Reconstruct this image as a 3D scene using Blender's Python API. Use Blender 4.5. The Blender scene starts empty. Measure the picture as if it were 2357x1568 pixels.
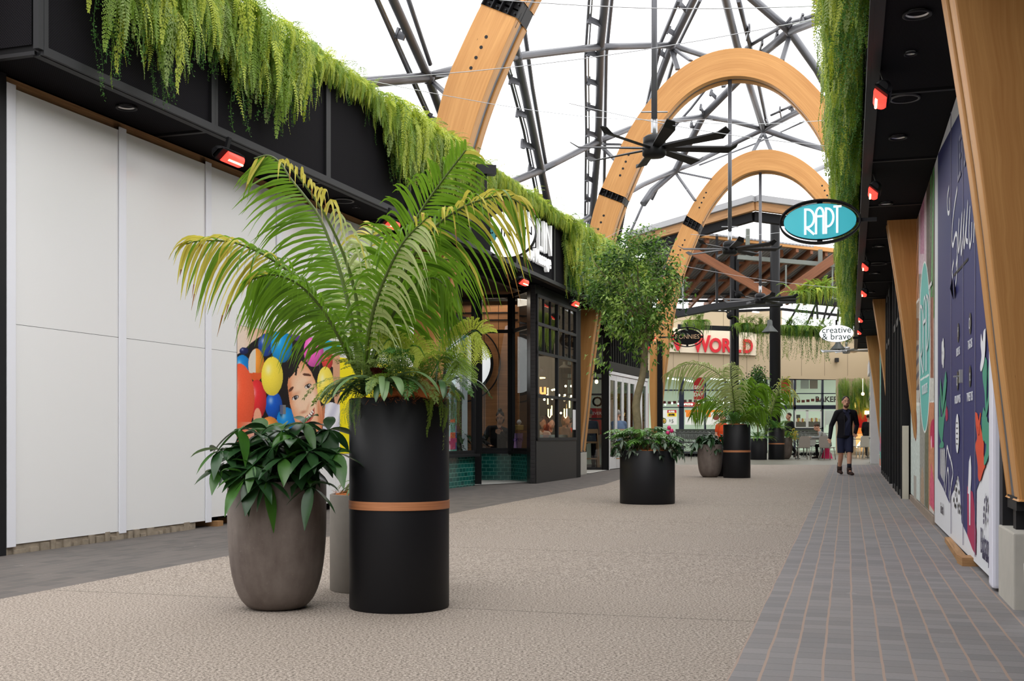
import bpy, bmesh, math, random
import numpy as np
from mathutils import Vector, Matrix, noise
random.seed(7); np.random.seed(7)
S = bpy.context.scene
C = S.collection
F, CX, HY = 2620.0, 1178.5, 1003.0       # focal length and principal point for a 2357 px wide frame
# ---------------------------------------------------------------- camera
cam = bpy.data.cameras.new('camera'); cam_o = bpy.data.objects.new('camera', cam); C.objects.link(cam_o)
cam_o.location = (0, 0, 1.0); cam_o.rotation_euler = (math.pi/2, 0, 0)
cam.sensor_width = 36.0; cam.lens = F/2357*36.0; cam.shift_y = (HY-784)/2357
cam.clip_start = .05; cam.clip_end = 400
S.camera = cam_o
# ---------------------------------------------------------------- daylight: bright overcast through the clear roof
w = bpy.data.worlds.new('sky'); S.world = w; w.use_nodes = True
bg = w.node_tree.nodes['Background']; bg.inputs[0].default_value = (0.985, 0.99, 1.0, 1); bg.inputs[1].default_value = 2.6
sd = bpy.data.lights.new('sun', 'SUN'); sd.energy = 0.9; sd.angle = math.radians(35); sd.color = (1, .96, .9)
so = bpy.data.objects.new('sun', sd); C.objects.link(so); so.rotation_euler = (math.radians(22), math.radians(8), 0)
S.view_settings.view_transform = 'Standard'; S.view_settings.look = 'None'
S.view_settings.exposure = 0.0; S.view_settings.gamma = 1.0; S.view_settings.use_curve_mapping = False
try:
    S.cycles.max_bounces = 7; S.cycles.diffuse_bounces = 3; S.cycles.glossy_bounces = 3; S.cycles.transparent_max_bounces = 12
    S.cycles.sample_clamp_indirect = 4.0
except Exception: pass

# ================================================================= helpers
def lin(c):
    c = c/255.0
    return c/12.92 if c <= .04045 else ((c+.055)/1.055)**2.4
def rgb(r, g, b, k=1.0): return (lin(r)*k, lin(g)*k, lin(b)*k, 1.0)
def P(px, py, Y): return Vector(((px-CX)/F*Y, Y, 1+(HY-py)/F*Y))
def gz(Y): return min(.14, max(0.0, .0035*(Y-7)))
def ground_at(px, py):
    Y = 10.0
    for _ in range(30): Y = F*(1-gz(Y))/max(1, (py-HY))
    return Vector(((px-CX)/F*Y, Y, gz(Y)))
class Plane:                                  # vertical plane X = x0 + s*Y ; frame along (u) and up (z)
    def __init__(p, x0, s): p.x0, p.s = x0, s; p.k = 1/math.sqrt(1+s*s); p.u = Vector((s, 1, 0))*p.k; p.n = Vector((1, -s, 0))*p.k
    def Y(p, px): return p.x0/((px-CX)/F-p.s)
    def at(p, Y, z, off=0): return Vector((p.x0+p.s*Y, Y, z))+p.n*off
    def pt(p, px, py, off=0):
        q = Plane(p.x0+off/p.k, p.s) if off else p
        Y = q.Y(px); return P(px, py, Y)
LW = Plane(-7.349, .335)      # left hoarding / shop line
LF = Plane(-6.70, .333)       # left canopy face
RW = Plane(.955, .295)        # right hoarding line
RF = Plane(.18, .297)         # right canopy face
ZC = 4.0                      # canopy underside

def link(o, parent=None, keep=False):      # keep: the mesh is given in world space, stay there
    C.objects.link(o)
    if parent is not None:
        o.parent = parent
        if keep and parent.type == 'EMPTY':
            M = Matrix.LocRotScale(parent.location, parent.rotation_euler, parent.scale)
            if parent.parent is not None: M = parent.parent.matrix_parent_inverse @ M
            o.matrix_parent_inverse = M.inverted()
    return o
def tag(o, label=None, cat=None, group=None, kind=None):
    if label: o['label'] = label
    if cat: o['category'] = cat
    if group: o['group'] = group
    if kind: o['kind'] = kind
    return o
def thing(name, label, cat, loc=(0, 0, 0), rz=0.0, group=None):
    o = bpy.data.objects.new(name, None); o.empty_display_size = .1
    o.location = loc; o.rotation_euler = (0, 0, rz); C.objects.link(o)
    return tag(o, label, cat, group)
def copy_tree(o, parent=None):
    c = o.copy(); C.objects.link(c); mi_ = o.matrix_parent_inverse.copy(); c.parent = parent; c.matrix_parent_inverse = mi_
    for ch in o.children: copy_tree(ch, c)
    return c
def basis(d, up=Vector((0, 0, 1))):
    d = d.normalized(); 
    if abs(d.dot(up)) > .995: up = Vector((1, 0, 0))
    s = d.cross(up).normalized(); u = s.cross(d).normalized()
    return d, s, u
class MB:
    def __init__(m): m.v = []; m.f = []; m.uv = []; m.mi = []; m.sm = []
    def face(m, idx, uv=None, mi=0, sm=False):
        m.f.append(idx); m.uv.append(uv or [(0, 0)]*len(idx)); m.mi.append(mi); m.sm.append(sm)
    def poly(m, pts, mi=0, uv=None, sm=False):
        n = len(m.v); m.v += [tuple(p) for p in pts]; m.face(list(range(n, n+len(pts))), uv, mi, sm); return m
    def hexa(m, a, mi=0, L=1.0):            # a: 8 corners, bottom 4 then top 4
        n = len(m.v); m.v += [tuple(p) for p in a]
        a = [Vector(p) for p in a]
        for q in ((0, 3, 2, 1), (4, 5, 6, 7), (0, 1, 5, 4), (1, 2, 6, 5), (2, 3, 7, 6), (3, 0, 4, 7)):
            l1 = (a[q[1]]-a[q[0]]).length; l2 = (a[q[2]]-a[q[1]]).length
            if l1 >= l2: uv = [(0, 0), (l1, 0), (l1, l2), (0, l2)]
            else: uv = [(0, 0), (0, l1), (l2, l1), (l2, 0)]
            m.face([n+i for i in q], uv, mi)
        return m
    def box(m, c, s, mi=0, rz=0.0):
        c = Vector(c); R = Matrix.Rotation(rz, 3, 'Z'); hx, hy, hz = s[0]/2, s[1]/2, s[2]/2
        return m.hexa([c+R@Vector(p) for p in ((-hx, -hy, -hz), (hx, -hy, -hz), (hx, hy, -hz), (-hx, hy, -hz), (-hx, -hy, hz), (hx, -hy, hz), (hx, hy, hz), (-hx, hy, hz))], mi)
    def bar(m, p, q, wd, ht, mi=0, up=Vector((0, 0, 1))):
        p, q = Vector(p), Vector(q); d, s, u = basis(q-p, up); s = s*wd/2; u = u*ht/2
        return m.hexa([p-s-u, p+s-u, q+s-u, q-s-u, p-s+u, p+s+u, q+s+u, q-s+u], mi)
    def slab(m, pl, Y0, Y1, z0, z1, t, mi=0, off=0.0):   # box on a vertical plane, thickness t towards -n
        a = [pl.at(Y0, z0, off-t), pl.at(Y0, z0, off), pl.at(Y1, z0, off), pl.at(Y1, z0, off-t)]
        b = [pl.at(Y0, z1, off-t), pl.at(Y0, z1, off), pl.at(Y1, z1, off), pl.at(Y1, z1, off-t)]
        return m.hexa(a+b, mi)
    def tube(m, pts, r, seg=10, mi=0, cap=True, sx=1.0, upv=Vector((0, 0, 1))):
        pts = [Vector(p) for p in pts]; n0 = len(m.v); k = len(pts)
        if not hasattr(r, '__len__'): r = [r]*k
        L = 0
        for i, p in enumerate(pts):
            d = (pts[min(i+1, k-1)]-pts[max(i-1, 0)])
            if d.length < 1e-9: d = Vector((0, 0, 1))
            if i == 0: d, s, u = basis(d, upv)
            else:
                d.normalize(); u = (u-d*u.dot(d))
                if u.length < 1e-6: d, s, u = basis(d, upv)
                else: u.normalize(); s = d.cross(u).normalized(); u = s.cross(d).normalized()
            rr = r[i]; ra, rb = (rr if hasattr(rr, '__len__') else (rr*sx, rr))
            for j in range(seg):
                a = 2*math.pi*j/seg; m.v.append(tuple(p+s*math.cos(a)*ra+u*math.sin(a)*rb))
        for i in range(k-1):
            l2 = L+(pts[i+1]-pts[i]).length
            for j in range(seg):
                j2 = (j+1) % seg; a, b = n0+i*seg, n0+(i+1)*seg
                m.face([a+j, a+j2, b+j2, b+j], [(L, j/seg), (L, (j+1)/seg), (l2, (j+1)/seg), (l2, j/seg)], mi, True)
            L = l2
        if cap:
            m.face([n0+j for j in range(seg)][::-1], None, mi); m.face([n0+(k-1)*seg+j for j in range(seg)], None, mi)
        return m
    def lathe(m, prof, c=(0, 0, 0), seg=48, mi=0, sm=True, capb=False, capt=False):
        n0 = len(m.v); k = len(prof)
        for (r, z) in prof:
            for j in range(seg):
                a = 2*math.pi*j/seg; m.v.append((c[0]+r*math.cos(a), c[1]+r*math.sin(a), c[2]+z))
        for i in range(k-1):
            for j in range(seg):
                j2 = (j+1) % seg; a, b = n0+i*seg, n0+(i+1)*seg
                R = 2*math.pi*max(.05, prof[i][0])
                m.face([a+j, a+j2, b+j2, b+j], [(j/seg*R, prof[i][1]), ((j+1)/seg*R, prof[i][1]), ((j+1)/seg*R, prof[i+1][1]), (j/seg*R, prof[i+1][1])], mi, sm)
        if capb: m.face([n0+j for j in range(seg)][::-1], None, mi)
        if capt: m.face([n0+(k-1)*seg+j for j in range(seg)], None, mi)
        return m
    def ball(m, c, r, seg=12, mi=0):
        if not hasattr(r, '__len__'): r = (r, r, r)
        c = Vector(c); n0 = len(m.v); rn = seg//2+1
        for i in range(rn+1):
            t = math.pi*i/rn
            for j in range(seg):
                a = 2*math.pi*j/seg; m.v.append((c[0]+r[0]*math.sin(t)*math.cos(a), c[1]+r[1]*math.sin(t)*math.sin(a), c[2]-r[2]*math.cos(t)))
        for i in range(rn):
            for j in range(seg):
                j2 = (j+1) % seg; a, b = n0+i*seg, n0+(i+1)*seg
                m.face([a+j, a+j2, b+j2, b+j], None, mi, True)
        return m
    def prism(m, pts, d, mi=0):             # outline pts (3D, planar) extruded by vector d
        pts = [Vector(p) for p in pts]; d = Vector(d); n = len(m.v); k = len(pts)
        m.v += [tuple(p) for p in pts]+[tuple(p+d) for p in pts]
        m.face([n+i for i in range(k)][::-1], None, mi); m.face([n+k+i for i in range(k)], None, mi)
        for i in range(k):
            j = (i+1) % k; m.face([n+i, n+j, n+k+j, n+k+i], None, mi)
        return m
    def build(m, name, mats, parent=None, bevel=0.0, org=None):
        me = bpy.data.meshes.new(name)
        vs = m.v
        if org is not None:
            o_ = Vector(org); vs = [(a-o_[0], b-o_[1], c-o_[2]) for a, b, c in vs]
        me.from_pydata(vs, [], m.f)
        if not isinstance(mats, (list, tuple)): mats = [mats]
        for t in mats: me.materials.append(t)
        me.polygons.foreach_set('material_index', m.mi); me.polygons.foreach_set('use_smooth', m.sm)
        ul = me.uv_layers.new(name='UVMap'); fl = [c for f in m.uv for q in f for c in q]; ul.data.foreach_set('uv', fl)
        bm = bmesh.new(); bm.from_mesh(me)
        bmesh.ops.remove_doubles(bm, verts=bm.verts, dist=1e-5)
        if bevel:
            ed = [e for e in bm.edges if len(e.link_faces) == 2 and e.calc_face_angle(0) > .6]
            bmesh.ops.bevel(bm, geom=ed, offset=bevel, segments=2, affect='EDGES', profile=.6)
        bmesh.ops.recalc_face_normals(bm, faces=bm.faces)
        bm.to_mesh(me); bm.free()
        o = bpy.data.objects.new(name, me)
        if org is not None: o.location = org
        return link(o, parent, org is None)
class NB:                                    # fast builder for foliage: arrays of quads
    def __init__(m): m.V = []; m.Fc = []; m.M = []; m.n = 0
    def add(m, V, Fq, mi=0):
        m.V.append(V); m.Fc.append(Fq+m.n); m.M.append(np.full(len(Fq), mi, np.int32)); m.n += len(V)
    def build(m, name, mats, parent=None, local=False):
        V = np.concatenate(m.V); Q = np.concatenate(m.Fc); M = np.concatenate(m.M)
        me = bpy.data.meshes.new(name); nq = len(Q)
        me.vertices.add(len(V)); me.vertices.foreach_set('co', V.astype(np.float32).ravel())
        me.loops.add(nq*4); me.polygons.add(nq)
        me.loops.foreach_set('vertex_index', Q.astype(np.int32).ravel())
        me.polygons.foreach_set('loop_start', np.arange(0, nq*4, 4, dtype=np.int32))
        me.polygons.foreach_set('material_index', M)
        me.polygons.foreach_set('use_smooth', np.ones(nq, bool))
        for t in mats: me.materials.append(t)
        me.update(calc_edges=True); me.validate()
        o = bpy.data.objects.new(name, me)
        return link(o, parent, not local)
def blade(pts, wid, nrm, fold=0.0):
    """ribbon leaf through pts with half-widths wid, flat side facing nrm (arrays)"""
    pts = np.asarray(pts, float); k = len(pts)
    d = np.gradient(pts, axis=0); d /= np.linalg.norm(d, axis=1)[:, None]+1e-9
    n = np.asarray(nrm, float); n = np.broadcast_to(n, pts.shape)
    s = np.cross(d, n); s /= np.linalg.norm(s, axis=1)[:, None]+1e-9
    w_ = np.asarray(wid)[:, None]
    if fold:
        up = np.cross(s, d); V = np.concatenate([pts-s*w_+up*w_*fold, pts, pts+s*w_+up*w_*fold])
        Q = [[i, i+1, k+i+1, k+i] for i in range(k-1)]+[[k+i, k+i+1, 2*k+i+1, 2*k+i] for i in range(k-1)]
    else:
        V = np.concatenate([pts-s*w_, pts+s*w_]); Q = [[i, i+1, k+i+1, k+i] for i in range(k-1)]
    return V, np.array(Q)
def xform(V, M):
    M = np.array(M); return V@M[:3, :3].T+M[:3, 3]
def frame_mat(o, d, up, sc=1.0):             # columns: side, dir, up
    d = Vector(d).normalized(); up = Vector(up)
    s = d.cross(up)
    if s.length < 1e-4: s = d.cross(Vector((1, 0, 0)))
    s.normalize(); u = s.cross(d)
    M = Matrix(((s.x, d.x, u.x, o[0]), (s.y, d.y, u.y, o[1]), (s.z, d.z, u.z, o[2]), (0, 0, 0, 1)))
    return M@Matrix.Diagonal((sc, sc, sc, 1))
def interp(tab, x):
    xs = [a for a, b in tab]; ys = [b for a, b in tab]; return float(np.interp(x, xs, ys))
def text_mesh(txt, size, ext=.004, bold=0.0, align='CENTER', space=1.0, sx=1.0, res=3):
    cu = bpy.data.curves.new('t', 'FONT'); cu.body = txt; cu.size = size; cu.extrude = ext; cu.offset = bold
    cu.align_x = align; cu.align_y = 'CENTER'; cu.resolution_u = res; cu.space_character = space
    o = bpy.data.objects.new('t', cu); C.objects.link(o)
    bpy.context.view_layer.update()
    me = bpy.data.meshes.new_from_object(o.evaluated_get(bpy.context.evaluated_depsgraph_get()))
    bpy.data.objects.remove(o); bpy.data.curves.remove(cu)
    if sx != 1.0:
        for v in me.vertices: v.co.x *= sx
    return me
def text_obj(name, txt, size, mat, o, right, up, parent=None, shear=0.0, **k):
    me = text_mesh(txt, size, **k); me.materials.clear(); me.materials.append(mat)
    r = Vector(right).normalized(); u = Vector(up).normalized(); n = r.cross(u)
    M = Matrix(((r.x, u.x, n.x, o[0]), (r.y, u.y, n.y, o[1]), (r.z, u.z, n.z, o[2]), (0, 0, 0, 1)))
    if shear:
        for v in me.vertices: v.co.x += shear*v.co.y
    me.transform(M)
    ob = bpy.data.objects.new(name, me)
    return link(ob, parent, True)

# ================================================================= materials
class NT:
    def __init__(s, name):
        s.m = bpy.data.materials.new(name); s.m.use_nodes = True; s.t = s.m.node_tree; s.b = s.t.nodes['Principled BSDF']; s.out = s.t.nodes['Material Output']
    def n(s, typ, **k):
        d = s.t.nodes.new(typ)
        for a, v in k.items(): setattr(d, a, v)
        return d
    def l(s, a, b): s.t.links.new(a, b)
    def set(s, inp, v):
        if hasattr(v, 'is_output'): s.l(v, inp)
        else: inp.default_value = v
    def math(s, op, a, b=0.0, c=0.0, clamp=False):
        d = s.n('ShaderNodeMath', operation=op, use_clamp=clamp); s.set(d.inputs[0], a); s.set(d.inputs[1], b); s.set(d.inputs[2], c); return d.outputs[0]
    def mix(s, f, a, b, mode='MIX'):
        d = s.n('ShaderNodeMix', data_type='RGBA', blend_type=mode); s.set(d.inputs[0], f); s.set(d.inputs[6], a); s.set(d.inputs[7], b); return d.outputs[2]
    def pos(s): return s.n('ShaderNodeNewGeometry').outputs['Position']
    def obj(s): return s.n('ShaderNodeTexCoord').outputs['Object']
    def uv(s): return s.n('ShaderNodeTexCoord').outputs['UV']
    def dot(s, a, v):
        d = s.n('ShaderNodeVectorMath', operation='DOT_PRODUCT'); s.set(d.inputs[0], a); d.inputs[1].default_value = v; return d.outputs['Value']
    def mapping(s, vec, scale=(1, 1, 1), rot=(0, 0, 0), loc=(0, 0, 0)):
        d = s.n('ShaderNodeMapping'); s.l(vec, d.inputs[0]); d.inputs['Scale'].default_value = scale; d.inputs['Rotation'].default_value = rot; d.inputs['Location'].default_value = loc; return d.outputs[0]
    def noise(s, vec, scale, detail=3, rough=.55, out='Fac', dist=0.0):
        d = s.n('ShaderNodeTexNoise'); s.l(vec, d.inputs['Vector']); d.inputs['Scale'].default_value = scale; d.inputs['Detail'].default_value = detail
        d.inputs['Roughness'].default_value = rough; d.inputs['Distortion'].default_value = dist; return d.outputs[out]
    def ramp(s, f, stops):
        d = s.n('ShaderNodeValToRGB'); s.l(f, d.inputs[0]); e = d.color_ramp.elements
        while len(e) < len(stops): e.new(.5)
        for i, (p, c) in enumerate(stops): e[i].position = p; e[i].color = c
        return d.outputs[0]
    def bump(s, h, strength=.3, dist=.01):
        d = s.n('ShaderNodeBump'); d.inputs['Strength'].default_value = strength; d.inputs['Distance'].default_value = dist; s.l(h, d.inputs['Height']); s.l(d.outputs[0], s.b.inputs['Normal'])
    def fin(s, col=None, rough=None, metal=None, spec=None):
        if col is not None: s.set(s.b.inputs['Base Color'], col)
        if rough is not None: s.set(s.b.inputs['Roughness'], rough)
        if metal is not None: s.b.inputs['Metallic'].default_value = metal
        if spec is not None: s.b.inputs['Specular IOR Level'].default_value = spec
        return s.m
MAT = {}
def plain(name, col, rough=.5, metal=0.0, spec=.5, var=.08, sc=3.0):
    k = NT(name); f = k.noise(k.obj(), sc, 4)
    a = tuple(c*(1-var) for c in col[:3])+(1,); b = tuple(min(1, c*(1+var)) for c in col[:3])+(1,)
    return k.fin(k.mix(f, a, b), rough, metal, spec)
def emit(name, col, st, rough=.5):
    k = NT(name); k.b.inputs['Base Color'].default_value = col; k.b.inputs['Emission Color'].default_value = col; k.b.inputs['Emission Strength'].default_value = st
    return k.fin(None, rough)
def leafmat(name, c1, c2, rough=.45, trans=.45, sc=6.0):
    k = NT(name); f = k.noise(k.pos(), sc, 3); col = k.mix(f, c1, c2)
    k.fin(col, rough, 0, .4)
    t = k.n('ShaderNodeBsdfTranslucent'); k.l(k.mix(.35, col, (.55, .75, .08, 1), 'MULTIPLY') if False else col, t.inputs[0])
    mx = k.n('ShaderNodeMixShader'); mx.inputs[0].default_value = trans; k.l(k.b.outputs[0], mx.inputs[1]); k.l(t.outputs[0], mx.inputs[2]); k.l(mx.outputs[0], k.out.inputs[0])
    return k.m
def woodmat(name, c1, c2, rough=.5, sc=1.0, lam=True):
    k = NT(name); uv = k.uv()
    g = k.noise(k.mapping(uv, (1.2*sc, 38*sc, 1)), 1.0, 5, .6, dist=.6)
    g2 = k.noise(k.mapping(uv, (.5*sc, 3*sc, 1)), 1.0, 2)
    f = k.math('ADD', k.math('MULTIPLY', g, .7), k.math('MULTIPLY', g2, .4))
    col = k.ramp(f, [(.3, c1), (.72, c2)])
    if lam:
        sp = k.n('ShaderNodeSeparateXYZ'); k.l(uv, sp.inputs[0])
        fl = k.math('FLOOR', k.math('MULTIPLY', sp.outputs[1], 12.0*sc))
        wn = k.n('ShaderNodeTexWhiteNoise', noise_dimensions='1D'); k.l(fl, wn.inputs['W'])
        col = k.mix(k.math('MULTIPLY', wn.outputs[0], .28), col, c1)
        vo = k.n('ShaderNodeTexVoronoi'); k.l(k.mapping(uv, (2.0, 6.0, 1)), vo.inputs['Vector']); vo.inputs['Scale'].default_value = 1.1
        kn = k.math('LESS_THAN', vo.outputs['Distance'], .035)
        col = k.mix(k.math('MULTIPLY', kn, .75), col, tuple(c*.35 for c in c1[:3])+(1,))
    k.bump(g, .08, .004)
    return k.fin(col, rough, 0, .35)
def glassmat(name, tint=(.86, .9, .9, 1), refl=.12, rough=.0):
    k = NT(name); t = k.n('ShaderNodeBsdfTransparent'); t.inputs[0].default_value = tint
    g = k.n('ShaderNodeBsdfGlossy'); g.inputs['Roughness'].default_value = rough
    lw = k.n('ShaderNodeLayerWeight'); lw.inputs[0].default_value = .45
    mx = k.n('ShaderNodeMixShader'); k.l(k.math('MULTIPLY_ADD', lw.outputs['Fresnel'], .45, refl*.2, clamp=True), mx.inputs[0])
    k.l(t.outputs[0], mx.inputs[1]); k.l(g.outputs[0], mx.inputs[2]); k.l(mx.outputs[0], k.out.inputs[0]); return k.m

BLACK = plain('black_powdercoat', (.006, .006, .007), .6, 0, .15, .15)
BLACKM = plain('black_steel', (.012, .012, .014), .5, 0, .25, .15)
DKGREY = plain('charcoal_panel', (.016, .015, .016), .5, 0, .35)
STEEL = plain('grey_painted_steel', (.105, .107, .12), .38, .3, .5, .1)
STEELL = plain('light_steel', (.42, .43, .45), .35, .7)
GALV = plain('galvanised_steel', (.33, .36, .35), .5, .5, .5, .15)
WHITEP = plain('white_paint', (.78, .78, .8), .4)
ALU = plain('brushed_aluminium', (.5, .5, .51), .35, .9)
CONC = plain('pale_concrete', rgb(178, 174, 166), .85, 0, .3, .12, 9)
WOOD = woodmat('glulam_timber', rgb(172, 117, 62), rgb(206, 153, 92), .45)
WOODD = woodmat('dark_glulam', rgb(96, 56, 32), rgb(142, 88, 54), .5)
WOODP = woodmat('oak_panelling', rgb(120, 78, 46), rgb(168, 116, 72), .5, 1.0)
WOODB = woodmat('band_timber', rgb(160, 98, 62), rgb(205, 140, 98), .5, 2.0, False)
STOOLW = woodmat('pale_beech', rgb(176, 138, 104), rgb(206, 170, 134), .5, 3.0, False)
ROUGHW = woodmat('rough_pine', rgb(120, 84, 52), rgb(184, 142, 96), .7, 2.0, False)
GLASS = glassmat('clear_glass')
GLASSD = glassmat('shop_glass', (.72, .76, .76, 1), .2)
GREENS = [leafmat('fern_green', (.16, .29, .03, 1), (.30, .44, .05, 1)), leafmat('fern_yellow_green', (.42, .52, .04, 1), (.62, .68, .10, 1)),
          leafmat('fern_deep_green', (.05, .16, .03, 1), (.12, .28, .05, 1)), leafmat('fern_olive', (.20, .30, .08, 1), (.36, .46, .13, 1))]
PALMS = [leafmat('palm_green', (.075, .18, .012, 1), (.23, .42, .03, 1), .32, .5), leafmat('palm_yellow', (.52, .46, .06, 1), (.70, .62, .12, 1), .4, .4),
         leafmat('palm_pale', (.33, .42, .13, 1), (.5, .56, .24, 1), .38, .35), leafmat('palm_stem', (.07, .12, .02, 1), (.13, .18, .035, 1), .4, .05), leafmat('palm_brown_tip', (.3, .13, .03, 1), (.45, .22, .05, 1), .5, .3)]
SCHEF = [leafmat('glossy_dark_leaf', (.012, .04, .016, 1), (.03, .085, .022, 1), .3, .12, 14), leafmat('glossy_green_leaf', (.025, .09, .015, 1), (.06, .17, .02, 1), .3, .2, 14), leafmat('leaf_stalk', (.09, .09, .04, 1), (.16, .13, .06, 1), .5, 0)]
STRAP = [leafmat('strap_leaf', (.04, .10, .035, 1), (.09, .19, .07, 1), .35, .2), leafmat('strap_leaf_pale', (.14, .26, .10, 1), (.24, .36, .16, 1), .35, .25), plain('bromeliad_red', (.12, .012, .012), .4)]
TREEL = [leafmat('tree_leaf', (.07, .17, .02, 1), (.17, .33, .045, 1), .35, .35), leafmat('tree_leaf_light', (.26, .42, .08, 1), (.42, .58, .14, 1), .35, .4), leafmat('tree_leaf_dark', (.02, .06, .014, 1), (.04, .10, .02, 1), .35, .3)]
BARK = plain('pale_bark', rgb(128, 118, 92), .8, 0, .3, .35, 22)
COIR = plain('coir_fibre', rgb(176, 104, 58), .9, 0, .2, .4, 60)

# exposed aggregate concrete
k = NT('exposed_aggregate'); p_ = k.pos()
n1 = k.noise(p_, 75, 3, .7); n2 = k.noise(p_, 1.1, 4); n3 = k.noise(p_, 170, 2)
c0 = k.ramp(n1, [(.40, rgb(84, 77, 71)), (.5, rgb(156, 145, 135)), (.62, rgb(190, 179, 168))])
c0 = k.mix(k.math('MULTIPLY', k.math('GREATER_THAN', n3, .585), .75), c0, rgb(94, 85, 77))
c0 = k.mix(k.math('MULTIPLY', n2, .35), c0, rgb(132, 119, 108))
AA = math.atan(.295); UL = (math.sin(AA), math.cos(AA), 0); VL = (math.cos(AA), -math.sin(AA), 0)
u = k.dot(p_, UL); uu = k.math('ADD', u, k.math('MULTIPLY', k.noise(p_, .5, 2), .10))
jl = k.math('LESS_THAN', k.math('FRACT', k.math('MULTIPLY', k.math('ADD', uu, -6.28+3.3*3), 1/3.3)), .0035)
c0 = k.mix(k.math('MULTIPLY', jl, .8), c0, rgb(60, 54, 48))
k.bump(n1, .25, .004); CONCRETE = k.fin(c0, .8, 0, .25)
# clay / slate pavers, laid in rows along the lane
def paver(name, ang, v0, row, brick, tan_w, joint_w, tancol, jcol, cA, cB):
    k = NT(name); p_ = k.pos(); wob = k.noise(p_, .9, 2)
    u = k.dot(p_, (math.sin(ang), math.cos(ang), 0)); v = k.dot(p_, (math.cos(ang), -math.sin(ang), 0))
    v = k.math('ADD', k.math('ADD', v, -v0), k.math('MULTIPLY', k.noise(p_, 1.3, 3), .022))
    vs = k.math('MULTIPLY', v, 1/row); fv = k.math('FRACT', vs); iv = k.math('FLOOR', vs)
    wn = k.n('ShaderNodeTexWhiteNoise', noise_dimensions='1D'); k.l(iv, wn.inputs['W'])
    us = k.math('ADD', k.math('MULTIPLY', u, 1/brick), wn.outputs[0]); fu = k.math('FRACT', us); iu = k.math('FLOOR', us)
    cb = k.n('ShaderNodeCombineXYZ'); k.l(iu, cb.inputs[0]); k.l(iv, cb.inputs[1])
    w2 = k.n('ShaderNodeTexWhiteNoise', noise_dimensions='2D'); k.l(cb.outputs[0], w2.inputs['Vector'])
    col = k.mix(w2.outputs[0], cA, cB)
    col = k.mix(k.math('MULTIPLY', k.noise(p_, 2.2, 5, .7), .3), col, tancol)
    st = k.math('MULTIPLY', k.math('GREATER_THAN', k.noise(p_, 2.6, 6, .75), .66), .3)
    col = k.mix(st, col, rgb(178, 172, 166))
    col = k.mix(k.math('MULTIPLY', k.noise(p_, 60, 2), .25), col, rgb(84, 80, 80))
    jm = k.math('LESS_THAN', fu, joint_w/brick); tm = k.math('LESS_THAN', fv, tan_w/row)
    col = k.mix(jm, col, jcol); col = k.mix(tm, col, tancol)
    k.bump(k.math('SUBTRACT', 1.0, k.math('MAXIMUM', jm, tm)), .4, .004)
    return k.fin(col, .72, 0, .3)
PAVR = paver('slate_pavers_right', AA, -.47, .124, .135, .012, .0035, rgb(152, 132, 120), rgb(74, 72, 73), rgb(114, 115, 118), rgb(132, 131, 133))
PAVL = paver('slate_pavers_left', math.atan(.326), -5.134, .115, .23, .005, .005, rgb(116, 106, 98), rgb(116, 106, 98), rgb(78, 76, 75), rgb(98, 93, 90))
TERR = plain('pale_terrazzo', rgb(188, 188, 184), .5, 0, .4, .25, 40)
FLOORG = plain('polished_grey_floor', rgb(112, 110, 100), .45, 0, .4, .12, 2)
# perforated black mesh
k = NT('perforated_black_mesh'); p_ = k.obj(); sp = k.n('ShaderNodeSeparateXYZ'); k.l(k.uv(), sp.inputs[0])
a = k.math('SINE', k.math('MULTIPLY', sp.outputs[0], 260.0)); b = k.math('SINE', k.math('MULTIPLY', sp.outputs[1], 260.0))
d = k.math('GREATER_THAN', k.math('MULTIPLY', a, b), .25)
PERF = k.fin(k.mix(d, (.011, .010, .012, 1), (.004, .004, .005, 1)), .85, 0, .08)
# teal glazed tile and black brick
def tile(name, c1, c2, mort, bw, bh, ms, rough, bumpv=.5):
    k = NT(name); br = k.n('ShaderNodeTexBrick'); k.l(k.uv(), br.inputs['Vector'])
    br.inputs['Scale'].default_value = 1; br.inputs['Brick Width'].default_value = bw; br.inputs['Row Height'].default_value = bh; br.inputs['Mortar Size'].default_value = ms
    br.inputs['Color1'].default_value = c1; br.inputs['Color2'].default_value = c2; br.inputs['Mortar'].default_value = mort; br.inputs['Mortar Smooth'].default_value = .1
    k.bump(k.math('SUBTRACT', 1.0, br.outputs['Fac']), bumpv, .006); return k.fin(br.outputs['Color'], rough, 0, .6)
TEAL = tile('teal_glazed_tile', (.004, .075, .065, 1), (.008, .12, .10, 1), rgb(96, 150, 138), .155, .08, .005, .12)
BBRICK = tile('black_brick', (.012, .011, .013, 1), (.022, .02, .022, 1), (.004, .004, .004, 1), .23, .075, .007, .3, 1.0)
# ================================================================= ground
def strip(name, fl, fr, Ys, mat, dz=0.0):
    m = MB()
    for a, b in zip(Ys[:-1], Ys[1:]):
        m.poly([(fl(a), a, gz(a)+dz), (fr(a), a, gz(a)+dz), (fr(b), b, gz(b)+dz), (fl(b), b, gz(b)+dz)])
    o = m.build(name, mat); return tag(o, kind='structure')
YS = [-14, 0, 3, 7, 12, 17, 22, 27, 31, 35.2]
bL = lambda Y: -5.40+.326*Y if Y < 22.5 else 1.935+(Y-22.5)*.215
bR = lambda Y: -.49+.294*Y
strip('floor_concrete', bL, bR, YS, CONCRETE)
strip('floor_paving_left', lambda Y: bL(Y)-6.5, bL, YS, PAVL)
strip('floor_paving_right', bR, lambda Y: RW.x0+RW.s*Y+5, YS, PAVR)
strip('floor_food_court', lambda Y: -12, lambda Y: 40, [35.2, 40, 47, 58, 75], FLOORG)
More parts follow.
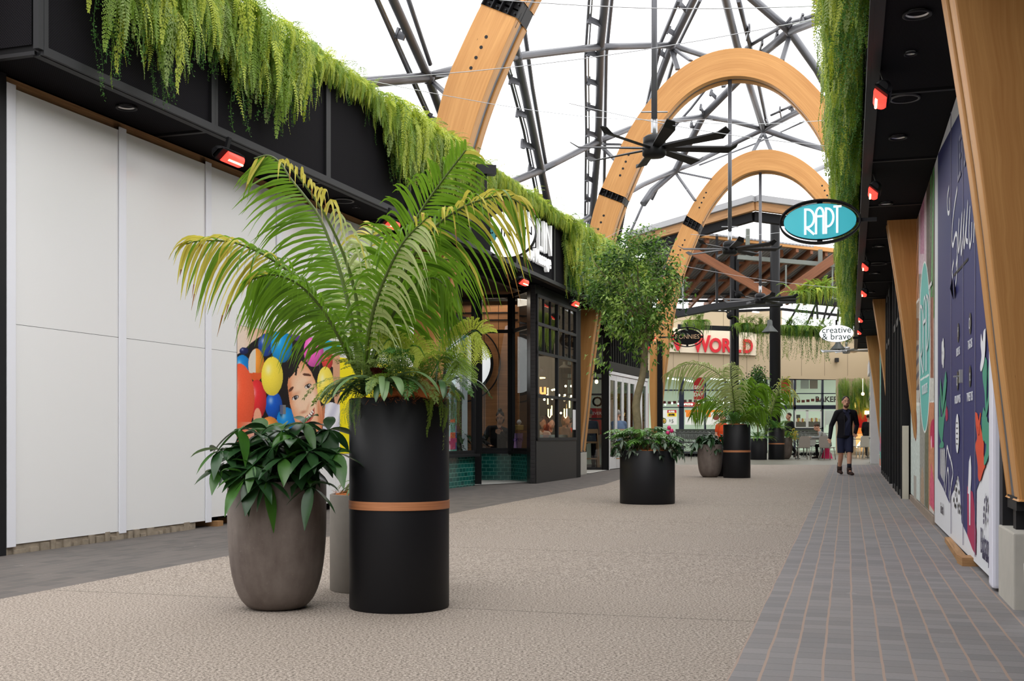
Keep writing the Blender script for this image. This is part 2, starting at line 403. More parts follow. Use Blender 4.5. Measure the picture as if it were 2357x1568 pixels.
# terrazzo thresholds
def flat(name, pts, mat, h=.012, lab=None, cat=None):
    m = MB(); m.prism([(x, y, gz(y)-.03) for x, y in pts], (0, 0, .03+h)); o = m.build(name, mat); return tag(o, kind='structure')

# ================================================================= left side
def pane(m, p0, p1, z0, z1, mi=0):
    p0, p1 = Vector((p0[0], p0[1], 0)), Vector((p1[0], p1[1], 0)); L = (p1-p0).length
    return m.poly([(p0.x, p0.y, z0), (p1.x, p1.y, z0), (p1.x, p1.y, z1), (p0.x, p0.y, z1)], mi, [(0, z0), (L, z0), (L, z1), (0, z1)])
def wallbox(m, p0, p1, z0, z1, t, mi=0):      # vertical slab from p0 to p1, thickness t on the far side (left of direction)
    d = Vector((p1[0]-p0[0], p1[1]-p0[1], 0)); L = d.length; d.normalize(); n = Vector((-d.y, d.x, 0))*t
    a = Vector((p0[0], p0[1], 0)); b = Vector((p1[0], p1[1], 0))
    Z0, Z1 = Vector((0, 0, z0)), Vector((0, 0, z1)); uv = [(0, z0), (L, z0), (L, z1), (0, z1)]
    m.poly([a+Z0, b+Z0, b+Z1, a+Z1], mi, uv); m.poly([b+n+Z0, a+n+Z0, a+n+Z1, b+n+Z1], mi, uv)
    m.poly([a+n+Z0, a+Z0, a+Z1, a+n+Z1], mi, [(0, z0), (t, z0), (t, z1), (0, z1)]); m.poly([b+Z0, b+n+Z0, b+n+Z1, b+Z1], mi, [(0, z0), (t, z0), (t, z1), (0, z1)])
    m.poly([a+Z1, b+Z1, b+n+Z1, a+n+Z1], mi); m.poly([a+Z0, a+n+Z0, b+n+Z0, b+Z0], mi)
    return m
def canopy(name, label, pl, Y0, Y1, step, side, depth=3.0, ztop=5.28):
    """side=+1: the canopy body lies at smaller X (left of the lane)"""
    t = thing(name, label, 'canopy', pl.at(Y0, ZC))
    s = -side
    f = MB()                                     # frame: top, bottom rails and posts, body
    body = MB(); bo = depth*s
    body.hexa([pl.at(Y0, ZC+.03, 0.02*s), pl.at(Y1, ZC+.03, 0.02*s), pl.at(Y1, ZC+.03, bo), pl.at(Y0, ZC+.03, bo),
               pl.at(Y0, ztop, 0.02*s), pl.at(Y1, ztop, 0.02*s), pl.at(Y1, ztop, bo), pl.at(Y0, ztop, bo)])
    body.build('canopy_body', BLACK, t)
    Ys = [Y0]
    while Ys[-1]+step < Y1-.3: Ys.append(Ys[-1]+step)
    Ys.append(Y1)
    for z in (ZC+.03, ztop-.03): f.bar(pl.at(Y0, z, -.01*s), pl.at(Y1, z, -.01*s), .06, .07)
    for y in Ys: f.bar(pl.at(y-.03, ZC+.03, -.014*s), pl.at(y-.03, ztop, -.014*s), .05, .06, up=pl.u); f.bar(pl.at(y+.03, ZC+.03, -.010*s), pl.at(y+.03, ztop, -.010*s), .05, .05, up=pl.u)
    f.build('fascia_frame', BLACKM, t)
    for a, b in zip(Ys[:-1], Ys[1:]):
        m = MB(); L = (b-a)/pl.k
        m.poly([pl.at(a+.05, ZC+.06, -.006*s), pl.at(b-.05, ZC+.06, -.006*s), pl.at(b-.05, ztop-.05, -.006*s), pl.at(a+.05, ztop-.05, -.006*s)], 0, [(0, 0), (L, 0), (L, 1.2), (0, 1.2)])
        m.build('fascia_panel', PERF, t)
        g = MB(); dd = .80
        g.poly([pl.at(a+.06, ZC+.012, .05*s), pl.at(b-.06, ZC+.012, .05*s), pl.at(b-.06, ZC+.012, dd*s), pl.at(a+.06, ZC+.012, dd*s)], 0, [(0, 0), (L, 0), (L, dd), (0, dd)])
        g.build('soffit_panel', PERF, t)
    g = MB()
    for y in Ys: g.bar(pl.at(y, ZC+.012, .03*s), pl.at(y, ZC+.012, .86*s), .05, .03)
    g.bar(pl.at(Y0, ZC+.01, .03*s), pl.at(Y1, ZC+.01, .03*s), .07, .04); g.bar(pl.at(Y0, ZC, .86*s), pl.at(Y1, ZC, .86*s), .10, .09)
    g.build('soffit_frame', BLACKM, t)
    return t
canL = canopy('shop_canopy', 'black mesh-panelled canopy box over the left row of shops', LF, 8.96, 30.2, 2.267, 1)
canR = canopy('shop_canopy', 'black mesh-panelled canopy over the right-hand hoardings', RF, -12, 39.3, 2.45, -1)
# end panel of the left canopy facing the camera
m = MB(); a = LF.at(8.96, 0); L_ = 3.0
pA = LF.at(8.94, 0, -.06); pB = LF.at(8.94, 0, -3.0)
m.poly([(pB.x, pB.y, ZC+.08), (pA.x, pA.y, ZC+.08), (pA.x, pA.y, 5.2), (pB.x, pB.y, 5.2)], 0, [(0, 0), (3, 0), (3, 1.2), (0, 1.2)]); m.build('end_panel', PERF, canL)

# structure behind the shop fronts: side wall mass and room shells
m = MB(); m.slab(LW, 8.6, 17.6, 0.0, 5.2, .3, off=-2.6); m.slab(LW, 17.6, 36.5, 0, 5.2, .2, off=-4.6)
tag(m.build('wall_left', DKGREY), kind='structure')
m = MB(); m.slab(RW, -12, 17.4, -.1, ZC+1.2, .3, off=1.6); m.slab(RW, 17.4, 39, -.1, ZC+1.2, .3, off=2.2)
tag(m.build('wall_right', DKGREY), kind='structure')
m = MB(); m.slab(LW, 30.6, 35.6, 3.80, 4.1, 4.0, off=-.25); tag(m.build('ceiling_shops', BLACK), kind='structure')
# unseen walls added behind the camera to block low sky; pale ones bounce light
m = MB(); m.slab(RW, -12, 4.0, 0, 5.2, .2, off=.4); tag(m.build('wall_right_added', DKGREY), kind='structure')
m = MB(); m.slab(Plane(-7.6, .1), -12, 6.0, 0, 6.2, .3); tag(m.build('wall_left_added', CONC), kind='structure')
m = MB(); m.box((-2, -12.3, 3.2), (16, .3, 6.6)); tag(m.build('wall_back_added', CONC), kind='structure')

# ---- white hoarding, left
h = thing('site_hoarding', 'tall white sheet hoarding closing the shop at the left edge', 'hoarding', LW.at(9.4, 0))
SY = [9.43, 10.84, 12.2, 13.6, 15.0, 16.3, 17.45]
HW = plain('white_hoarding_sheet', (.87, .87, .87), .22, 0, .45, .015, .6)
HT = plain('white_cover_strip', (.86, .87, .93), .3, 0, .4, .02)
for i, (a, b) in enumerate(zip(SY[:-1], SY[1:])):
    zt = 3.90; zb = .09 if i < 2 else .12
    m = MB(); m.slab(LW, a, b-.004, zb, 1.93, .018); m.build('hoarding_sheet', HW, h)
    m = MB(); m.slab(LW, a, b-.004, 1.934, zt, .018); m.build('hoarding_sheet', HW, h)
for y in [9.47]+SY[1:-1]:
    m = MB(); m.slab(LW, y-.05, y+.05, .07 if y < 13 else 2.42, 3.93, .012, off=.016); m.build('cover_strip', HT, h, .004)
m = MB(); m.slab(LW, 9.3, 17.5, 3.80, 3.99, .09, off=-.03); m.build('timber_batten', ROUGHW, h)
m = MB()
for y in (10.8, 12.15, 13.5, 14.9): m = MB(); m.slab(LW, y-.04, y+.05, 3.4, 3.98, .09, off=-.03); m.build('timber_stud', ROUGHW, h)
m = MB(); m.slab(LW, 9.42, 12.0, 0, .085, .2, off=-.01)
for i in range(26):
    y = 9.4+i*.1+random.uniform(-.03, .03); m.slab(LW, y, y+random.uniform(.05, .1), 0.0, random.uniform(.04, .1), .05, off=random.uniform(.0, .02))
tag(m.build('kerb_rubble', plain('broken_concrete', rgb(150, 138, 122), .9, 0, .2, .5, 14)), 'strip of broken concrete kerb under the white hoarding', 'kerb')
for y, wh in ((12.35, 'nearest'), (12.8, 'middle'), (13.3, 'farthest')):
    m = MB(); m.box(LW.at(y, .045, -.1), (.3, .12, .06), rz=-.3+random.uniform(-.2, .2)); tag(m.build('timber_packer', ROUGHW), 'timber packing block under the white hoarding beside the leafy pot, the %s of three' % wh, 'timber block', 'packing blocks under the hoarding')
m = MB(); m.slab(LW, 9.16, 9.41, 0, ZC-.01, .12, off=.02); tag(m.build('steel_post', BLACKM), 'black steel edge post at the left end of the white hoarding', 'post')
# interior of the hoarded shop stays dark
m = MB(); m.slab(LW, 9.4, 17.5, 0.0, 3.98, .02, off=-.34); tag(m.build('wall_left_inner', BLACK), kind='structure')

# ================================================================= arches
INN = [(3.52, .62), (3.42, 1.5), (3.30, 2.6), (3.10, 4.0), (2.95, 4.9), (2.78, 5.6), (2.62, 6.12), (2.50, 6.45), (2.43, 6.62), (2.27, 7.0), (2.08, 7.42), (1.9, 7.8), (1.68, 8.16), (1.45, 8.45), (1.2, 8.72), (.92, 8.94), (.62, 9.09), (.31, 9.18), (0, 9.21)]
OUT = [(3.64, .62), (3.70, 1.5), (3.74, 2.6), (3.70, 4.0), (3.56, 4.9), (3.37, 5.6), (3.2, 6.3), (3.07, 6.70), (2.99, 6.88), (2.81, 7.27), (2.60, 7.70), (2.37, 8.12), (2.12, 8.5), (1.83, 8.86), (1.52, 9.19), (1.16, 9.48), (.79, 9.68), (.40, 9.81), (0, 9.85)]
UV3, VV3 = Vector(UL), Vector(VL)
def station(L_, t):
    E = [(2*L_[0][0]-L_[1][0], 2*L_[0][1]-L_[1][1])]+list(L_)+[(-L_[-2][0], L_[-2][1])]; i = min(int(t), len(L_)-2); f = t-i; a, b, c, d = E[i], E[i+1], E[i+2], E[i+3]
    return tuple(.5*(2*b[j]+(c[j]-a[j])*f+(2*a[j]-5*b[j]+4*c[j]-d[j])*f*f+(-a[j]+3*b[j]-3*c[j]+d[j])*f**3) for j in (0, 1))
def arch(Yr, label, sides=(0, 1), group=None, dv=0.0, sxl=1.0, tj=7.0, dt=.9):
    ts = sorted(set([i/3 for i in range(3*len(INN)-2) if not (tj-.12 < i/3 < tj+dt+.12)]+[tj, tj+dt])); JI = ts.index(tj)
    I_, O_ = [station(INN, q) for q in ts], [station(OUT, q) for q in ts]
    PIN, POUT = [(-a, z) for a, z in I_]+[(a, z) for a, z in I_[-2::-1]], [(-a, z) for a, z in O_]+[(a, z) for a, z in O_[-2::-1]]
    R = Vector((RW.x0+RW.s*Yr, Yr, 0)); Cn = R-VV3*(3.485-dv)
    t = thing('timber_arch', label, 'arch', (Cn.x, Cn.y, 0), 0, group)
    n = len(PIN); W3 = lambda q, d: Cn+VV3*q[0]*(sxl if q[0] < 0 else 1)+Vector((0, 0, q[1]))+UV3*d
    segs = [(0, JI), (JI+1, n-2-JI), (n-1-JI, n-1)]
    for (d0, d1, nm) in ((-.30, -.07, 'front_leaf'), (.08, .28, 'rear_leaf')):
        for (a, b) in segs:
            m = MB(); L = 0; base = len(m.v)
            for i in range(a, b+1):
                for (q, d) in ((PIN[i], d0), (POUT[i], d0), (POUT[i], d1), (PIN[i], d1)): m.v.append(tuple(W3(q, d)))
            for i in range(b-a):
                k0, k1 = base+i*4, base+(i+1)*4
                l2 = L+(Vector(PIN[a+i+1])-Vector(PIN[a+i])).length
                for j, (w0, w1) in enumerate(((0, .6), (.6, .83), (.83, 1.43), (1.43, 1.66))):
                    j2 = (j+1) % 4; m.face([k0+j, k0+j2, k1+j2, k1+j], [(L, w0), (L, w1), (l2, w1), (l2, w0)])
                L = l2
            m.face([base, base+1, base+2, base+3]); e = base+(b-a)*4; m.face([e+3, e+2, e+1, e])
            m.build(nm, WOOD, t, .012)
    # steel flitch plate between the leaves
    m = MB(); base = 0
    for i in range(n):
        qi, qo = Vector(PIN[i]), Vector(POUT[i]); c = (qi+qo)/2
        a_, b_ = c+(qi-c)*.93, c+(qo-c)*.93
        for (q, d) in ((a_, -.05), (b_, -.05), (b_, .06), (a_, .06)): m.v.append(tuple(W3(q, d)))
    for i in range(n-1):
        for j in range(4): m.face([i*4+j, i*4+(j+1) % 4, (i+1)*4+(j+1) % 4, (i+1)*4+j])
    m.face([0, 1, 2, 3]); m.face([n*4-1, n*4-2, n*4-3, n*4-4]); m.build('steel_flitch', STEEL, t)
    for (i0, sg) in ((JI, 1), (n-2-JI, -1)):
        m = MB(); A, B, Cq, D = Vector(PIN[i0]), Vector(POUT[i0]), Vector(POUT[i0+1]), Vector(PIN[i0+1])
        pts = [W3(A, -.27), W3(B, -.27), W3(Cq, -.27), W3(D, -.27)]
        m.prism([W3(q, -.10) for q in (A, B, Cq, D)], UV3*.34)
        for (p, q) in ((A, B), (D, Cq)): m.bar(W3(p, -.2), W3(q, -.2), .02, .24, up=Vector((0, 0, 1)))
        for f in (0.02, .27, .5, .73, .98):
            p = A.lerp(B, f); q = D.lerp(Cq, f); m.bar(W3(p, -.2), W3(q, -.2), .24, .018, up=VV3)
        for f in (.12, .37, .62, .86):
            for g in (.22, .78):
                p = A.lerp(B, f).lerp(D.lerp(Cq, f), g); m.tube([W3(p, -.29), W3(p, -.10)], .014, 6)
        m.build('steel_joint', BLACKM, t)
        # bolt holes either side of the joint
        for sgn, st in ((-1, 0), (1, 1)):
            a0 = (A+B)/2 if st == 0 else (Cq+D)/2; dr = ((A+B)/2-(Cq+D)/2).normalized()*(1 if st == 0 else -1)
            for kx in range(4):
                q = a0+dr*(.42+.17*kx); m = MB(); m.tube([W3(q, -.303), W3(q, -.28)], .028, 10); m.build('bolt_hole', BLACKM, t)
    for s_, q in ((-1, 3.58), (1, 3.58)):
        if (0 if s_ < 0 else 1) not in sides: continue
        b = Cn+VV3*s_*q*(sxl if s_ < 0 else 1); g = gz(b.y)
        m = MB(); m.bar(b+Vector((0, 0, g+.38)), b+Vector((0, 0, .64)), .10, .12, up=UV3); m.bar(b+UV3*-.2+Vector((0, 0, .60)), b+UV3*.2+Vector((0, 0, .60)), .13, .08)
        m.build('base_shoe', BLACKM, t)
        m = MB(); m.hexa([b+VV3*x+UV3*y+Vector((0, 0, z)) for z in (g-.02, .44) for x, y in ((-.10, -.34), (.22, -.34), (.22, .34), (-.10, .34))] if s_ > 0 else
               [b+VV3*x+UV3*y+Vector((0, 0, z)) for z in (g-.02, .60) for x, y in ((-.14, -.34), (.08, -.34), (.08, .34), (-.14, .34))])
        m.build('concrete_plinth', CONC, t, .01)
    return t
arch(6.85, 'nearest glulam timber arch, its right leg filling the upper right corner', (1,), sxl=1.4)
arch(16.1, 'glulam timber arch rising behind the tall palm, second from the camera', sxl=1.10, tj=9.95, dt=.6)
arch(25.3, 'glulam timber arch framed whole above the potted tree, third from the camera')
arch(34.5, 'farthest glulam timber arch, in front of the pavilion roof', sxl=.93, tj=9.95, dt=.6)

# ================================================================= steel gridshell roof
def vault(px, py, a=4.8, b=9.35, z0=1.5):
    dx, dz = (px-CX)/F, (HY-py)/F; vr = dx*VL[0]+VL[1]; vc = -2.57
    # ((vr t - vc)/a)^2 + ((1+dz t - z0)/b)^2 = 1
    A = vr*vr/a/a+dz*dz/b/b; B = -2*vr*vc/a/a+2*dz*(1-z0)/b/b; Cc = vc*vc/a/a+(1-z0)**2/b/b-1
    t = (-B+math.sqrt(max(0, B*B-4*A*Cc)))/(2*A); return Vector((dx*t, t, 1+dz*t))
shell = thing('roof_gridshell', 'grey tubular steel gridshell roof frame above the lane', 'roof frame', (5, 26, 9))
TR = [([(740, -360), (880, -60), (905, 0), (985, 178), (1030, 300), (1050, 360)], .125), ([(760, 210), (840, 190), (985, 178)], .11), ([(985, 178), (1090, 148), (1190, 130), (1290, 118), (1380, 108)], .10),
      ([(1380, 108), (1460, 106), (1545, 104)], .10), ([(1545, 104), (1620, 128), (1700, 150)], .09), ([(1115, -360), (1165, 0), (1190, 128), (1245, 392), (1262, 470), (1280, 560)], .115),
      ([(1425, -380), (1396, -40), (1382, 108), (1377, 325), (1362, 510), (1355, 600)], .12), ([(1760, -380), (1620, -50), (1545, 104), (1510, 200), (1450, 400), (1420, 560)], .12),
      ([(1120, 440), (1180, 418), (1245, 392)], .11), ([(1245, 392), (1312, 358), (1377, 325)], .10), ([(1377, 325), (1450, 296), (1540, 280), (1618, 268)], .10),
      ([(1618, 268), (1690, 280), (1757, 298)], .10), ([(1610, -360), (1655, -60), (1695, 100), (1757, 298)], .13), ([(1540, -260), (1700, -30), (1818, 72), (1880, 160), (1940, 270)], .13),
      ([(1818, 72), (1900, 40), (1960, 25)], .13), ([(1818, 72), (1750, 128), (1700, 185), (1618, 268), (1555, 392), (1500, 440), (1480, 470)], .14),
      ([(1757, 298), (1840, 255), (1930, 215)], .12), ([(1757, 298), (1850, 330), (1940, 355)], .12), ([(1757, 298), (1680, 335), (1600, 375), (1555, 392)], .10),
      ([(1555, 392), (1480, 425), (1400, 470)], .10), ([(1245, 560), (1300, 540), (1355, 500)], .10), ([(1870, 395), (1930, 370), (1960, 360)], .11), ([(1900, 440), (1945, 410)], .10)]
for tr, r in TR:
    m = MB(); pts = [vault(*p) for p in tr]
    fine = []
    for a, b in zip(tr[:-1], tr[1:]):
        for f in (0, .5): fine.append(vault(a[0]+(b[0]-a[0])*f, a[1]+(b[1]-a[1])*f))
    fine.append(pts[-1]); m.tube(fine, r*(.58 if tr[0][0] == 740 else .76), 12); m.build('roof_tube', STEEL, shell)
for nd in [(985, 178), (1190, 130), (1382, 108), (1545, 104), (1245, 392), (1377, 325), (1618, 268), (1757, 298), (1818, 72), (1555, 392)]:
    m = MB(); m.ball(vault(*nd), .115, 12); m.build('roof_node', STEEL, shell)
# flat struts from the nodes down to the arches
for a, b, dd in [((990, 172), (1060, 170), .8), ((992, 185), (1045, 232), .8), ((1548, 110), (1590, 140), .7), ((1545, 112), (1560, 160), .7), ((1385, 332), (1430, 333), .7), ((1385, 338), (1420, 372), .7),
                 ((1757, 305), (1733, 350), .6), ((1757, 305), (1775, 348), .6), ((1555, 395), (1637, 412), .6), ((1555, 398), (1600, 462), .6), ((1818, 80), (1800, 140), .7), ((1675, 175), (1665, 200), .6)]:
    p = vault(*a); Yb = p.y-dd if p.y > 20 else p.y-.5; m = MB(); m.bar(p, P(b[0], b[1], Yb), .11, .05); m.build('roof_strut', STEELL if a[0] < 0 else STEEL, shell)
# service rails with brackets running beside the ribs
RAILS = [([(730, -320), (866, 0), (940, 168), (1000, 300)], .030), ([(737, -320), (872, 0), (946, 165), (1006, 300)], .022), ([(937, -10), (990, 148)], .04), ([(1160, 130), (1205, 300), (1240, 480)], .03), ([(1166, 130), (1212, 300), (1246, 480)], .02),
         ([(1203, 40), (1225, 200), (1258, 390)], .045), ([(1380, -340), (1357, -20), (1347, 130), (1349, 300), (1346, 540)], .03), ([(1388, -340), (1364, -20), (1354, 130), (1356, 300), (1352, 540)], .02), ([(1440, -340), (1408, 0), (1395, 130), (1390, 450)], .045),
         ([(1562, 0), (1520, 100), (1490, 240), (1478, 300)], .05), ([(1612, 0), (1560, 105), (1525, 230)], .045), ([(1700, 0), (1735, 140), (1765, 285)], .06), ([(1717, 110), (1800, 60), (1890, 30)], .05), ([(1500, 350), (1590, 250), (1660, 160)], .04),
         ([(1775, 265), (1830, 240), (1900, 222)], .04), ([(1610, 380), (1740, 330), (1850, 280)], .03), ([(1480, 470), (1440, 560)], .04), ([(1530, 400), (1500, 460)], .05)]
for tr, r in RAILS:
    m = MB(); fine = []
    for a, b in zip(tr[:-1], tr[1:]):
        for f in (0, .34, .67): fine.append(vault(a[0]+(b[0]-a[0])*f, a[1]+(b[1]-a[1])*f, 5.0, 9.5))
    fine.append(vault(*tr[-1], 5.0, 9.5)); m.tube(fine, r, 6); m.build('service_rail', STEELL if r < .025 else STEEL, shell)
def bracket(a, b):
    p, q = vault(*a, 5.0, 9.5), vault(*b); m = MB(); m.bar(p, q, .03, .12); m.bar(p, p+(q-p)*.25, .05, .2); m.build('rail_bracket', STEEL, shell)
for a, b in [((911, 78), (932, 85)), ((986, 273), (1008, 280)), ((1172, 182), (1196, 190)), ((1188, 258), (1212, 266)), ((1200, 330), (1230, 340)), ((1216, 388), (1240, 396)), ((1230, 450), (1256, 455)),
             ((1352, 42), (1382, 55)), ((1350, 118), (1378, 128)), ((1351, 185), (1377, 193)), ((1351, 245), (1376, 252)), ((1350, 305), (1374, 312)), ((1350, 355), (1372, 362)), ((1349, 408), (1370, 418)), ((1348, 455), (1368, 465)), ((1346, 500), (1362, 512)),
             ((1563, 5), (1580, 25)), ((1537, 68), (1553, 78)), ((1519, 120), (1533, 130)), ((1490, 228), (1505, 236)), ((1725, 62), (1718, 90)), ((1755, 92), (1748, 120)), ((1790, 70), (1783, 95)), ((1815, 45), (1820, 62)), ((1845, 38), (1850, 55)), ((1880, 33), (1884, 50)),
             ((1612, 245), (1620, 262)), ((1635, 212), (1648, 225)), ((1590, 285), (1600, 300)), ((1762, 270), (1768, 285)), ((1795, 250), (1798, 268)), ((1820, 245), (1826, 258))]:
    bracket(a, b)
# ================================================================= right-hand hoardings
zA = lambda x, y: (2080+x/3.563, 180+y/3.563)
zB = lambda x, y: (2080+x/3.92, 600+y/3.92)
zC_ = lambda x, y: (2080+x/3.408, 960+y/3.408)
NAVY = plain('navy_print', rgb(50, 52, 104), .5, 0, .2, .05, .8)
flatc = {}
def fc(name, r, g, b, rough=.5):
    if name not in flatc: flatc[name] = plain('print_'+name, rgb(r, g, b), rough, 0, .2, .02)
    return flatc[name]
W_ = fc('white', 226, 228, 234); GR = fc('green', 70, 148, 124); RD = fc('coral', 214, 78, 52); MG = fc('magenta', 168, 40, 84); BK = fc('black', 24, 22, 28); GY = fc('grey', 96, 92, 98); BL = fc('blue', 66, 78, 140)
t = thing('mural_hoarding', 'navy mural hoarding with painted flowers and white lettering on the right', 'hoarding', RW.at(7.5, 0))
m = MB(); m.slab(RW, 7.46, 12.5, .05, 3.98, -.05); m.build('hoarding_board', plain('white_hoarding_board', rgb(222, 224, 230), .5, 0, .2, .02), t)
m = MB(); m.slab(RW, 7.27, 7.46, .02, 3.98, -.09, off=-.03); m.build('corner_trim', plain('white_corner_trim', rgb(226, 226, 240), .35, 0, .4, .02), t, .02)
lay = [0]
def art(name, mat, pts, conv, parent=None, pl=RW, off=-.003):
    lay[0] += 1; o_ = off-.0006*(lay[0] % 12); m = MB(); q = [pl.pt(*conv(*p), o_) for p in pts]
    m.poly(q); return m.build(name, mat, parent or t)
def curve(pts, n=6):
    out = []; P_ = [pts[0]]+list(pts)+[pts[-1]]
    for i in range(1, len(P_)-2):
        for k_ in range(n):
            f = k_/n; a, b, c, d = P_[i-1], P_[i], P_[i+1], P_[i+2]
            out.append(tuple(.5*(2*b[j]+(c[j]-a[j])*f+(2*a[j]-5*b[j]+4*c[j]-d[j])*f*f+(-a[j]+3*b[j]-3*c[j]+d[j])*f**3) for j in (0, 1)))
    return out+[pts[-1]]
nav = [(268, -2700), (268, 480), (310, 560), (360, 680), (380, 610), (425, 460), (455, 830), (500, 930), (540, 1040), (565, 1085), (570, 575), (704, 195), (704, -2900)]
m = MB(); q = [RW.pt(*zC_(*p), -.004) for p in nav]
q = [Vector((a.x, a.y, min(a.z, 3.97))) for a in q]; m.poly(q); m.build('navy_print', NAVY, t)
art('magenta_print', MG, [(498, 540), (500, 930), (540, 1040), (565, 1085), (568, 900), (552, 680), (542, 590), (510, 560)], zC_, off=-.006)
art('brush_print', W_, [(525, 298), (512, 350), (508, 470), (503, 600), (512, 604), (514, 850), (522, 850), (524, 590), (530, 480), (530, 400)], zC_, off=-.007)
art('flower_print', RD, curve([(645, 1365), (650, 1480), (665, 1600)], 2)+[(680, 1560), (697, 1380), (690, 1370), (678, 1450), (665, 1380)], zB, off=-.006)
art('flower_print', RD, curve([(575, 170), (562, 230), (575, 330), (582, 400), (583, 470), (598, 505), (625, 420), (640, 380), (628, 300), (628, 200), (608, 100), (600, 60), (590, 150), (575, 60)]), zC_, off=-.0065)
art('stem_print', GR, curve([(738, 868), (715, 960), (712, 1060), (730, 1200), (738, 1400), (748, 1400), (748, 1200), (752, 1000), (750, 900)]), zB, off=-.006)
art('leaf_print', GR, curve([(768, 925), (760, 1020), (765, 1180), (745, 1330), (750, 1390), (775, 1220), (790, 1120), (785, 1000)]), zB, off=-.006)
art('leaf_print', GR, curve([(720, 1320), (708, 1400), (708, 1500), (730, 1640), (760, 1640), (780, 1560), (770, 1470), (748, 1520), (738, 1380)]), zB, off=-.0058)
art('leaf_print', GR, curve([(612, 0), (614, 120), (625, 190), (648, 150), (645, 260), (630, 320), (632, 380), (655, 340), (672, 270), (682, 160), (678, 60), (660, 40), (655, 0)]), zC_, off=-.0055)
art('bird_print', W_, curve([(738, 612), (720, 640), (712, 730), (698, 660), (694, 760), (702, 860), (690, 965), (700, 1000), (722, 930), (734, 820), (738, 700)]), zB, off=-.007)
for (cx, cy, rx, ry) in [(759, 245, 7, 45), (777, 295, 5, 30), (766, 330, 5, 40), (752, 415, 6, 35), (775, 420, 7, 48), (766, 370, 6, 40), (760, 500, 6, 48)]:
    art('petal_print', RD, [(cx+rx*math.cos(a), cy+ry*math.sin(a)) for a in np.linspace(0, 6.2, 12)], zB, off=-.006)
for a in range(5):
    an = a*1.257+.3; cx, cy = 354+7*math.sin(an), 835+80*math.cos(an)
    art('petal_print', W_, [(cx+6*math.cos(q_), cy+62*math.sin(q_)) for q_ in np.linspace(0, 6.1, 12)], zB, off=-.006)
for p in ([(380, 990), (365, 1080), (352, 1200), (345, 1370), (352, 1372), (375, 1230), (388, 1080)], [(333, 1060), (328, 1150), (336, 1300), (346, 1340), (344, 1200)], [(384, 1250), (362, 1320), (338, 1480), (330, 1530), (345, 1530), (378, 1380)], [(322, 1200), (318, 1330), (330, 1520), (336, 1440)]):
    art('leaf_print', GR, curve(p), zB, off=-.006)
art('leaf_print', GR, curve([(276, 0), (276, 110), (300, 200), (312, 90), (320, 0)]), zC_, off=-.006)
art('petal_print', MG, curve([(388, 1310), (376, 1370), (384, 1450), (398, 1420), (396, 1350)]), zB, off=-.0062)
art('leaf_print', GR, curve([(300, 180), (280, 235), (310, 240), (315, 205)]), zC_, off=-.0062)
for x in (287, 296, 303, 311, 319):
    art('stripe_print', W_, [(x, 240), (x-2, 470-(300-x)*2), (x+2, 470+(x-290)*2), (x+4, 260)], zC_, off=-.0055)
def stroke(name, mat, pts, conv, wdt, off=-.008, parent=None):
    q = [RW.pt(*conv(*p), off) for p in curve(pts, 5)]; m = MB()
    L = []; R_ = []
    for i, p in enumerate(q):
        d = (q[min(i+1, len(q)-1)]-q[max(i-1, 0)]); n = d.cross(RW.n).normalized(); L.append(p+n*wdt); R_.append(p-n*wdt)
    for i in range(len(q)-1): m.poly([L[i], L[i+1], R_[i+1], R_[i]])
    return m.build(name, mat, parent or t)
stroke('swirl_print', W_, [(318, 560), (335, 300), (342, 235), (355, 290), (375, 360), (386, 440), (375, 520), (365, 600), (362, 690)], zC_, .02)
stroke('swirl_print', W_, [(328, 600), (340, 440), (348, 410), (355, 480), (355, 640)], zC_, .02)
for (x, y) in [(398, 560), (406, 610), (392, 650), (412, 570), (415, 650), (424, 700), (405, 700), (434, 690), (427, 740), (445, 710), (440, 745), (413, 520), (420, 480), (399, 690), (432, 590)]:
    art('spot_print', BK, [(x+3*math.cos(a), y+22*math.sin(a)) for a in np.linspace(0, 5.8, 9)], zC_, off=-.009)
art('brush_print', W_, curve([(425, 462), (400, 560), (380, 610), (375, 640), (392, 720), (430, 775), (452, 800), (446, 660), (440, 560), (432, 480)]), zC_, off=-.0035)
# handwriting and lettering
for p in ([(440, 900), (418, 1040), (400, 1200), (396, 1330), (405, 1372), (420, 1300), (432, 1275), (440, 1330), (438, 1470), (430, 1540)],
          [(455, 1150), (448, 1300), (450, 1420), (462, 1330), (478, 1110), (470, 1300), (472, 1442), (485, 1300), (500, 1080), (492, 1250), (496, 1385), (510, 1240), (527, 1010), (516, 1200), (512, 1320), (526, 1340)],
          [(545, 1050), (536, 1250), (542, 1382), (556, 1300), (560, 1180)], [(582, 980), (575, 1100), (580, 1175)], [(372, 890), (358, 990), (362, 1100), (376, 1090), (374, 980)], [(603, 500), (598, 700), (585, 1000), (572, 1350)],
          [(410, 1500), (398, 1580), (402, 1640)], [(438, 1400), (440, 1500), (432, 1640), (425, 1700)]):
    stroke('script_stroke', W_, p, zA, .022)
LG = -RW.u
def wtext(name, txt, px, py, size, mat, off=-.010, **k):
    return text_obj(name, txt, size, mat, RW.pt(px, py, off), LG, (0, 0, 1), t, ext=.001, **k)
wtext('printed_headline', "LET'S GET", 2222, 335, .52, plain('headline_grey', rgb(96, 98, 128), .3), sx=.62)
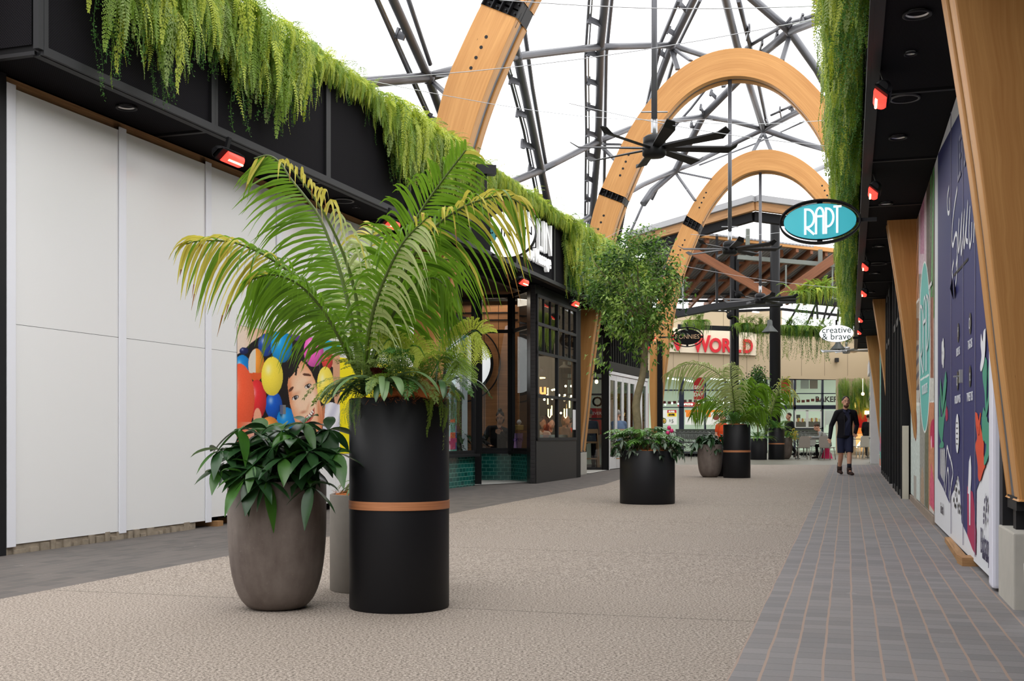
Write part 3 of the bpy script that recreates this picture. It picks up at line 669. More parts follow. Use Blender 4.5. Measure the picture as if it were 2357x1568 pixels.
for (x, y, s_) in [(490, 650, 'f'), (598, 567, 'o'), (485, 1085, 'p'), (597, 1045, 't')]:
    px, py = zB(x, y); c = RW.pt(px, py, -.010); m = MB()
    m.poly([c+RW.u*.085*math.cos(a)+Vector((0, 0, .085*math.sin(a))) for a in np.linspace(0, 6.28, 25)[:-1]]); m.build('icon_disc', plain('icon_black', rgb(44, 42, 48), .4), t)
    if s_ in 'ft': wtext('icon_mark', s_, px, py, .12, W_, off=-.013)
    else:
        m = MB(); m.lathe([(.035, 0), (.045, 0)], seg=20); m2 = MB()
        ring = [c-RW.n*.004+RW.u*r*math.cos(a)+Vector((0, 0, r*math.sin(a))) for r in (.03, .045) for a in np.linspace(0, 6.283, 21)[:-1]]
        for i in range(20): m2.poly([ring[i], ring[(i+1) % 20], ring[20+(i+1) % 20], ring[20+i]])
        m2.build('icon_mark', W_, t)
for txt, x, y in [('LIKE US', 490, 825), ('TAG US', 598, 757), ('FOLLOW US', 485, 1256), ('TWEET US', 595, 1232)]:
    px, py = zB(x, y); wtext('printed_caption', txt, px, py, .10, W_, sx=.95)
px, py = zB(483, 1560); c = RW.pt(px, py, -.012); m = MB()
m.poly([c+RW.u*.16*math.cos(a)+Vector((0, 0, .17*math.sin(a))) for a in np.linspace(0, 6.28, 29)[:-1]]); m.build('round_notice', W_, t)
for i in range(5):
    m = MB(); cc = c-RW.n*.003+Vector((0, 0, .09-.045*i)); m.poly([cc+RW.u*.07+Vector((0, 0, .006)), cc-RW.u*.07+Vector((0, 0, .006)), cc-RW.u*.07-Vector((0, 0, .006)), cc+RW.u*.07-Vector((0, 0, .006))]); m.build('notice_line', GY, t)
wtext('printed_name', 'Botany', 2267, 1254, .26, fc('ink', 70, 66, 90), sx=.75)
wtext('printed_caption', 'town centre', 2268, 1281, .10, fc('ink', 70, 66, 90), sx=.75)
wtext('printed_caption', 'live local', 2168, 1172, .16, GY, sx=.6)
stroke('sprig_print', fc('ink', 70, 66, 90), [(642, 600), (636, 720), (634, 890)], zC_, .008)
for (x, y) in [(648, 640), (650, 730), (628, 770), (650, 690), (645, 800), (630, 720), (636, 660), (628, 820)]:
    art('sprig_print', fc('ink', 70, 66, 90), [(x+5*math.cos(a), y+24*math.sin(a)) for a in np.linspace(0, 5.8, 9)], zC_, off=-.009)
# panel joints, torn flap, lock
for px in (2191, 2219, 2247):
    Y = RW.Y(px); m = MB(); m.slab(RW, Y-.008, Y+.008, .1, 3.97, -.004, off=-.010); m.build('panel_joint', plain('joint_grey', rgb(120, 116, 140), .4), t)
m = MB(); m.prism([RW.pt(*zB(440, 160), -.012), RW.pt(*zB(422, 250), -.06), RW.pt(*zB(450, 350), -.012)], RW.n*-.004); m.build('torn_flap', BK, t)
stroke('vinyl_tear', BK, [(450, 135), (500, 80), (545, 25), (580, -15)], zB, .012)
c = RW.pt(*zB(540, 1045), -.0); m = MB(); m.hexa([c+RW.u*x-RW.n*y+Vector((0, 0, z)) for z in (-.055, .055) for x, y in ((-.03, 0), (.03, 0), (.03, .035), (-.03, .035))]); lk = m.build('door_lock', STEELL, t, .003)
m = MB(); m.tube([c-RW.n*.03, c-RW.n*.075], .007, 8); m.tube([c-RW.n*.07-RW.u*.03, c-RW.n*.07+RW.u*.03], .008, 8); m.build('lock_handle', STEELL, lk)
m = MB(); m.hexa([RW.at(y, z, o_) for z in (.0, .055) for y, o_ in ((8.9, -.02), (8.9, -.09), (10.6, -.05), (10.6, .0))]); tag(m.build('timber_packer', ROUGHW), 'split pine board wedged under the navy mural hoarding', 'timber block')
m = MB(); m.box(RW.at(8.75, .035, -.02), (.14, .22, .07), rz=-.2); tag(m.build('timber_packer', ROUGHW), 'short pine block under the mural hoarding, nearest the camera', 'timber block')

# ---- poster hoarding next along
def raster(name, pl, Y0, Y1, z0, z1, ny, nz, fn, off, parent, rough=.35, conv=None):
    ys = np.linspace(Y0, Y1, ny); zs = np.linspace(z0, z1, nz); YY, ZZ = np.meshgrid(ys, zs)
    XX = pl.x0+pl.s*YY+pl.n.x*off; Y2 = YY+pl.n.y*off
    pxs = XX/Y2*F+CX; pys = HY-(ZZ-1)/Y2*F
    col = fn(pxs, pys)                      # (nz, ny, 3) in sRGB 0..255
    V = np.stack([XX, Y2, ZZ], -1).reshape(-1, 3); me = bpy.data.meshes.new(name)
    I = np.arange(nz*ny).reshape(nz, ny); Q = np.stack([I[:-1, :-1], I[:-1, 1:], I[1:, 1:], I[1:, :-1]], -1).reshape(-1, 4)
    nq = len(Q); me.vertices.add(len(V)); me.vertices.foreach_set('co', V.astype(np.float32).ravel()); me.loops.add(nq*4); me.polygons.add(nq)
    me.loops.foreach_set('vertex_index', Q.astype(np.int32).ravel()); me.polygons.foreach_set('loop_start', np.arange(0, nq*4, 4, dtype=np.int32)); me.update(calc_edges=True)
    c = np.clip(col, 0, 255)/255.0; c = np.where(c <= .04045, c/12.92, ((c+.055)/1.055)**2.4)
    at = me.color_attributes.new('print', 'FLOAT_COLOR', 'POINT'); a4 = np.ones((len(V), 4), np.float32); a4[:, :3] = c.reshape(-1, 3); at.data.foreach_set('color', a4.ravel())
    k = NT(name+'_print'); a = k.n('ShaderNodeAttribute', attribute_name='print'); k.fin(a.outputs['Color'], rough, 0, .2); me.materials.append(k.m)
    o = bpy.data.objects.new(name, me); return link(o, parent, True)
def ell(X, Y, cx, cy, rx, ry, rot=0.0):
    c, s = math.cos(rot), math.sin(rot); dx, dy = X-cx, Y-cy
    return ((dx*c+dy*s)/rx)**2+((-dx*s+dy*c)/ry)**2
def inpoly(X, Y, pts):
    r = np.zeros(X.shape, bool); n = len(pts)
    for i in range(n):
        x1, y1 = pts[i]; x2, y2 = pts[(i+1) % n]
        if y1 == y2: continue
        c = ((y1 > Y) != (y2 > Y)) & (X < (x2-x1)*(Y-y1)/(y2-y1)+x1); r ^= c
    return r
def put(I, mask, c): I[mask] = c
def shade_ball(I, X, Y, cx, cy, rx, ry, c, hl=(-.35, -.35), dark=.55, rot=0):
    e = ell(X, Y, cx, cy, rx, ry, rot); m_ = e < 1
    u = (X-cx)/rx-hl[0]; v = (Y-cy)/ry-hl[1]; d = np.clip((u*u+v*v)/2.6, 0, 1)
    base = np.array(c)[None, None, :]*(1.08-(1-dark)*d[..., None]); g = np.exp(-(u*u+v*v)*14)[..., None]
    J = base+(255-base)*g*.55; I[m_] = J[m_]
rng = np.random.RandomState(3)
def nz2(shape, k):
    a = rng.rand(shape[0]//k+2, shape[1]//k+2); return np.kron(a, np.ones((k, k)))[:shape[0], :shape[1]]
def rapt_art(px, py):
    X = (px-2080)*3.92; Y = (py-600)*3.92; sh = X.shape; I = np.zeros(sh+(3,)); I[:] = (150, 146, 140)
    nf = (nz2(sh, 3)-.5)[..., None]*26
    put(I, X < 140, (206, 150, 118)); put(I, (X < 140) & (Y > -500) & (np.abs(np.sin(X*.16+Y*.01)) > .93), (120, 80, 60))
    put(I, (X > 135) & (X < 215) & (Y < 120), (218, 190, 204)); put(I, (X > 150) & (X < 185) & (Y < -60), (196, 130, 164))
    put(I, (X >= 205), (112, 92, 78)); put(I, (X >= 205) & (np.sin(X*.32) > .1) & (Y < 700), (66, 60, 56)); put(I, (X > 240) & (X < 300) & (Y < 520) & (np.sin(X*.25+Y*.004) > -.3), (92, 160, 92))
    put(I, (X > 228) & (Y > 520), (206, 206, 200)); put(I, (X > 240) & (X < 270) & (Y > 330) & (Y < 1060), (150, 96, 76)); put(I, (X > 225) & (np.abs(Y-1262-(310-X)*.3) < 10), (232, 236, 236))
    put(I, (X < 140) & (Y > 430-(X-80)*1.4), (168, 152, 138)); put(I, (X < 140) & (np.abs(Y-(430-(X-80)*1.4)) < 12), (232, 232, 228))
    put(I, (X < 140) & (Y > 520) & (Y < 720), (146, 110, 88)); put(I, ell(X, Y, 92, 560, 16, 60) < 1, (206, 216, 214)); put(I, (X < 140) & (Y > 760) & (Y < 1290) & (np.sin(Y*.05+X*.1) > .2), (96, 98, 108)); put(I, (X < 140) & (Y > 1170), (200, 200, 196))
    put(I, (X < 150) & (Y > 1285), (214, 226, 222)); put(I, (X < 145) & (np.abs(Y-1295) < 14), (240, 244, 242)); put(I, ell(X, Y, 108, 1480, 12, 150) < 1, (128, 70, 60))
    put(I, (X > 190) & (X < 232) & (Y > 1290), (110, 112, 92)); put(I, (X > 145) & (X < 190) & (Y > 1290), (156, 156, 150))
    put(I, (X >= 225) & (Y > 1280), (206, 142, 108)); put(I, (X > 225) & (Y > 1280) & (np.sin(X*.5+Y*.02) > .8), (184, 118, 86))
    put(I, ell(X, Y, 268, 1560, 30, 130) < 1, (190, 30, 84)); put(I, ell(X, Y, 250, 1640, 5, 60) < 1, (255, 190, 210)); put(I, inpoly(X, Y, [(250, 1820), (280, 2050), (290, 2280), (235, 2200), (236, 2000)]), (214, 90, 120))
    put(I, inpoly(X, Y, [(232, 2200), (292, 2300), (290, 2390), (232, 2290)]), (214, 208, 204)); put(I, ell(X, Y, 168, 2150, 16, 290) < 1, (176, 152, 128)); put(I, (X > 152) & (X < 184) & (Y > 2230) & (Y < 2380), (120, 110, 104))
    I += nf
    put(I, ell(X, Y, 190, 780, 53, 775) < 1, (236, 242, 240)); put(I, ell(X, Y, 190, 780, 47, 757) < 1, (106, 194, 188))
    put(I, (np.abs(Y-(1078-(X-150)*.6)) < 9) & (X > 150) & (X < 228), (236, 244, 244))
    return I
t2 = thing('poster_hoarding', 'poster-covered hoarding with a tall teal oval beyond the navy mural', 'hoarding', RW.at(12.5, 0))
m = MB(); m.slab(RW, 12.52, 17.25, .12, 3.98, -.05); m.build('hoarding_board', plain('grey_board', rgb(190, 188, 184), .4), t2)
raster('printed_poster', RW, 12.53, 17.2, .13, 3.97, 300, 420, rapt_art, -.004, t2, .5)
# RAPT drawn as art-deco strokes on any plane: origin o, right r, height h
def rapt(o, r, h, wd, mat, parent, name='sign_letter', sw=None):
    r = Vector(r).normalized(); up = Vector((0, 0, 1)); n = r.cross(up); sw = sw or h*.052
    def Q(x, y): return Vector(o)+r*(x*wd)+up*(y*h)
    def st(pts, e=0.0):
        m = MB(); q = [Q(*p) for p in pts]; Lh = []; Rh = []
        for i, p in enumerate(q):
            d = (q[min(i+1, len(q)-1)]-q[max(i-1, 0)]).normalized(); s = d.cross(n).normalized(); Lh.append(p+s*sw); Rh.append(p-s*sw)
        for i in range(len(q)-1):
            m.hexa([Lh[i], Rh[i], Rh[i+1], Lh[i+1]]+[v+n*.004 for v in (Lh[i], Rh[i], Rh[i+1], Lh[i+1])])
        return m
    arc = lambda cx, cy, rx, ry, a0, a1, k=12: [(cx+rx*math.cos(a0+(a1-a0)*i/k), cy+ry*math.sin(a0+(a1-a0)*i/k)) for i in range(k+1)]
    def cat(ms, nm):
        m = MB()
        for x in ms:
            b = len(m.v); m.v += x.v
            for f, uv, mi, sm in zip(x.f, x.uv, x.mi, x.sm): m.face([i+b for i in f], uv, mi, sm)
        m.build(nm, mat, parent)
    H = math.pi/2
    cat([st([(-.47, -.5), (-.47, .5)]), st([(-.47, .46)]+arc(-.40, .12, .22, .34, H, -H)+[(-.47, -.22)]), st([(-.42, -.24), (-.18, -.5)])], name)
    cat([st([(-.12, -.5)]+[(-.12, .2)]+arc(.0, .25, .12, .25, math.pi, 0)+[(.12, .2), (.12, -.5)]), st([(-.17, .18), (.12, .18)])], name)
    cat([st([(.20, -.5), (.20, .5)]), st([(.20, .46)]+arc(.24, .12, .20, .34, H, -H)+[(.20, -.22)])], name)
    cat([st([(.56, -.48), (.56, .54)]), st([(.44, .52), (.70, .52)])], name)
c = RW.pt(*zB(190, 670), -.012); rapt(c, -RW.u, .92, 1.75, W_, t2, 'printed_letter', .022)
c = RW.pt(*zB(188, 1165), -.012); text_obj('printed_caption', 'YOUR COLLECTIVE', .17, W_, c, -RW.u, (0, 0, 1), t2, ext=.001, sx=.7)
m = MB(); m.slab(RW, 12.5, 17.2, .0, .11, .06, off=.04); tag(m.build('kerb_strip', plain('stained_concrete', rgb(150, 136, 124), .9, 0, .2, .3, 8)), 'stained concrete kerb under the poster hoarding on the right', 'kerb')
m = MB(); m.slab(RW, 17.24, 17.34, 0, 1.15, .09, off=-.03); tag(m.build('edge_post', plain('cream_post', rgb(206, 200, 184), .6)), 'short cream post at the far edge of the poster hoarding', 'post')
# near end: black column and white block
m = MB(); m.slab(RW, 7.10, 7.25, 0, ZC-.02, -.12, off=.01); m.slab(RW, 6.98, 7.12, 0, ZC-.02, -.10, off=.08)
tag(m.build('steel_post', BLACKM), 'black steel column between the navy mural and the nearest timber leg', 'post')
m = MB(); m.hexa([(2.70, 5.75, 0), (3.6, 5.75, 0), (3.8, 6.35, 0), (2.82, 6.25, 0), (2.74, 5.77, .34), (3.6, 5.77, .34), (3.8, 6.33, .32), (2.80, 6.23, .30)])
tag(m.build('plinth_block', plain('white_block', rgb(238, 238, 240), .5)), 'white block on the paving at the right edge of the picture', 'block')

# ---- black shopfronts further along
def shopfront(name, label, Y0, Y1, ztop=3.98):
    t = thing(name, label, 'shopfront', RW.at(Y0, 0)); g = gz(Y0); n = max(1, round((Y1-Y0)/1.15)); st = (Y1-Y0)/n
    m = MB(); m.slab(RW, Y0, Y1, g, g+.10, .10, off=-.02); m.slab(RW, Y0, Y1, 2.85, 2.97, .10, off=-.02); m.slab(RW, Y0, Y1, 3.86, ztop, .10, off=-.02)
    for i in range(n+1): m.slab(RW, Y0+i*st-.05, Y0+i*st+.05, g, ztop, .12, off=-.015)
    m.slab(RW, Y0-.05, Y0+.02, g, ztop, .9, off=.8)
    fr_ = m.build('frame', BLACKM, t)
    for i in range(n):
        a, b = Y0+i*st+.05, Y0+(i+1)*st-.05
        m = MB(); m.slab(RW, a, b, g+.10, .95, .04, off=-.0); m.slab(RW, a+.12, b-.12, g+.22, .83, .02, off=-.045); m.build('lower_panel', BLACK, t, .006)
        m = MB(); m.slab(RW, a, b, .95, 2.85, .01, off=.0); m.slab(RW, a, b, 2.97, 3.86, .01, off=.0); m.build('glass_pane', GLASSD, fr_)
    return t
s1 = shopfront('black_shopfront', 'black glazed shopfront just past the poster hoarding', 17.4, 20.6)
s2 = shopfront('black_shopfront', 'black glazed shopfront beside the third timber leg on the right', 22.4, 27.8)
m = MB(); m.tube([RW.at(25.1, 1.15, -.10), RW.at(25.1, 1.45, -.10)], .015, 8, 0); m.build('door_handle', STEELL, s2)
flat('floor_threshold', [RW.at(20.6, 0)[:2], RW.at(22.4, 0)[:2], RW.at(22.4, 0, 1.6)[:2], RW.at(20.6, 0, 1.6)[:2]], TERR, .01)
def mural_art(px, py):
    sh = px.shape; I = np.zeros(sh+(3,)); I[:] = (96, 176, 166); a = nz2(sh, 9); b = nz2(sh, 14)
    I[b > .62] = (66, 130, 120); I[(a > .72)] = (120, 150, 160); lo = py > 960
    I[lo & (b > .35)] = (232, 106, 74); I[lo & (a > .66)] = (74, 84, 140); I[(py > 1010) & (b > .5)] = (200, 70, 120); I[(py > 985) & (a < .2)] = (90, 180, 160); return I
t3 = thing('painted_hoarding', 'narrow teal and coral painted panel beyond the black shopfronts', 'hoarding', RW.at(28, 0))
m = MB(); m.slab(RW, 28.2, 34.0, gz(30), 3.95, -.05); m.build('panel_board', WHITEP, t3)
raster('printed_mural', RW, 28.2, 34.0, .12, 3.9, 140, 160, mural_art, -.004, t3, .35)
m = MB(); m.slab(RW, 31.4, 31.9, 1.35, 1.6, .01, off=-.012); m.build('red_sign', fc('red', 200, 30, 50), t3)
t4 = thing('display_fridge', 'tall white-framed glazed cabinet at the far end of the right-hand row', 'cabinet', RW.at(36.6, .12))
m = MB(); m.slab(RW, 36.0, 36.35, gz(36), 3.4, .28, off=.05); m.slab(RW, 36.0, 38.6, 3.0, 3.4, .3, off=.03); m.build('cabinet_frame', WHITEP, t4)
m = MB(); m.slab(RW, 36.35, 38.6, gz(36)+.05, 3.0, .25, off=.03); m.build('glazed_body', plain('milky_glass', rgb(176, 184, 184), .15, 0, .6), t4)
m = MB()
for z in (.9, 1.55, 2.2): m.slab(RW, 36.36, 38.6, z, z+.04, .01, off=-.225)
m.build('shelf_line', STEEL, t4)
# ================================================================= left shops
RP = Plane(-7.05, .335)       # restaurant window plane
DP = Plane(2.57-.357*30.4, .357)   # folding door plane
B1 = Plane(-.705-.366*21.65, .366)  # first display window plane
def win(t, p0, p1, z0, z1, vs=(), hs=(), fw=.05, dp=.07, mat=BLACKM, sub=(), glass=GLASSD, nm='window_frame'):
    """framed window between plan points p0 and p1; vs: fractions of mullions, hs: heights of transoms"""
    p0, p1 = Vector((p0[0], p0[1], 0)), Vector((p1[0], p1[1], 0)); d = (p1-p0).normalized(); n = Vector((-d.y, d.x, 0)); L = (p1-p0).length
    m = MB(); Zv = lambda z: Vector((0, 0, z))
    for z in [z0+fw/2, z1-fw/2]+list(hs): m.bar(p0+Zv(z), p1+Zv(z), dp, fw)
    for f in [fw/2/L, 1-fw/2/L]+list(vs): m.bar(p0.lerp(p1, f)+Zv(z0), p0.lerp(p1, f)+Zv(z1), fw, dp, up=n)
    for (f, a, b) in sub: m.bar(p0.lerp(p1, f)+Zv(a), p0.lerp(p1, f)+Zv(b), .018, dp*.7, up=n)
    fr_ = m.build(nm, mat, t)
    fs = sorted([0, 1]+list(vs)); zs = sorted([z0, z1]+list(hs))
    for a, b in zip(fs[:-1], fs[1:]):
        for za, zb in zip(zs[:-1], zs[1:]):
            g = MB(); g.poly([p0.lerp(p1, a)+Zv(za), p0.lerp(p1, b)+Zv(za), p0.lerp(p1, b)+Zv(zb), p0.lerp(p1, a)+Zv(zb)]); g.build('window_pane', glass, fr_)
def xy(pl, Y, off=0): v = pl.at(Y, 0, off); return (v.x, v.y)
mA0, mA1, mB1 = (-.70, 24.06), (-.02, 24.02), (.37, 22.95)
t = thing('massage_shopfront', 'massage shop front with green tiled base and tall black-framed windows', 'shopfront', (-.5, 22, .05))
m = MB(); wallbox(m, xy(B1, 19.4), xy(B1, 21.65), .02, .60, .14); wallbox(m, xy(B1, 21.65), xy(B1, 21.65, -.5), .02, .60, .1); m.build('tiled_base', TEAL, t)
m = MB(); wallbox(m, mA0, mA1, .02, .62, .12); m.build('tiled_base', TEAL, t)
m = MB(); wallbox(m, mA1, mB1, .02, .62, .12); m.build('tiled_base', TEAL, t)
m = MB(); m.bar(xy(B1, 19.4)+(.63,), xy(B1, 21.67)+(.63,), .2, .05); m.bar(mA0+(.65,), mA1+(.65,), .18, .05); m.bar(mA1+(.65,), mB1+(.65,), .18, .05); m.build('window_sill', BLACKM, t, .006)
win(t, xy(B1, 19.4), xy(B1, 21.62), .65, 3.98, (), (3.17,), .07)
win(t, mA0, mA1, .67, 3.98, (), (3.20,), .07)
win(t, (mA1[0]+.03, mA1[1]-.05), mB1, .67, 3.98, (), (3.20,), .07)
m = MB(); m.bar((-.66, 22.0, .02), (-.66, 22.0, 3.98), .10, .14); m.bar((-.74, 24.0, .02), (-.74, 24.0, 3.98), .12, .12); m.bar((-.02, 23.98, .6), (-.02, 23.98, 3.98), .14, .12); m.build('door_jamb', BLACK, t)
m = MB(); wallbox(m, (-.70, 22.06), (-.78, 24.0), 3.0, 3.98, .06); m.bar((-.70, 22.06, 2.98), (-.78, 24.0, 2.98), .08, .08); m.build('door_head', BLACK, t)
m = MB(); wallbox(m, (-.98, 22.1), (-1.06, 24.0), .05, 2.9, .03); m.build('shop_door', GLASSD, t)
m = MB(); wallbox(m, (.36, 22.42), (.46, 22.40), .0, 3.98, .5); wallbox(m, (.30, 22.95), (.36, 22.42), .0, 3.98, .06); m.build('brick_pillar', BBRICK, t)
m = MB(); wallbox(m, (-1.62, 19.25), (-1.12, 19.35), .0, 3.98, .4); m.build('brick_pillar', BBRICK, t)
m = MB(); m.poly([xy(B1, 21.6)+(.062,), (.38, 23.0, .062), (-.02, 24.0, .062), (-1.3, 24.1, .062), (-1.3, 21.6, .062)]); tag(m.build('floor_threshold', TERR), kind='structure')
# oak partition behind the window, with glowing disc and ring
p_t = thing('oak_partition', 'oak-panelled partition with black ring behind the massage shop window', 'partition', (-.8, 25.3, .06))
m = MB(); wallbox(m, (-2.6, 25.4), (.16, 25.2), .06, 3.98, .12); m.build('oak_panelling', WOODP, p_t)
m = MB()
for z in (3.72, 3.56): m.bar((-2.6, 25.37, z), (.14, 25.17, z), .02, .03)
for x in (-.62, -.30, .02): m.bar((x, 25.21-.07*x, .06), (x, 25.21-.07*x, 3.9), .008, .01, up=Vector((0, 1, 0)))
m.build('black_inlay', BLACK, p_t)
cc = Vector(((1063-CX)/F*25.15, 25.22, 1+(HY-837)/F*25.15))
def ringm(c, r0, r1, th, seg=48):
    m = MB(); n0 = 0
    for i in range(seg):
        a = 2*math.pi*i/seg
        for r, y in ((r0, 0), (r1, 0), (r1, -th), (r0, -th)): m.v.append((c.x+r*math.cos(a), c.y+y, c.z+r*math.sin(a)))
    for i in range(seg):
        j = (i+1) % seg
        for q in range(4): m.face([i*4+q, i*4+(q+1) % 4, j*4+(q+1) % 4, j*4+q], None, 0, False)
    return m
ringm(cc+Vector((0, -.03, 0)), .83, .86, .03).build('black_ring', BLACK, p_t); ringm(cc+Vector((0, -.03, 0)), .635, .70, .05).build('disc_rim', BLACK, p_t)
m = MB(); m.lathe([(0.0, 0), (.64, 0)], seg=48); m.v = [(cc.x+a, cc.y-.06, cc.z+b) for a, b, c_ in m.v]; m.build('glow_disc', emit('glow_disc_white', (.92, .93, .95, 1), .75), p_t)  # disc's glow is put into its material in place of a reflection
# interior backing
IW = plain('warm_grey_interior', rgb(120, 112, 100), .7); IWG = plain('pale_green_wall', rgb(206, 220, 204), .6)
m = MB(); m.slab(LW, 19.3, 22, .05, 3.98, .05, off=-2.2); tag(m.build('wall_display', IW), kind='structure')
# blue poster in the first display window
q = thing('window_poster', 'blue foot-logo banner hanging in the first display window', 'banner', (-1.1, 21.3, .7))
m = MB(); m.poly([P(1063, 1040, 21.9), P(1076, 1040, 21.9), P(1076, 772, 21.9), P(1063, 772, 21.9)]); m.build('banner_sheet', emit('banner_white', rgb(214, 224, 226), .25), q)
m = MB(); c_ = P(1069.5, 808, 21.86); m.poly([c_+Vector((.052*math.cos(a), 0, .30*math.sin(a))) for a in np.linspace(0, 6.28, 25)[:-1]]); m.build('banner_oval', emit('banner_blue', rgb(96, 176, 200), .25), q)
for k_, (dx, dz, r) in enumerate([(0, -.1, .05), (-.02, .02, .022), (0, .05, .02), (.018, .09, .02), (.02, .13, .018)]):
    m = MB(); m.poly([c_+Vector((dx+r*.6*math.cos(a), -.02, dz+r*math.sin(a)*1.3)) for a in np.linspace(0, 6.2, 13)[:-1]]); m.build('foot_mark', BLACK, q)
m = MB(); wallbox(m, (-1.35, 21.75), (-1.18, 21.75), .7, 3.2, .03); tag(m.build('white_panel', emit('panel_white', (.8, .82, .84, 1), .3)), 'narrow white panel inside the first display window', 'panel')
# potted plant behind first window is added with the plants. small boards in the other window
m = MB(); q = Vector((.13, 23.75, .69)); m.hexa([q+Vector(v) for v in ((-.1, .05, 0), (.06, -.1, 0), (.06, -.07, 0), (-.1, .08, 0), (-.07, .07, .36), (.1, -.08, .36), (.1, -.05, .36), (-.07, .1, .36))]); tag(m.build('counter_sign', plain('lilac_card', rgb(176, 140, 190), .5)), 'lilac card sign leaning in the angled massage shop window', 'sign')
text_obj('card_text', 'OPEN', .10, plain('violet_ink', rgb(70, 40, 120), .5), q+Vector((.0, -.035, .22)), (.8, -.6, 0), (0.1, 0, 1))
bpy.data.objects['card_text'].parent = bpy.data.objects['counter_sign']
q = thing('tissue_box', 'gold tissue box with a white tissue on a shelf behind the glass', 'box', (.14, 24.3, 1.1))
m = MB(); m.box((.14, 24.4, 1.17), (.22, .14, .11)); m.build('gold_box', plain('brass', (.6, .4, .12), .25, .8), q, .01)
m = MB(); m.lathe([(.02, 0), (.06, .06), (.03, .11), (0.0, .12)], (.15, 24.4, 1.225), 7); m.build('tissue', WHITEP, q)
m = MB(); m.box((.2, 24.45, 1.085), (.5, .3, .03)); tag(m.build('wall_shelf', WOODP), 'small oak shelf under the gold tissue box', 'shelf')
m = MB(); m.box((-.35, 24.75, .40), (.9, .5, .5)); m.box((-.35, 24.98, .75), (.9, .06, .5)); tag(m.build('waiting_bench', plain('brown_upholstery', rgb(92, 66, 48), .6)), 'low brown bench behind the massage shop window', 'bench')

# restaurant window
t = thing('restaurant_window', 'tall black-gridded restaurant window over a plain dark panel', 'shopfront', RP.at(22.4, .05))
m = MB(); wallbox(m, xy(RP, 22.42, .02), xy(RP, 25.25, .02), .0, .90, .12); m.build('dark_panel', DKGREY, t)
win(t, xy(RP, 22.45), xy(RP, 25.25), .90, 3.80, (.5,), (1.79, 2.65, 3.22), .06, sub=[(f, 2.65, 3.8) for f in (.17, .33, .67, .83)])
m = MB(); wallbox(m, xy(RP, 22.42), xy(RP, 25.3), 3.80, 3.99, .1); m.build('head_panel', BLACK, t)
m = MB(); wallbox(m, xy(RP, 25.25, .02), xy(RP, 25.6, .02), .0, 3.98, .1); m.build('side_panel', BLACK, t)
q = RP.at(25.0, 1.35, .03); m = MB(); m.prism([q+Vector((-.02, 0, -.22)), q+Vector((.05, .16, -.22)), q+Vector((.05, .16, .22)), q+Vector((-.02, 0, .22))], (.004, 0, 0)); tag(m.build('window_notice', WHITEP), 'white paper notice stuck inside the restaurant window', 'notice')
m = MB(); wallbox(m, (1.52, 25.6), (1.54, 27.65), 0, 3.98, .04); tag(m.build('wall_restaurant_side', BLACK), kind='structure')
# restaurant interior
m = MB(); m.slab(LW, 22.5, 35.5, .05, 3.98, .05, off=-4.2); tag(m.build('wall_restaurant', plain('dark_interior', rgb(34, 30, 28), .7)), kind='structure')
m = MB(); wallbox(m, (-1.2, 30.6), (.8, 30.0), .1, 1.25, .5); tag(m.build('bar_counter', plain('counter_dark', rgb(60, 46, 36), .4)), 'dark bar counter inside the restaurant', 'counter')
GLOW = emit('filament_glow', (1, .62, .22, 1), 14); GLOWS = emit('spot_glow', (1, .78, .45, 1), 20)
fl = [(1240, 905, 25), (1261, 912, 38), (1262, 950, 16), (1270, 945, 22), (1283, 945, 20), (1299, 950, 18), (1311, 930, 18)]
for i, (px, py, h_) in enumerate(fl):
    Yd = 26.6+.35*i; a = P(px, py, Yd); k_ = h_/F*Yd/2; q = thing('tube_pendant', 'glowing filament tube pendant in the restaurant window, number %s from the left' % ['one', 'two', 'three', 'four', 'five', 'six', 'seven'][i], 'pendant light', a, 0, 'filament tube pendants')
    m = MB(); m.tube([a-Vector((0, 0, k_)), a+Vector((0, 0, k_))], .014, 6)
    if i in (2, 5): m.tube([a+Vector((.06, 0, k_)), a+Vector((.06, 0, -k_))], .012, 6); m.tube([a-Vector((0, 0, k_)), a+Vector((.03, 0, -k_-.04)), a+Vector((.06, 0, -k_))], .012, 6)
    m.build('glow_tube', GLOW, q)
    m = MB(); m.tube([a+Vector((0, 0, k_)), Vector((a.x, a.y, 3.95))], .005, 4); m.build('cord', BLACK, q)
for i, (px, py) in enumerate([(1236, 921), (1253, 920), (1259, 911), (1271, 918), (1284, 920), (1302, 918), (1300, 910), (1315, 912), (1287, 910), (1291, 951), (1271, 898), (1302, 889), (1315, 889), (1276, 897)]):
    a = P(px, py, 29+.12*i); m = MB(); m.ball(a, .028, 8); tag(m.build('spot_lamp', GLOWS), 'tiny warm spot lamp glowing deep inside the restaurant', 'lamp', 'spot lamps inside the restaurant')
q = thing('dome_pendant', 'smoky glass dome pendant at the left of the restaurant window', 'pendant light', P(1239, 858, 24.6))
m = MB(); m.lathe([(.13, -.12), (.14, -.05), (.12, .05), (.07, .11), (.0, .13)], P(1240, 858, 24.6), 20); m.build('glass_dome', plain('smoked_glass', (.06, .03, .03), .1, 0, .6), q)
m = MB(); m.tube([P(1240, 844, 24.6), P(1240, 690, 24.6)], .005, 4); m.build('cord', BLACK, q)
m = MB(); m.lathe([(.14, -.125), (.145, -.105)], P(1240, 858, 24.6), 20); m.build('glowing_rim', GLOW, q)  # rim's warm glow is put into its material
q = thing('enamel_pendant', 'pale enamel cone pendant in the right half of the restaurant window', 'pendant light', P(1299, 842, 25.6))
m = MB(); m.lathe([(.16, -.04), (.09, .0), (.035, .04), (.03, .10), (0, .10)], P(1299, 843, 25.6), 20); m.build('enamel_shade', plain('cream_enamel', rgb(190, 180, 160), .4), q)
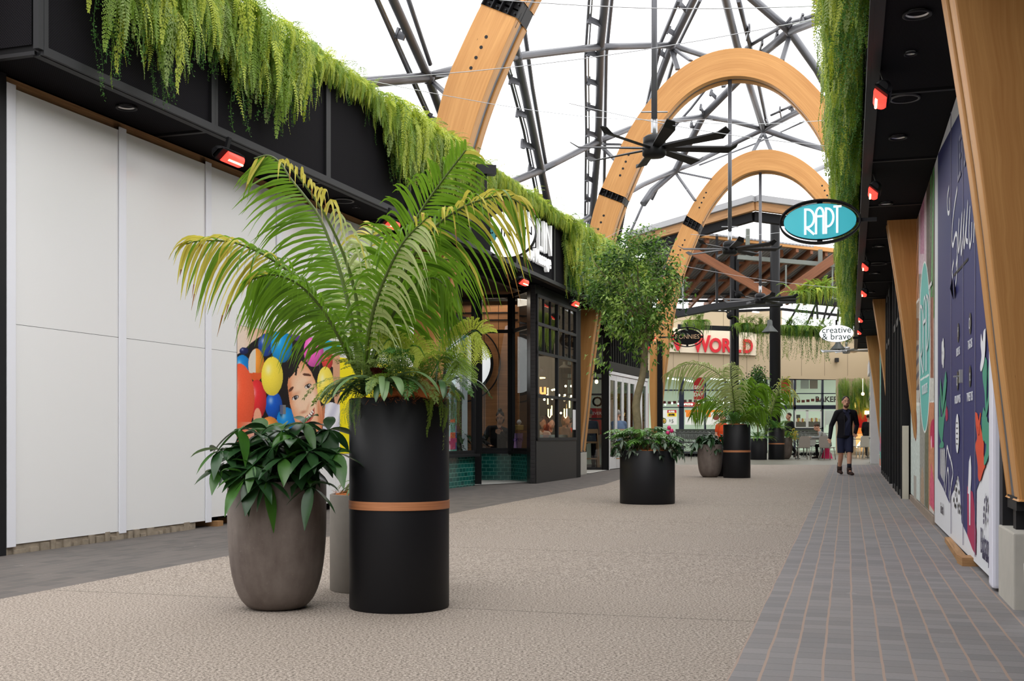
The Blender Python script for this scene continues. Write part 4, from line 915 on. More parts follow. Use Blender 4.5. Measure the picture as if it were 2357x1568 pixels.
m = MB(); m.tube([P(1299, 833, 25.6), P(1299, 700, 25.6)], .005, 4); m.build('cord', BLACK, q)
m = MB(); q0 = P(1241, 897, 27); 
tag(text_obj('neon_sign', 'du', .34, emit('neon_orange', (1, .32, .08, 1), 5), q0, (1, 0, 0), (0, 0, 1), None, ext=.01, bold=.01), 'small orange neon lettering inside the restaurant window', 'neon sign')
for i, (px, Yc) in enumerate([(1245, 25.0), (1266, 25.3), (1287, 25.9)]):
    c_ = P(px, 1004, Yc); q = thing('dining_chair', 'pale curved-back dining chair just inside the restaurant glass, %s from the left' % ['first', 'second', 'third'][i], 'chair', (c_.x, c_.y, .06), 0, 'restaurant chairs')
    m = MB(); m.lathe([(.19, .72), (.2, .95), (.19, .96), (.17, .72)], (c_.x, c_.y, .06), 16); m.build('backrest', plain('pale_chair', rgb(160, 176, 172), .4), q)
    m = MB(); m.lathe([(0, .45), (.2, .46), (.2, .48), (0, .48)], (c_.x, c_.y, .06), 16); m.build('seat', plain('pale_chair2', rgb(160, 176, 172), .4), q)
    for a in range(4):
        m = MB(); m.tube([(c_.x+.14*math.cos(a*1.57+.7), c_.y+.14*math.sin(a*1.57+.7), .52), (c_.x+.19*math.cos(a*1.57+.7), c_.y+.19*math.sin(a*1.57+.7), .06)], .012, 6); m.build('leg', BLACKM, q)
li = bpy.data.lights.new('restaurant_light', 'POINT'); li.energy = 40; li.color = (1, .8, .6); li.shadow_soft_size = .3
lo = bpy.data.objects.new('restaurant_light', li); lo.location = (.2, 28, 2.8); C.objects.link(lo)
li = bpy.data.lights.new('massage_light', 'AREA'); li.energy = 22; li.color = (1, .85, .7); li.size = 1.2
lo = bpy.data.objects.new('massage_light', li); lo.location = (-.5, 24.6, 3.9); C.objects.link(lo)

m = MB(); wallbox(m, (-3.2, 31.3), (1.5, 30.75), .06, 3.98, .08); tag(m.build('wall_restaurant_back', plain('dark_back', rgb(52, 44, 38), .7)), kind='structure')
# entrance screen beside the second left leg, and white folding doors
t = thing('entrance_screen', 'black-framed glass screen at the restaurant entrance', 'shopfront', (2.0, 30.4, .08))
m = MB(); m.bar((1.72, 27.7, .05), (1.72, 27.7, 3.98), .12, .3, up=Vector((0, 1, 0))); m.build('black_post', BLACK, t)
m = MB(); m.bar((2.50, 30.4, .07), (2.50, 30.4, 3.98), .16, .16, up=Vector((0, 1, 0))); m.build('black_post', BLACK, t)
m = MB(); m.bar((1.3, 30.45, 2.78), (2.42, 30.42, 2.78), .14, .22); m.build('head_beam', BLACK, t)
m = MB(); m.bar((1.3, 30.45, 3.83), (2.42, 30.42, 3.83), .14, .3); m.build('head_beam', BLACK, t)
win(t, (1.3, 30.45), (2.44, 30.42), .10, 2.70, (.55,), (1.45, 2.10, 2.52), .05)
m = MB(); m.poly([xy(LW, 27.6)+(.085,), (2.55, 30.35, .085), (1.2, 30.6, .085), (.9, 28.2, .085)]); tag(m.build('floor_threshold', TERR), kind='structure')
t = thing('folding_doors', 'row of white-framed glazed folding doors left of the potted tree', 'doors', DP.at(30.5, .08))
m = MB(); m.slab(DP, 30.5, 34.9, 2.66, 2.74, .12); m.slab(DP, 30.5, 30.57, .08, 2.74, .12); m.slab(DP, 34.83, 34.9, .08, 2.74, .12); m.build('door_frame', WHITEP, t)
nD = 6; w_ = (34.83-30.57)/nD
for i in range(nD):
    a, b = 30.57+i*w_, 30.57+(i+1)*w_; m = MB()
    for (y0, y1, z0, z1) in ((a+.01, a+.11, .1, 2.64), (b-.11, b-.01, .1, 2.64), (a+.11, b-.11, .1, .42), (a+.11, b-.11, 2.5, 2.64)): m.slab(DP, y0, y1, z0, z1, .05, off=-.02)
    lf = m.build('door_leaf', WHITEP, t)
    g = MB(); g.slab(DP, a+.11, b-.11, .42, 2.5, .008, off=-.04); g.build('door_pane', GLASSD, lf)
t = thing('clerestory', 'black-barred window band above the white folding doors', 'window', DP.at(30.5, 2.8))
m = MB(); m.slab(DP, 30.5, 35, 2.76, 3.0, .12); m.slab(DP, 30.5, 35, 3.75, 3.99, .12)
for i in range(19): m.slab(DP, 30.5+i*.245, 30.53+i*.245, 3.0, 3.75, .05, off=-.02)
m.build('barred_frame', BLACKM, t); g = MB(); g.slab(DP, 30.5, 35, 3.0, 3.75, .008, off=-.06); g.build('window_pane', GLASSD, t)
m = MB(); m.slab(Plane(LW.x0+.04, LW.s), 36.0, 36.12, .1, 3.99, .16, off=0); tag(m.build('steel_post', BLACK), 'black column just beyond the farthest left timber leg', 'post')
m = MB(); wallbox(m, (-1.5, 36.4), (4.2, 35.6), .1, 3.98, .1); tag(m.build('wall_cafe_end', IWG), kind='structure')
q = thing('promotion_banner', 'red banner on the pale wall seen through the entrance glass', 'banner', (2, 35.6, 1.2))
m = MB(); m.poly([P(1354, 1000, 35.3), P(1392, 1000, 35.3), P(1392, 940, 35.3), P(1354, 940, 35.3)]); m.build('banner_sheet', plain('banner_red', rgb(178, 40, 50), .5), q)
text_obj('banner_text', 'SAVE EVERY DAY', .13, WHITEP, P(1376, 952, 35.25), (1, 0, 0), (0, 0, 1), q)
m = MB(); wallbox(m, (2.9, 35.2), (4.2, 35.0), .6, 2.3, .03); tag(m.build('promotion_board', plain('board_red', rgb(168, 36, 44), .5)), 'red board seen through the white folding doors', 'board')
tag(text_obj('wall_letter', 'O', .42, BLACK, P(1375, 926, 35.2), (1, 0, 0), (0, 0, 1), None, bold=.01), 'black letter O on the pale wall behind the entrance glass', 'letter')
q = thing('bulb_pendant', 'bare glowing bulb hanging behind the entrance glass', 'pendant light', P(1373, 877, 31.5))
m = MB(); m.lathe([(0, -.06), (.04, -.04), (.05, 0), (.03, .05), (.015, .08)], P(1373, 879, 31.5), 14); m.build('bulb', emit('bulb_glow', (1, .72, .35, 1), 6), q)
m = MB(); m.lathe([(.018, .08), (.018, .13), (0, .13)], P(1373, 879, 31.5), 10); m.tube([P(1373, 868, 31.5), P(1373, 800, 31.5)], .005, 4); m.build('cord', BLACK, q)
def bar_stool(name, label, loc, rz, col=STOOLW):
    t = thing(name, label, 'bar stool', loc, rz); M_ = Matrix.Translation(loc)@Matrix.Rotation(rz, 4, 'Z'); tr = lambda p: M_@Vector(p)
    m = MB(); m.hexa([tr(p) for p in ((-.2, -.19, .70), (.2, -.19, .70), (.2, .19, .70), (-.2, .19, .70), (-.21, -.2, .75), (.21, -.2, .75), (.21, .2, .75), (-.21, .2, .75))]); m.build('seat', col, t, .01)
    for sx in (-1, 1):
        for sy in (-1, 1):
            m = MB(); top = 1.06 if sy < 0 else .72; m.bar(tr((sx*.24, sy*.23, 0)), tr((sx*.19, sy*(.18+.03*(sy < 0)), top)), .035, .035, up=M_.to_3x3()@Vector((0, 1, 0))); m.build('leg', col, t)
    m = MB(); m.bar(tr((-.2, -.215, 1.03)), tr((.2, -.215, 1.03)), .03, .12); m.build('backrest', col, t, .006)
    for y in (-.21, .21):
        m = MB(); m.bar(tr((-.22, y, .28)), tr((.22, y, .28)), .025, .03); m.build('footrest', col, t)
    return t
bar_stool('bar_stool', 'pale wooden bar stool behind the entrance glass', (2.13, 31.1, .09), 0)
bar_stool('bar_stool', 'pale wooden bar stool behind the first white folding door', (2.95, 31.5, .09), .2)
m = MB(); m.box((2.4, 32.1, 1.13), (1.9, .6, .04), rz=-.1); m.tube([(2.4, 32.1, .1), (2.4, 32.1, 1.12)], .04, 8); tag(m.build('high_table', WOODP), 'long high table inside the restaurant entrance', 'table')
li = bpy.data.lights.new('entrance_light', 'AREA'); li.energy = 30; li.color = (1, .95, .85); li.size = 2
lo = bpy.data.objects.new('entrance_light', li); lo.location = (1.6, 33.2, 3.7); C.objects.link(lo)
# ================================================================= fittings under the canopies
def soffit(px, py): Y = F*(ZC-1)/(HY-py); return Vector(((px-CX)/F*Y, Y, ZC))
BEZ = plain('white_bezel', (.8, .8, .8), .3, .5)
def downlight(px, py, r, lab):
    c = soffit(px, py); t = thing('downlight', lab, 'ceiling light', c)
    m = MB(); m.lathe([(r, .0), (r*1.02, -.012), (r*.86, -.014), (r*.80, .0)], c, 28); m.build('bezel', BLACKM, t)
    m = MB(); m.lathe([(r*.84, -.006), (r*.6, .045), (r*.3, .05), (0, .05)], c, 28); m.build('reflector', BEZ, t)
def speaker(px, py, r, lab):
    c = soffit(px, py); t = thing('ceiling_speaker', lab, 'speaker', c)
    m = MB(); m.lathe([(r, 0), (r*1.0, -.012), (r*.86, -.012), (r*.84, 0)], c, 32); m.build('trim_ring', plain('speaker_grey', (.09, .09, .09), .5), t)
    m = MB(); m.lathe([(r*.86, -.008), (0, -.010)], c, 32); m.build('grille', PERF, t)
GR_ = 'heater'
HG = emit('heater_glow', (1, .045, .03, 1), 2.2); HC = emit('heater_core', (1, .42, .22, 1), 7)
def heater(px, py, side, lab, z=3.80):
    Y = F*(z-1)/(HY-py); c = Vector(((px-CX)/F*Y, Y, z)); U = LF.u if side > 0 else RF.u; N_ = Vector((U.y, -U.x, 0))*(1 if side > 0 else -1)     # N_: towards the lane
    dn = (Vector((0, 0, -1))*.8+N_*-.25*0-U*.55).normalized()     # faces down and back along the lane
    t = thing('radiant_heater', lab, 'heater', c, 0, 'radiant heaters under the canopies'); ax = U if side > 0 else N_
    ax = U; out = (Vector((0, 0, -1))*.75+N_*.66).normalized() if side > 0 else (Vector((0, 0, -1))*.75+N_*.66).normalized()
    up = -out; s = ax.cross(up).normalized(); L = .20
    m = MB(); prof = [(.075*math.cos(a), .085*math.sin(a)) for a in np.linspace(0, math.pi, 9)]
    pts = lambda e, k_: [c+ax*e+s*x*k_+up*y*k_ for x, y in prof]
    secs = [(-L-.05, .55), (-L, .9), (-L+.05, 1), (L-.05, 1), (L, .9), (L+.05, .55)]
    for e, k_ in secs: m.v += [tuple(p) for p in pts(e, k_)]
    n = len(prof)
    for i in range(len(secs)-1):
        for j in range(n-1): m.face([i*n+j, i*n+j+1, (i+1)*n+j+1, (i+1)*n+j], None, 0, True)
    m.face(list(range(n))); m.face([(len(secs)-1)*n+j for j in range(n)])
    m.build('housing', BLACKM, t)
    m = MB(); m.hexa([c+ax*x+s*y+up*z_ for z_ in (-.012, .02) for x, y in ((-L, -.068), (L, -.068), (L, .068), (-L, .068))]); m.build('housing_base', BLACK, t)
    m = MB(); k0 = -L*.55; pr = [(.062*math.cos(a), -.05*math.sin(a)-.012) for a in np.linspace(0, math.pi, 9)]
    for e in (k0, L*.92): m.v += [tuple(c+ax*e+s*x+up*y) for x, y in pr]
    for j in range(8): m.face([j, j+1, 9+j+1, 9+j], None, 0, True)
    m.face(list(range(9))); m.face([9+j for j in range(9)]); m.build('glowing_glass', HG, t)
    m = MB(); m.tube([c+ax*(k0+.03)-up*.064, c+ax*(L*.88)-up*.064], .011, 8); m.build('lamp_tube', HC, t)
    m = MB(); m.bar(c+up*.07, Vector((c.x, c.y, ZC)), .03, .05, up=U); m.build('bracket', BLACKM, t)
downlight(291, 247, .095, 'recessed downlight above the white hoarding, left end of the canopy')
downlight(820, 477, .05, 'small recessed light under the left canopy, behind the palm tips')
downlight(1245, 663, .09, 'recessed downlight above the restaurant window')
downlight(1322, 679, .05, 'small recessed light above the right half of the restaurant window')
speaker(790, 462, .14, 'round grey ceiling speaker behind the palm fronds')
heater(528, 362, 1, 'red glowing heater above the white hoarding, nearest on the left')
heater(898, 514, 1, 'red glowing heater half hidden behind the palm fronds')
heater(1203, 648, 1, 'red glowing heater above the massage shop window')
heater(1322, 698, 1, 'red glowing heater beside the second left timber leg')
heater(1446, 724, 1, 'red glowing heater seen through the potted tree, upper one'); heater(1502, 778, 1, 'red glowing heater seen through the potted tree, lower one')
downlight(2111, 32, .10, 'recessed downlight at the top edge, nearest on the right'); downlight(2096, 123, .05, 'small recessed light behind the nearest right downlight')
speaker(2083, 226, .13, 'round grey ceiling speaker beside the nearest right heater'); downlight(2067, 316, .09, 'recessed downlight between the two nearest right heaters')
downlight(2039, 469, .09, 'recessed downlight beside the second right heater'); downlight(2022, 567, .095, 'recessed downlight just past the second right timber leg')
downlight(2013, 629, .10, 'recessed downlight below the teal oval sign on the right soffit'); downlight(2003, 673, .10, 'recessed downlight beside the fourth right heater')
downlight(1999, 715, .10, 'recessed downlight above the third right timber leg'); speaker(2020, 607, .16, 'round ceiling speaker beside the third right heater')
for i, (px, py) in enumerate([(2029, 220), (2012, 440), (1993, 612), (1990, 674), (1982, 735), (1979, 764)]):
    heater(px, py, -1, 'red glowing heater under the right canopy, %s from the camera' % ['first', 'second', 'third', 'fourth', 'fifth', 'sixth'][i])

# ================================================================= big ceiling fans
def fan(px, py, Y, R, rod_top, label, mat=BLACKM, rodmat=STEEL, ph=.0, rr=.045):
    c = P(px, py, Y); t = thing('ceiling_fan', label, 'ceiling fan', c, 0, 'large eight-blade ceiling fans'); k = R/1.2
    m = MB(); m.lathe([(0, -.13*k), (.14*k, -.12*k), (.17*k, -.09*k), (.17*k, .02*k), (.14*k, .05*k), (.16*k, .07*k), (.16*k, .15*k), (.12*k, .18*k), (0, .18*k)], c, 28); m.build('motor_hub', mat, t)
    m = MB(); m.tube([c+Vector((0, 0, .17*k)), c+Vector((0, 0, .45*k))], .03*k, 8); m.bar(c+Vector((0, 0, .22*k)), c+Vector((0, 0, .42*k)), .09*k, .03*k, up=Vector((0, 1, 0))); m.build('hanger_bracket', STEELL, t)
    m = MB(); m.tube([c+Vector((0, 0, .42*k)), Vector((c.x, c.y, rod_top))], rr, 10); m.build('down_rod', rodmat, t)
    m = MB(); m.tube([c+Vector((-.19*k, 0, .52*k)), c+Vector((.19*k, 0, .52*k))], .012*k, 6); m.build('guy_clamp', STEELL, t)
    for i in range(8):
        a = ph+i*math.pi/4; d = Vector((math.cos(a), math.sin(a), 0)); s = Vector((-math.sin(a), math.cos(a), 0)); U = Vector((0, 0, 1)); w0, w1 = .062*k, .085*k
        ti = (s*.95+U*-.30).normalized(); tn = d.cross(ti)
        m = MB(); ring = []
        for r_, wd, lift, th in ((.15*k, w0*.8, 0, .016), (.3*k, w0, 0, .018), (R*.9, w1, .0, .012), (R, w1*.72, .07*k, .008)):
            b = c+d*r_+U*lift; ring.append([b-ti*wd-tn*th, b+ti*wd-tn*th*.4, b+ti*wd+tn*th*.4, b-ti*wd+tn*th])
        for r4 in ring: m.v += [tuple(p) for p in r4]
        for j in range(3):
            for q in range(4): m.face([j*4+q, j*4+(q+1) % 4, (j+1)*4+(q+1) % 4, (j+1)*4+q])
        m.face([0, 1, 2, 3]); m.face([15, 14, 13, 12]); m.build('fan_blade', mat, t)
    return t
fan(1506, 342, 17.0, 1.26, 9.15, 'black eight-blade ceiling fan hanging high in front of the whole arch', ph=.06)
fan(1680, 574, 26.3, 1.20, 9.25, 'black eight-blade ceiling fan below the crown of the third arch', ph=.02)
fan(1750, 690, 35.5, 1.25, 9.2, 'black ceiling fan beside the round black column, farther one', ph=.10)
for i, (a, b) in enumerate([(((840, 184), 15), ((1910, 38), 13)), (((850, 186), 15), ((1640, 275), 24)), (((1310, 238), 17), ((1990, 345), 14)), (((1500, 277), 17), ((1985, 268), 20)), (((1560, 610), 34), ((1990, 668), 33)), (((1590, 540), 26), ((1800, 535), 28)), (((1360, 565), 26), ((1590, 430), 28)), (((1150, 0), 12), ((1925, 12), 12))]):
    p, q = P(*a[0], a[1]), P(*b[0], b[1]); m = MB(); pts = [p.lerp(q, f/8)-Vector((0, 0, .25*math.sin(math.pi*f/8)*(p-q).length/14)) for f in range(9)]
    m.tube(pts, .0055, 5); tag(m.build('guy_wire', STEELL), ['thin guy wire crossing the left timber limb', 'thin guy wire from the left greenery to the farther arch', 'thin guy wire above the big fan', 'thin guy wire level with the big fan clamp', 'thin guy wire in front of the round black column', 'thin guy wire beside the second fan', 'thin guy wire at the steel joint of the middle arch', 'thin guy wire along the top edge'][i], 'wire')

# ================================================================= hanging oval signs
def oval_sign(name, label, c, right, rx, rz_, face, frame, th=.10, ring=True, gap=.06, lit=0.0):
    r = Vector(right).normalized(); n = Vector((r.y, -r.x, 0)); U = Vector((0, 0, 1)); t = thing(name, label, 'sign', c)
    N = 56; el = lambda a, b, o: [c+r*a*math.cos(q)+U*b*math.sin(q)+n*o for q in np.linspace(0, 2*math.pi, N+1)[:-1]]
    m = MB(); A, B = el(rx, rz_, -th/2), el(rx, rz_, th/2); n0 = 0; m.v = [tuple(p) for p in A+B]
    for i in range(N): m.face([i, (i+1) % N, N+(i+1) % N, N+i], None, 0, True)
    m.build('sign_rim', frame, t)
    m = MB(); m.poly(el(rx*.985, rz_*.975, th/2-.002)); m.poly(el(rx*.985, rz_*.975, -th/2+.002)[::-1]); m.build('sign_face', face, t)
    if ring:
        m = MB(); a_, b_ = rx+gap, rz_+gap
        for o in (-.07, .07):
            pass
        A, B, Cc, D = el(a_, b_, -.07), el(a_+.018, b_+.018, -.07), el(a_+.018, b_+.018, .07), el(a_, b_, .07); m.v = [tuple(p) for q in (A, B, Cc, D) for p in q]
        for i in range(N):
            j = (i+1) % N
            for q in range(4): m.face([q*N+i, q*N+j, ((q+1) % 4)*N+j, ((q+1) % 4)*N+i], None, 0, True)
        for q in (0, math.pi/2, math.pi, -math.pi/2):
            p0 = c+r*rx*.97*math.cos(q)+U*rz_*.97*math.sin(q); p1 = c+r*(a_+.01)*math.cos(q)+U*(b_+.01)*math.sin(q); m.bar(p0, p1, .05, .05)
        m.build('hoop', BLACKM, t)
    return t, r, n, U
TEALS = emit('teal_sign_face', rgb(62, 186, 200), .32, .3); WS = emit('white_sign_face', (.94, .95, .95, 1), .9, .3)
Yq = 13.0; c = P(1887, 511, Yq)
t, r, n, U = oval_sign('oval_sign', 'teal oval hanging sign with white art deco lettering', c, (1, -.28, 0), .405, .205, TEALS, BLACKM, .1, True, .028)
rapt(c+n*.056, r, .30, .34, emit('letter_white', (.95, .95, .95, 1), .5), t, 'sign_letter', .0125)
m = MB(); m.bar(c+r*.40, c+r*.62, .04, .04); m.build('side_bracket', BLACKM, t)
Yq = 30.0; c = P(1925, 768, Yq)
t, r, n, U = oval_sign('oval_sign', 'white oval hanging sign reading creative and brave', c, (1, -.2, 0), .435, .225, WS, BLACKM, .1, False)
INK = plain('dark_green_ink', rgb(30, 70, 74), .5)
text_obj('sign_text', 'creative', .235, INK, c+n*.054+U*.085, r, U, t, ext=.002); text_obj('sign_text', '& brave', .235, INK, c+n*.054-U*.09, r, U, t, ext=.002)
m = MB(); m.bar(c+U*.22, c+U*.36, .04, .04, up=Vector((0, 1, 0))); m.bar(c+r*.42-U*.12, c+r*.62-U*.12, .05, .06); m.build('side_bracket', BLACKM, t)
Yq = 30.0; c = P(1582, 776, Yq)
t, r, n, U = oval_sign('oval_sign', 'black oval hanging sign reading RONNIES beside the tree', c, (1, -.15, 0), .36, .20, BLACK, BLACKM, .1, True, .045)
text_obj('sign_text', 'RONNIES', .165, plain('gold_ink', rgb(214, 178, 140), .4), c+n*.056, r, U, t, ext=.002, sx=.92)
m = MB(); m.bar(c-r*.40, c-r*.75, .04, .04); m.build('side_bracket', BLACKM, t)
Yq = 19.0; c = P(1172, 540, Yq)
t, r, n, U = oval_sign('oval_sign', 'white oval hanging sign with a teal foot mark, behind the palm tip', c, (1, -.30, 0), .46, .385, WS, BLACKM, .14, False)
text_obj('sign_text', 'LIN LIN', .21, BLACK, c+n*.074+r*.10+U*.02, r, U, t, ext=.002, sx=.95)
m = MB(); q = c+n*.073-r*.30-U*.02; m.poly([q+r*.10*math.cos(a)+U*.13*math.sin(a) for a in np.linspace(0, 6.28, 29)[:-1]]); m.build('teal_disc', plain('sign_teal', rgb(110, 200, 210), .4), t)
for (dx, dz, ra) in [(0, -.04, .035), (-.05, .0, .014), (-.03, .03, .013), (0, .045, .012), (.03, .05, .011)]:
    m = MB(); m.poly([q+n*.003+r*(dx+ra*math.cos(a))+U*(dz+ra*1.4*math.sin(a)) for a in np.linspace(0, 6.2, 15)[:-1]]); m.build('foot_mark', BLACK, t)
m = MB(); m.bar(c-r*.44, c-r*.7, .06, .06); m.build('side_bracket', BLACKM, t)
# channel letters on the left fascia
t = thing('fascia_lettering', 'white LIN LIN Chinese Massage lettering on the black fascia', 'lettering', LF.at(20.5, 4.9))
WL = emit('channel_white', (.93, .93, .93, 1), .25)
def fl_text(txt, px, py, size, off, **k):
    p = LF.pt(px, py, off); return text_obj('channel_letters', txt, size, WL, p, LF.u, (0, 0, 1), t, **k)
fl_text('LIN LIN', 1233, 540, .86, .06, ext=.03, sx=.72); fl_text('Chinese Massage', 1228, 588, .36, .06, ext=.035, bold=.006, sx=.86)
# small black floodlight on the left canopy top
p = P(1118, 392, 17.4); m = MB(); m.box(p, (.30, .16, .14), rz=.2); m.bar(p, p-Vector((0, 0, .4)), .04, .04); tag(m.build('floodlight', BLACKM), 'small black floodlight on top of the left canopy', 'floodlight')
# ================================================================= food court pavilion at the end of the lane
CRT = plain('court_beige', rgb(186, 168, 140), .7, 0, .2, .04, .5)
FY = 56.0
def rp(px, py):
    dz = (HY-py)/F; t = 17.17/(dz+.21); return Vector(((px-CX)/F*t, t, 1+dz*t))
pav = thing('pavilion_roof', 'timber and corrugated pavilion roof over the food court', 'roof', (9, 42, 0))
k = NT('corrugated_sheet'); sp = k.n('ShaderNodeSeparateXYZ'); k.l(k.pos(), sp.inputs[0])
sn = k.math('SINE', k.math('MULTIPLY', k.math('ADD', sp.outputs[0], k.math('MULTIPLY', sp.outputs[1], .25)), 40.0)); k.bump(sn, .6, .02)
CORR = k.fin(k.mix(k.math('MULTIPLY_ADD', sn, .25, .5), rgb(120, 120, 124), rgb(176, 176, 180)), .6, 0, .3)
m = MB(); q = [rp(*p) for p in ((1440, 640), (1500, 575), (1637, 541), (1760, 556), (1935, 577), (2005, 590), (2005, 640), (1990, 688), (1540, 688), (1440, 688))]; m.prism(q, (0, 0, .06)); m.build('corrugated_ceiling', CORR, pav)
for px, a, b, mm, wd, nm in [((1445, 1738), (560, 475), .0, WOODD, .26, 'eave_timber'), ((1738, 2010), (475, 511), 0, WOODD, .26, 'eave_timber')]:
    p, q = rp(px[0], a[0]), rp(px[1], a[1]); m = MB(); m.bar(p, q, .18, .30); m.build(nm, woodmat('eave_pine', rgb(120, 84, 52), rgb(186, 140, 92), .6), pav)
    m = MB(); U = Vector((0, 0, 1)); m.bar(p+U*.27, q+U*.27, .5, .22); m.build('white_flashing', plain('zinc_flashing', (.30, .30, .31), .6, 0, .2, .08), pav)
    m = MB(); m.bar(p+U*-.32+Vector((0, .3, 0)), q+U*-.32+Vector((0, .3, 0)), .25, .34); m.build('black_beam', BLACK, pav)
m = MB(); m.bar(rp(1600, 541), rp(1935, 579), .2, .16); m.build('yellow_timber_beam', WOOD, pav)  # yellow timber, paler than the dark rafters
for a, b in [((1572, 642), (1629, 544)), ((1579, 674), (1672, 551)), ((1587, 698), (1712, 556)), ((1622, 698), (1752, 565)), ((1655, 698), (1800, 575)), ((1690, 690), (1835, 566)), ((1730, 690), (1868, 570)), ((1765, 690), (1902, 575)), ((1810, 690), (1935, 585)), ((1850, 690), (1960, 600)), ((1890, 690), (1985, 620)), ((1545, 640), (1590, 555)), ((1520, 690), (1560, 570))]:
    m = MB(); m.bar(rp(*a)-Vector((0, 0, .13)), rp(*b)-Vector((0, 0, .13)), .11, .26); m.build('rafter', WOODD, pav)
for y in (600, 640, 672, 688):
    m = MB(); m.bar(rp(1500, y)-Vector((0, 0, .1)), rp(2000, y)-Vector((0, 0, .1)), .08, .1); m.build('purlin', DKGREY if y > 660 else WOODD, pav)
m = MB(); m.bar(P(1583, 572, 43.3), P(1780, 684, 43.3), .16, .30, up=Vector((0, 0, 1))); m.build('timber_brace', WOODD, pav)
m = MB(); m.bar(P(1935, 584, 43.6), P(1786, 690, 43.6), .16, .34); m.build('timber_brace', WOODD, pav)
GST = plain('grey_green_steel', rgb(120, 126, 120), .5, 0, .4)
for a, b, wd in [((1698, 592), (1935, 612), .16), ((1721, 527), (1721, 590), .14), ((1888, 575), (1888, 608), .14), ((1809, 610), (1809, 680), .06), ((1916, 615), (1916, 690), .06), ((1572, 640), (1572, 722), .06), ((1650, 540), (1650, 705), .09)]:
    m = MB(); m.bar(P(a[0], a[1], 44), P(b[0], b[1], 44), wd, wd, up=Vector((0, 1, 0))); m.build('steel_member', GST if wd != .09 else BLACKM, pav)
t = thing('round_column', 'tall round black column behind the far planters', 'column', (P(1784, 900, 43.3).x, 43.3, .12))
cx = P(1784, 900, 43.3).x; m = MB(); m.lathe([(.205, .12), (.205, 6.2), (.215, 6.22), (.215, 6.34), (.18, 6.36), (.18, 9.1), (0, 9.1)], (cx, 43.3, 0), 28); m.build('column_shaft', plain('gloss_black', (.009, .009, .010), .5, 0, .2), t)
t = thing('square_column', 'square black steel column left of the round column', 'column', (P(1690, 900, 45).x, 45, .13))
cx = P(1690, 900, 45).x; m = MB(); m.box((cx-.09, 45, 4.1), (.12, .26, 8)); m.box((cx+.10, 45, 4.1), (.12, .26, 8)); m.box((cx, 45.05, 4.1), (.2, .1, 8)); m.build('column_shaft', BLACKM, t)
for (px, py) in ((1700, 678), (1681, 727)):
    c = P(px, py, 44.6); m = MB(); m.ball(c, .15, 12); m.bar(c, c+Vector((-.15, .2, .2)), .04, .04); tag(m.build('spotlight', BLACK), 'round black spotlight on the square column, %s' % ('upper one' if py < 700 else 'lower one'), 'spotlight')
# curved black beams
t = thing('ring_beam', 'curved black steel beam spanning the food court entrance', 'beam', P(1750, 695, 40))
def bl(pts, Y, wd, ht, nm='steel_beam', mat=BLACKM):
    for a, b in zip(pts[:-1], pts[1:]):
        m = MB(); m.bar(P(a[0], a[1], Y(a[0]) if callable(Y) else Y), P(b[0], b[1], Y(b[0]) if callable(Y) else Y), wd, ht); m.build(nm, mat, t)
bl([(1500, 735), (1556, 724), (1650, 706), (1745, 693), (1850, 690), (1945, 700)], lambda x: 40+abs(x-1745)*.01, .3, .24)
bl([(1500, 712), (1700, 716), (1800, 712), (1950, 728)], 47, .14, .10)
bl([(1660, 712), (1740, 704), (1800, 702)], 42, .3, .10)
bl([(1560, 752), (1688, 757)], 45, .14, .18); bl([(1697, 758), (1770, 765)], 45, .14, .14); bl([(1796, 768), (1905, 772)], 45, .14, .14)
for a, b in [((1812, 748), (1840, 700)), ((1858, 745), (1878, 700)), ((1893, 745), (1905, 702)), ((1905, 735), (1925, 700)), ((1868, 735), (1873, 712)), ((1882, 735), (1880, 700)), ((1928, 740), (1930, 712))]:
    m = MB(); m.bar(P(*a, 46), P(*b, 46), .07, .07); m.build('lattice_bar', BLACKM, t)
for (x0, x1, y) in ((1650, 1672, 713), (1732, 1747, 718), (1700, 1712, 703)):
    m = MB(); m.bar(P(x0, y, 43), P(x1, y+1, 43), .12, .04); tag(m.build('strip_light', emit('strip_white', (1, 1, 1, 1), 3)), 'short white strip light under the black beam, near column position %d' % x0 if False else {1650: 'short white strip light under the curved beam, left one', 1732: 'short white strip light under the curved beam, right one', 1700: 'thin strip light above the curved beam'}[x0], 'light')
# pendants and small fan
def bell(px, py, Y, r, lab, top):
    c = P(px, py, Y); t = thing('bell_pendant', lab, 'pendant light', c)
    m = MB(); m.lathe([(r, -.12), (r*.98, -.10), (r*.45, .06), (r*.33, .12), (r*.30, .28), (r*.15, .32), (0, .32)], c, 24); m.build('metal_shade', plain('pendant_grey', rgb(62, 66, 64), .5), t)
    m = MB(); m.tube([c+Vector((0, 0, .3)), P(px, top, Y)], .012, 5); m.build('cord', BLACK, t)
bell(1772, 757, 40, .28, 'dark bell pendant in front of the round column', 690); bell(1929, 797, 41, .27, 'dark bell pendant under the white oval sign', 700)
fan(1948, 808, 42, .98, 5.6, 'pale-bladed ceiling fan at the far right of the food court', STEELL, BLACKM, ph=.1, rr=.03)

